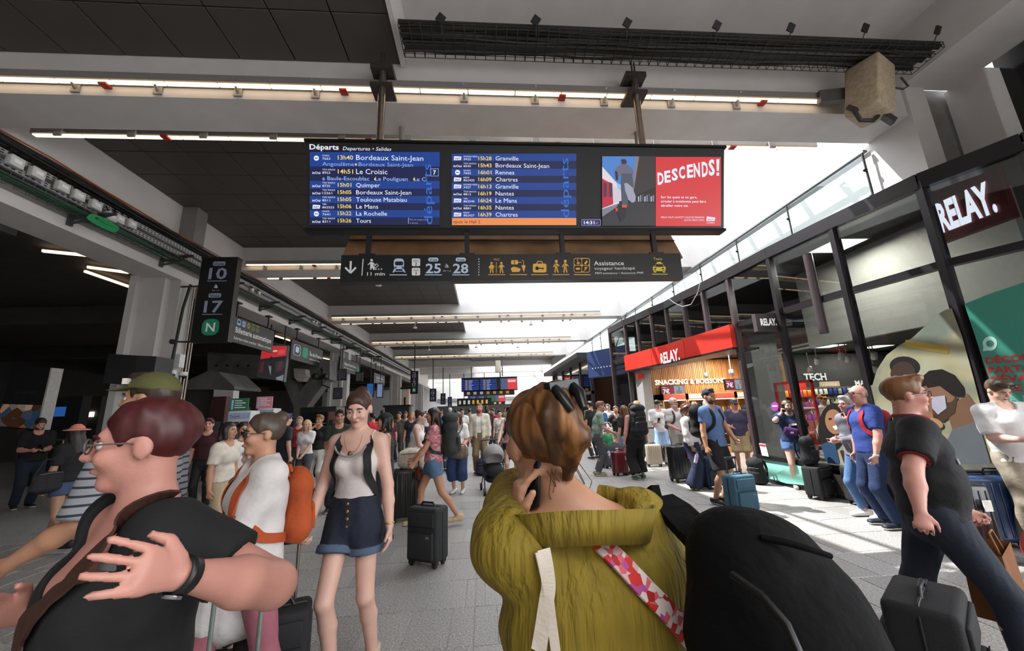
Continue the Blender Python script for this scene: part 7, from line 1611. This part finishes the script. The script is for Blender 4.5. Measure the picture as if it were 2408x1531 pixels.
f = Field((-.3, -.2, -.02), (.3, .2, .45), .012); f.ell((0, 0, .17), (.16, .10, .17), None, 0); f.noise(.006, 20, 1); f.plane((0, 0, 0), (0, 0, -1)); f.build('body', [cloth('#b0443a')], t); MB().tube([(-.1, 0, .3), (-.06, 0, .42), (.06, 0, .42), (.1, 0, .3)], .01).build('handle', [cloth('#6a3a22')], t)
# blue polo man and grey-jacket person
pG = fp(2092, 1240); 
JG = person('bald man in a blue polo with a red backpack, watching the board', pG, 1.76, 78, False, 1.1, 'pink', ('bald', '#8a7a70'), (.1, .1, 0), dict(col='#23397e', sleeve=.75, hem=-.05, loose=.02), dict(col='#16284c', len=1.95, loose=.02), '#141a2c', glasses='#2a2420', rh=(.24, .05, .83), lh=(-.22, .12, .85))
f = Field(JG['hc'] - .2, JG['hc'] + .2, .01); Hg = lambda x, y, z: JG['hc'] + JG['HR'] @ (A3(x, y, z) * JG['S']); f.ell(Hg(0, -.02, .0), A3(.081, .09, .05) * JG['S'], JG['HR'], 0); f.ell(Hg(0, .07, .02), A3(.2, .07, .2) * JG['S'], JG['HR'], .01, 'd'); f.build('hair_fringe', [mat('#7a706a', .8)], JG['t'])
worn_pack(JG, 'red and dark backpack worn over the blue polo', '#a01c2c', .30, .18, .44)
MB().lathe([(.03, -.012), (.035, -.012), (.035, .012), (.03, .012)], tuple(JG['wri'][-1]), 16).build('watch', [mat('#c9c9cc', .3, metal=.7)], JG['t'])
pG2 = fp(2050, 1218)
JG2 = person('grey-haired person in a grey jacket and light jeans with arms folded', pG2, 1.62, 86, False, .95, 'pink', ('short', '#8f8c8a'), (.15, .05, 0), dict(col='#6d6d78', name='jacket', sleeve=1.9, sloose=.02, hem=-.06, loose=.03, collar='#141416'), dict(col='#4a6a94', len=1.88, loose=.008), '#e6e4de', glasses='#1a1a1a', rh=(.02, .24, 1.12), lh=(-.04, .28, 1.10), rf=(.10, .04), lf=(-.10, -.04))
bag('small black shoulder bag at the side of the grey jacket', pw(JG2, A3(-.2, .12, .80) * JG2['S']), 80, (.2, .1, .26), '#101012', 1.1)
suitcase('dark suitcase tucked behind the light jeans by the window', fp(2032, 1190), 80, .40, .25, .5, '#1a1a1c')
# woman with the purple hip bag
pN = fp(1888, 1150); HN = 1.60
JN = person('woman in a navy top and denim shorts phoning, purple hip bag on her chest', pN, HN, 150, True, 1.32, 'pale', ('bun', '#6a5a4c'), (.25, 0, .05), dict(col='#16264e', sleeve=.85, sloose=.04, hem=-.02, loose=.026), dict(col='#4a6a9c', len=.36, loose=.022), '#b9a9a4', rh=(.14, .10, 1.50), lh=hw(pN, 150, HN, 1902, 1035, 6.75), elb={1: (.7, .3, -.9), -1: (-.8, -.3, -.4)}, rn=(A3(-1, 0, 0), A3(-.2, 0, 1)), curl=(.7, .6))
q = pw(JN, JN['wri'][1] + JN['hd'][1] * .09 + A3(-.03, .0, .0)); phone(q, (0, 0, 1), (1, 0, 0), 'phone at the ear of the woman in navy')
sling(JN, 'bag_strap', '#c9bcae', (-.14, 1.42), (.10, 1.17), .25, .035)
q = pw(JN, A3(.06, .27, 1.12) * JN['S']); hb = thing('hip_bag', 'purple hip bag across the chest of the woman in navy', 'bag', tuple(q), math.radians(150)); f = Field((-.2, -.1, -.12), (.2, .1, .12), .011); f.ecap((-.08, 0, 0), (.08, 0, .03), (0, 0, 1), .065, .075, .04, .045, .01); f.build('pouch', [cloth('#4a1c58')], hb); MB().bb((-.03, .045, -.02), (.02, .052, .01)).build('patch', [mat('#cfc0d4', .6)], hb)
pS = fp(1932, 1172); suitcase('soft black suitcase carrying a backpack, beside the woman in navy', pS, 25, .44, .26, .46, '#121214', False, .0)
backpack('black backpack strapped on top of the soft suitcase', (pS[0] - .06, pS[1] + .02, .53), 25, .34, .22, .46, '#14141a')
# yellow cap man inside the window
JY = person('man in a yellow cap and white top inside the shop', dp(1945, 1000, 8.9), 1.70, 200, False, 1.0, 'tan', ('short', '#1a1410'), (-.3, 0, 0), dict(col='#cfcbc4', sleeve=.7), dict(col='#3a3a40', len=1.9), hat=('cap', '#c98a3a'))
# blue tee man with teal suitcase
pM = fp(1702, 1186); HM = 1.83
JM = person('bearded man in a blue tee and black shorts with a backpack and dark cap', pM, HM, 205, False, 1.0, 'tan', ('short', '#2a1c14'), (-.25, .05, 0), dict(col='#5a76a6', sleeve=.62, sloose=.02, hem=-.07, loose=.018), dict(col='#16161c', len=.92, loose=.03), '#17171a', beard='#4a2c1c', hat=('capback', '#23233a'), lh=hw(pM, 205, HM, 1752, 1072, 6.0), rh=(.26, .02, .80), curl=(.4, .8), glasses='#7a6a5a')
worn_pack(JM, 'big black backpack on the man in the blue tee', '#121214', .36, .26, .56, back=.24)
pT = fp(1748, 1210); tz = onY(1752, 1068, 6.0)
suitcase('teal fabric suitcase held by the man in the blue tee', pT, 12, .40, .25, .50, '#3a5e70', False, max(.2, tz.z - .58), rodm=mat('#3a3a3e', .4, metal=.6))
# purple polo man
JP = person('man in a purple polo, beige shorts and grey cap by the shop door', fp(1752, 1112), 1.66, 150, False, 1.12, 'pink', ('short', '#5a5048'), (.4, -.1, 0), dict(col='#43405c', sleeve=.8, sloose=.035, hem=-.07, loose=.03), dict(col='#b09c78', len=.98, loose=.035), '#4a4038', hat=('cap', '#5a5e78'), glasses='#2a2420', rh=(.16, .25, 1.1))
backpack('black backpack leaning against the shop window on the floor', fp(1787, 1138) + (0,), -60, .34, .26, .52, '#131316', tilt=.2)
# curly woman with wide jeans
pK = fp(1640, 1150)
JK = person('curly-haired woman in a white shirt and wide dark jeans holding a water bottle', pK, 1.58, 214, True, 1.05, 'tan', ('curly', '#4a2414'), (-.35, .1, 0), dict(col='#d9d4d2', sleeve=1.9, sloose=.035, hem=.02, loose=.026, neck=.05, collar='#d9d4d2', tuck=True), dict(col='#16203e', len=1.97, loose=.02, kf=2.4, af=4.0, flare=.035, rise=.13), '#16161a', rh=(.20, .12, .80), lh=(-.22, .05, .85), rf=(.12, .05), lf=(-.12, 0))
q = pw(JK, JK['wri'][1] + JK['hd'][1] * .10); wb2 = thing('water_bottle', 'clear water bottle in the hand of the curly-haired woman', 'bottle', (q.x, q.y, q.z - .2), 0)
wb2.rotation_euler = (.2, .2, 0); MB().lathe([(0, 0), (.032, .0), (.033, .03), (.030, .09), (.033, .15), (.014, .19), (.014, .205)], n=14).build('body', [mat('#b9c6e0', .15, var=.1)], wb2); MB().lathe([(.0151, .2), (.016, .2), (.016, .222), (0, .222)], n=12).build('cap', [mat('#3a62b0', .4)], wb2); MB().lathe([(.0335, .07), (.0335, .12)], n=14).build('label', [mat('#d8a0b4', .5)], wb2)
suitcase('big black hard suitcase with a small flag sticker behind the curly-haired woman', fp(1605, 1132), 8, .46, .28, .68, '#131418', True, 0, '#c23a3a')
suitcase('navy suitcase right of the wide jeans', fp(1682, 1148), 5, .44, .26, .52, '#14263c', False, .0)
suitcase('black suitcase with silver handle behind the curly-haired woman', fp(1668, 1112), 0, .42, .26, .50, '#17181c', False, .42)
# older man in white tee
JO = person('older bald man in a white tee and grey trousers with backpack straps', dp(1592, 1020, 9.3), 1.76, 190, False, 1.08, '#c98f80', ('buzz', '#b9b0a8'), (.15, 0, 0), dict(col='#cfcbc9', sleeve=.75, hem=-.06, loose=.026), dict(col='#a39c94', len=1.9, loose=.02), '#4a4a4c', beard='#c9c2ba', rh=(.14, .24, 1.02)); worn_pack(JO, 'grey backpack worn by the older man in white', '#3a3e40', .3, .18, .42)
JO2 = person('auburn-haired woman in an orange top inside the shop doorway', dp(1640, 1010, 10.6), 1.66, 20, True, 1.0, 'tan', ('long', '#8a4a1e'), (0, 0, 0), dict(col='#9a5426', sleeve=0), dict(col='#2a2a30', len=1.9))
JO3 = person('person in black with a grey headscarf by the shop doorway', dp(1672, 1010, 8.6), 1.68, 30, True, 1.05, 'olive', ('long', '#8a8286'), (0, 0, 0), dict(col='#141416', sleeve=1.7), dict(col='#17171a', len=1.95))
# white tee youth in light shorts
JX = person('young man in a white tee and light blue shorts reading his phone', fp(1562, 1095), 1.74, 168, False, .95, 'pale', ('short', '#1a1410'), (.25, -.45, 0), dict(col='#dcdadc', sleeve=.85, sloose=.035, hem=-.06, loose=.026), dict(col='#9db8dc', len=.9, loose=.04), '#141416', socks=('#e8e8ea', .35), rh=(.10, .26, 1.15), lh=(-.24, .08, .85), curl=(.8, .4)); phone(pw(JX, JX['wri'][1] + A3(-.02, .08, .06)), (0, -.5, .8), (0, -.8, -.5), 'phone in the hand of the young man in light shorts')
suitcase('beige hard suitcase beside the light blue shorts', fp(1540, 1097), -15, .40, .25, .52, '#a89c8a', True, .42, rodm=mat('#8a8f6a', .4, metal=.5))
JX2 = person('dark-haired person mostly hidden behind the white tee youth', dp(1558, 1010, 11.2), 1.66, 120, False, 1, 'olive', ('short', '#141010'), (0, 0, 0), dict(col='#c9c3c0', sleeve=.8), dict(col='#2a2c34', len=1.9))
# backpacker with red case
JU = person('backpacker in a black vest and black trousers walking away with teal shoes', fp(1503, 1126), 1.66, 8, True, 1.22, 'pink', ('bun', '#3a2c24'), (-.3, 0, 0), dict(col='#26262a', sleeve=0, hem=-.04), dict(col='#0f0f11', len=1.84, loose=.035, kf=1.6, af=2.4), '#2f7a6a', rh=(.34, .02, .82), lh=(-.30, -.02, .84), rf=(.13, .08), lf=(-.1, -.06)); worn_pack(JU, 'tall black trekking backpack with a red patch', '#15161a', .40, .28, .62, '#b02c2c', True, back=.25)
suitcase('dark red hard suitcase beside the backpacker', fp(1460, 1118), 14, .36, .24, .50, '#6a1420', True, 0, '#d8d2cc')
JU2 = person('fair-haired woman in a dark green top beyond the backpacker', dp(1503, 1000, 11.0), 1.74, 250, True, 1, 'pink', ('bob', '#8a623c'), (0, 0, 0), dict(col='#1c2a2a', sleeve=.8), dict(col='#2a2c30', len=1.9))
JV = person('man in a sage tee bending over a grey suitcase', dp(1404, 1030, 9.6), 1.74, 262, False, 1.0, 'pink', ('short', '#6a4426'), (0, -.1, 0), dict(col='#7f9484', sleeve=.8, hem=-.06), dict(col='#4a4a4e', len=1.9), '#8a7a66', lean=(0, .10), rh=(.2, .35, 1.0)); suitcase('large grey fabric suitcase with a pale tag', fp(1438, 1100), 10, .46, .28, .60, '#4a4a52', False, .3, '#e4c4c4')
JW = person('woman in a black tee and patterned skirt with a white tote', dp(1452, 1010, 11.5), 1.62, 176, True, 1.05, 'tan', ('bun', '#3a2a20'), (0, 0, 0), dict(col='#121214', sleeve=.8, neck=.08, hem=.0), dict(kind='skirt', len=.42, m=ramp_mat([(.4, '#3a3a34'), (.55, '#a39c84'), (.7, '#4a4a40')], 24, .8, 'noise'), col='#000000', flare=.04), '#4a4038', rh=(.30, .16, 1.02)); bag('white cotton tote on the arm of the woman in black', pw(JW, A3(.32, .14, .74)), 170, (.32, .14, .32), '#cfcac4', 1.3, 'tote_bag')
JV2 = person('child in a green shirt with an orange cap behind the grey suitcase', dp(1432, 1060, 10.6), 1.05, 200, False, .95, 'tan', ('short', '#2a1c14'), (0, 0, 0), dict(col='#2f8a5a', sleeve=.9), dict(col='#9db8dc', len=.9), '#d8d8d8', hat=('cap', '#c9562a'))
# ---------------------------------------------------------------- centre of the hall
JR = person('bearded man in a cream overshirt, white tee and brown trousers looking up', fp(1130, 1114), 1.80, 176, False, 1.0, 'pink', ('short', '#8a6440'), (-.2, .28, 0), dict(col='#cfc6b4', name='overshirt', sleeve=1.8, sloose=.035, hem=-.10, loose=.034, open=True, inner='#dedcdc'), dict(col='#7a6648', len=1.95, loose=.03), '#4a4038', beard='#6a4a2e')
JS = person('woman in a pink top, black skirt and chest-strap backpack pushing a pram', dp(1200, 1030, 8.9), 1.68, 182, True, .95, 'pale', ('short', '#1a1412'), (0, -.05, 0), dict(col='#b98a90', sleeve=0, hem=.0, neck=.08), dict(kind='skirt', col='#17171a', len=.36, flare=.03), '#3a3a3a', rh=(.30, .30, .98), curl=(.9, .4)); worn_pack(JS, 'black backpack with chest strap on the woman with the pram', '#161618', .3, .2, .46); MB().bb((-.14, .13, 1.22), (.14, .145, 1.245)).build('chest_strap', [BLACKM], JS['t']); bag('beige hip pouch of the woman with the pram', pw(JS, A3(0, .20, 1.02)), 180, (.2, .1, .13), '#b0986a', 1.1)
suitcase('black suitcase behind the pram', fp(1182, 1092), 5, .42, .26, .56, '#131316', False, .40)
JQ = person('woman in a white tee and denim culottes with a taupe crossbody bag', fp(1077, 1160), 1.60, 168, True, 1.16, 'pink', ('long', '#2a1a14'), (-.2, .05, 0), dict(col='#dcd9d8', sleeve=.85, sloose=.03, hem=.03, neck=.07, nw=.085), dict(col='#22385e', len=1.42, loose=.04, kf=1.6, af=2.0), '#e6e2de', glasses='#3a2c26', rh=(.20, .06, 1.45), lh=(-.16, .22, 1.0), elb={1: (.9, .2, -.6)}); sling(JQ, 'bag_strap', '#6a5a4a', (-.14, 1.42), (.12, 1.0), .20, .03)
bag('taupe crossbody bag of the woman in the white tee', pw(JQ, A3(-.12, .24, .74) * JQ['S']), 168, (.34, .16, .28), '#6e5c4c', 1.05)
# floral tee woman with rucksack
pPw = fp(1018, 1236); JPw = person('woman in a pink floral tee and denim shorts striding left with a rucksack', pPw, 1.68, 98, True, 1.05, 'tan', ('long', '#241510'), (.05, 0, 0), dict(m=ramp_mat([(.3, '#c9a0a4'), (.5, '#b04a5a'), (.62, '#d8b4b8'), (.75, '#8a3a4a')], 15, .8, 'noise', (1, 1, 1.8)), sleeve=.6, sloose=.025, hem=-.01, neck=.06), dict(col='#54708f', len=.44, loose=.024), '#b9a080', rh=(.16, .30, .98), lh=(-.20, .30, .92), rf=(.10, .30), lf=(-.10, -.32), lift=(0, .05)); worn_pack(JPw, 'big dark green rucksack on the floral tee woman', '#2c3230', .36, .28, .58, None, True, back=.26)
bag('brown leather bag at the hip of the floral tee woman', pw(JPw, A3(.1, .22, .62)), 98, (.22, .12, .22), '#5a2416', 1.4)
pPv = fp(1000, 1190); JPv = person('woman in a white tank top leaning forward on a trolley', dp(972, 1060, 7.3), 1.66, 262, True, .95, 'pale', ('bun', '#2a1a14'), (0, -.1, 0), dict(col='#d8d4d4', sleeve=0, hem=.02, neck=.08), dict(col='#2a3a5a', len=1.9), '#8a8a8a', lean=(0, .10), rh=(.16, .34, .95), lh=(-.2, .2, .95))
pBs = fp(958, 1222); suitcase('large black hard suitcase in front of the white tank woman', pBs, 14, .48, .30, .70, '#141614', True, 0)
bag('cream canvas bag lying on the large black suitcase', (pBs[0] + .05, pBs[1], .78), 10, (.46, .26, .26), '#cbbfae', 1.1, 'canvas_bag')
suitcase('small charcoal cabin suitcase rolling behind the floral tee woman', fp(1005, 1328), -28, .40, .24, .54, '#232526', False, 0)
JN2 = person('woman in a black cap and dark sleeveless top with a white tote', dp(905, 1050, 5.6), 1.62, 110, True, 1.1, 'tan', ('bob', '#141010'), (0, 0, 0), dict(m=ramp_mat([(.4, '#141416'), (.6, '#3a3a3c'), (.7, '#141416')], 30, .8, 'noise'), sleeve=0, hem=-.04), dict(col='#2a2a30', len=1.9), hat=('cap', '#17171c'), lh=(-.18, .2, 1.0)); bag('white tote on the arm of the woman in the black cap', pw(JN2, A3(-.26, .1, .62)), 110, (.3, .14, .36), '#c9c2b8', 1.3, 'tote_bag')
# stroller
pst = fp(1163, 1163); st = thing('stroller', 'grey hooded pram with black frame and small wheels', 'stroller', (pst[0], pst[1] + .25, 0), .12)
f = Field((-.35, -.45, .4), (.35, .35, 1.05), .013); f.ell((0, 0, .72), (.22, .28, .22), None, 0); f.ell((0, -.22, .60), (.19, .2, .16), None, .02, 'd') ; f.plane((0, 0, .56), (0, 0, -1)); f.build('hood', [cloth('#8a8784')], st)
for i in range(3): MB().tube([(.225 * math.cos(a), -.1 + i * .1, .60 + .225 * math.sin(a) * (1 - .05 * i)) for a in np.linspace(.1, PI - .1, 12)], .006, 6).build('hood_seam', [cloth('#6a6764')], st)
f = Field((-.3, -.45, .2), (.3, .4, .75), .014); f.ecap((0, -.2, .42), (0, .2, .46), (1, 0, 0), .18, .2, .12, .12, .03); f.build('seat', [cloth('#151517')], st)
f = Field((-.3, -.4, .08), (.3, .4, .4), .014); f.ecap((0, -.18, .26), (0, .22, .26), (1, 0, 0), .19, .19, .06, .06, .02); f.build('basket', [cloth('#101012')], st)
for s in (-1, 1):
    MB().tube([(s * .22, -.30, .07), (s * .21, -.1, .34), (s * .2, .1, .6), (s * .2, .32, 1.0)], .012, 8).build('frame_tube', [BLACKM], st); MB().tube([(s * .21, -.05, .4), (s * .23, .32, .07)], .012, 8).build('frame_tube', [BLACKM], st)
    for y in (-.30, .32): MB().cyl((s * .23 - .02, y, .07), (s * .23 + .02, y, .07), .07, n=16).build('wheel', [WH], st)
MB().cyl((-.2, .32, 1.0), (.2, .32, 1.0), .014, n=10).build('push_bar', [BLACKM], st)
t = backpack('navy patterned bag on the floor beside the pram', fp(1134, 1118) + (0,), 0, .34, .22, .42, '#22233a')
# ---------------------------------------------------------------- left side
pL = fp(50, 1196); HL = 1.80
JL = person('man in a black tee and jeans reading his phone in the dark', pL, HL, 240, False, 1.12, 'pink', ('buzz', '#2a201a'), (0, -.35, 0), dict(col='#0f0f11', sleeve=.8, sloose=.03, hem=-.06), dict(col='#1a2436', len=1.95, loose=.022), '#1a1a1c', rh=(.12, .30, 1.12), lh=(-.08, .30, 1.12), beard='#3a2c24', curl=(.8, .8)); phone(pw(JL, (JL['wri'][1] + JL['wri'][-1]) / 2 + A3(0, .08, .06)), (0, -.5, .8), (0, -.8, -.5), 'phone held by the man in the dark')
pT2 = (-5.75, 6.05); HATM = ramp_mat([(.0, '#b8342c'), (.5, '#c9432f'), (.55, '#d8b49a'), (1, '#d8b49a')], 14, .8, 'waveZ', None, .3)
JT = person('girl in a red striped sun hat, black top and denim shorts walking left', pT2, 1.62, 78, True, 1.0, 'olive', ('long', '#17110f'), (-.6, 0, 0), dict(col='#121216', sleeve=.8, hem=.0), dict(col='#3a4c68', len=.36), '#1c1c1e', hat=('bucket', '#b8342c', HATM), rh=(.18, .28, 1.02), rf=(.10, .38), lf=(-.10, -.30), lift=(0, .06)); bag('dark shoulder bag with pale stripes carried by the girl in the sun hat', pw(JT, A3(-.25, -.05, .72)), 78, (.34, .14, .36), '#1a1a1e', 1.3)
pts_far = []
def crowd(label, px, D, H, face, fem, skin, hair, topc, botc, **kw):
    pos = dp(px, 1000, D); return person(label, pos, H, face, fem, kw.pop('g', 1.0), skin, hair, kw.pop('head', (0, 0, 0)), dict(col=topc, sleeve=kw.pop('sleeve', .75)), dict(col=botc, len=kw.pop('len', 1.9)), kw.pop('shoe', '#2a2a2c'), group=kw.pop('group', 'crowd waiting down the hall'), **kw)
crowd('dark-haired woman in a cream top by the white ticket machine', 538, 5.4, 1.58, 262, True, 'tan', ('bob', '#17110f'), '#cfc6b8', '#b09c80', group='people by the ticket machines')
crowd('dark-haired woman in a white top half hidden by her friend in cream', 570, 6.7, 1.56, 240, True, 'tan', ('long', '#17110f'), '#d0ccc8', '#3a3a40', group='people by the ticket machines')
crowd('person in dark red standing by the dark red totem', 492, 8.0, 1.66, 200, False, 'pink', ('short', '#3a1a14'), '#3a1216', '#1a1a1e', group='people by the ticket machines')
crowd('boy in a blue cap with green peak at the second ticket machine', 672, 8.6, 1.70, 320, False, 'pale', ('short', '#3a2a20'), '#2a2c34', '#2a2c34', hat=('cap', '#1f3a8a'), group='people by the ticket machines')
JKb = crowd('blonde woman in a white V-neck with a silver bag and red suitcase', 722, 8.9, 1.56, 180, True, 'pale', ('bob', '#b09468'), '#dcd8d8', '#4a4a50', group='people by the vending machine', rh=(.06, .24, .95), lh=(-.06, .24, .95))
suitcase('bright red hard suitcase under the silver bag', fp(738, 1120), 6, .40, .25, .50, '#c01c22', True, 0); bag('shiny silver bag standing on the bright red suitcase', fp(738, 1120) + (.57,), 6, (.40, .18, .30), '#b9bcc0', 1.3, 'tote_bag', mat('#c9ccd0', .25, metal=.8, var=.3, scale=40, bump=.6, bscale=60))
crowd('woman in a black tee and white patterned trousers with a hand at her mouth', 752, 9.2, 1.66, 170, True, 'tan', ('short', '#6a4a30'), '#121214', '#c9c4bc', group='people by the vending machine', rh=(.06, .14, 1.48), elb={1: (.7, .4, -.8)})
crowd('person in a red jacket behind the blonde woman', 704, 10.5, 1.64, 190, True, 'pale', ('short', '#8a7a6a'), '#8f1c20', '#2a2a2c', sleeve=1.9, group='people by the vending machine')
crowd('man in a dark green tee with red straps eating by the vending machine', 798, 7.4, 1.72, 200, False, 'tan', ('short', '#2a1c14'), '#1f2a24', '#2a2c30', group='people by the vending machine', rh=(.1, .28, 1.25))
for a in [('man in a red shirt among the crowd by the second column', 876, 13, 1.66, 60, False, 'tan', ('short', '#1a1210'), '#b01c24', '#2a2a30'),
          ('man in black seen from behind beyond the red shirt', 899, 15, 1.78, 10, False, 'tan', ('buzz', '#1a1412'), '#15151a', '#22242c'),
          ('long-haired woman in maroon beyond the black cap', 917, 12.5, 1.60, 30, True, 'pale', ('long', '#8a6a42'), '#5a1c2c', '#2a2a2c'),
          ('man in an olive camouflage shirt watching the board', 938, 14, 1.70, 170, False, 'tan', ('short', '#2a1c14'), '#4a4634', '#33302a'),
          ('woman in a brown top beside the camouflage shirt', 953, 15, 1.70, 190, True, 'tan', ('short', '#5a3c28'), '#4a3a30', '#2a2a2c'),
          ('woman with curly fair hair in a navy top', 968, 12.5, 1.66, 185, True, 'pink', ('long', '#8a6038'), '#1a1f30', '#2a2c34'),
          ('grey-haired man in a pale shirt facing away', 1058, 16, 1.80, 20, False, 'pink', ('short', '#a8a4a0'), '#b9b2aa', '#3a3a3e'),
          ('child with a pink and purple rucksack', 1054, 11.5, 1.45, 10, False, 'tan', ('short', '#6a6a68'), '#b04a8a', '#2a2c34'),
          ('man in a white tee with dark straps, farther back', 1087, 15, 1.74, 180, False, 'tan', ('short', '#1a1210'), '#cfccc8', '#2a2c34'),
          ('person in a straw hat behind the white tee woman', 1078, 12.5, 1.62, 150, True, 'pale', ('bob', '#5a4230'), '#b9b4a8', '#4a4a50'),
          ('dark-skinned man in a brown jacket behind the cream overshirt', 1146, 15.5, 1.82, 180, False, 'dark', ('buzz', '#0f0c0a'), '#3a2c24', '#22222a'),
          ('person in a red shirt right of the brown jacket', 1160, 16, 1.70, 140, False, 'tan', ('short', '#1a1210'), '#a81c22', '#2a2c34'),
          ('woman in pale clothes resting her cheek on her hand', 1176, 13, 1.62, 180, True, 'pale', ('short', '#1a1412'), '#c9c2bc', '#8a8078'),
          ('man in a grey tee behind the bearded man in cream', 1105, 19, 1.76, 0, False, 'tan', ('short', '#2a1c14'), '#6a6a70', '#2a2a30'),
          ('woman in mustard far down the hall', 1020, 19, 1.66, 180, True, 'tan', ('long', '#2a1c14'), '#9a7a2c', '#2a2a30'),
          ('man in a blue shirt far down the hall', 1038, 22, 1.78, 180, False, 'tan', ('short', '#2a1c14'), '#3a5a8a', '#2a2a30'),
          ('person in white far down the hall near the platform signs', 1000, 21, 1.72, 200, False, 'tan', ('short', '#2a1c14'), '#cfcbc8', '#2a2a30'),
          ('woman in black far down the hall under the far board', 1128, 24, 1.66, 180, True, 'tan', ('long', '#1a1210'), '#17171a', '#2a2a30'),
          ('man in khaki far down the hall under the far board', 1190, 21, 1.78, 170, False, 'tan', ('short', '#2a1c14'), '#6a6248', '#3a3a3c'),
          ('man in a teal shirt far down the hall', 1072, 26, 1.78, 10, False, 'tan', ('short', '#1a1210'), '#2c6a6a', '#2a2a30'),
          ('woman in pink far down the hall', 1152, 27, 1.66, 180, True, 'pale', ('long', '#6a4a2a'), '#b86a80', '#3a3a44'),
          ('man in white beyond the pram', 1212, 18, 1.78, 190, False, 'tan', ('short', '#1a1210'), '#c9c6c4', '#2a2a30'),
          ('person in a grey hoodie far down the hall', 985, 25, 1.74, 20, False, 'tan', ('short', '#2a1c14'), '#55585c', '#22222a')]:
    crowd(*a)
for a in [('woman in a denim jacket and sunglasses past the shop corner', 1416, 13.5, 1.66, 185, True, 'pale', ('bob', '#1a1412'), '#2c5a94', '#2a2c34'), ('person in white past the shop corner', 1434, 15, 1.70, 150, False, 'pale', ('short', '#8a7a6a'), '#cfcccc', '#4a4a50'),
          ('man in navy past the shop corner', 1424, 17, 1.76, 10, False, 'tan', ('short', '#1a1412'), '#1c2a4c', '#2a2a30'), ('tall person in black beyond the brown kiosk', 1392, 12.6, 1.80, 20, False, 'tan', ('short', '#141010'), '#141418', '#22222a'), ('woman in light blue shorts walking behind the backpacker', 1470, 9.6, 1.62, 20, True, 'pale', ('long', '#5a3c28'), '#2a2a2e', '#8fb0d8')]:
    crowd(*a, group='people near the shop corner', **({'len': .5} if 'light blue' in a[0] else {}))
# scrap of paper on the floor
p = onZ(1927, 1221, .002); tag(MB().bb((-.06, -.04, 0), (.06, .04, .003)).build('paper_scrap', [mat('#e4e4ea', .7, var=0)], None, tuple(p), (0, 0, .3)), 'white scrap of paper on the granite floor', 'paper')
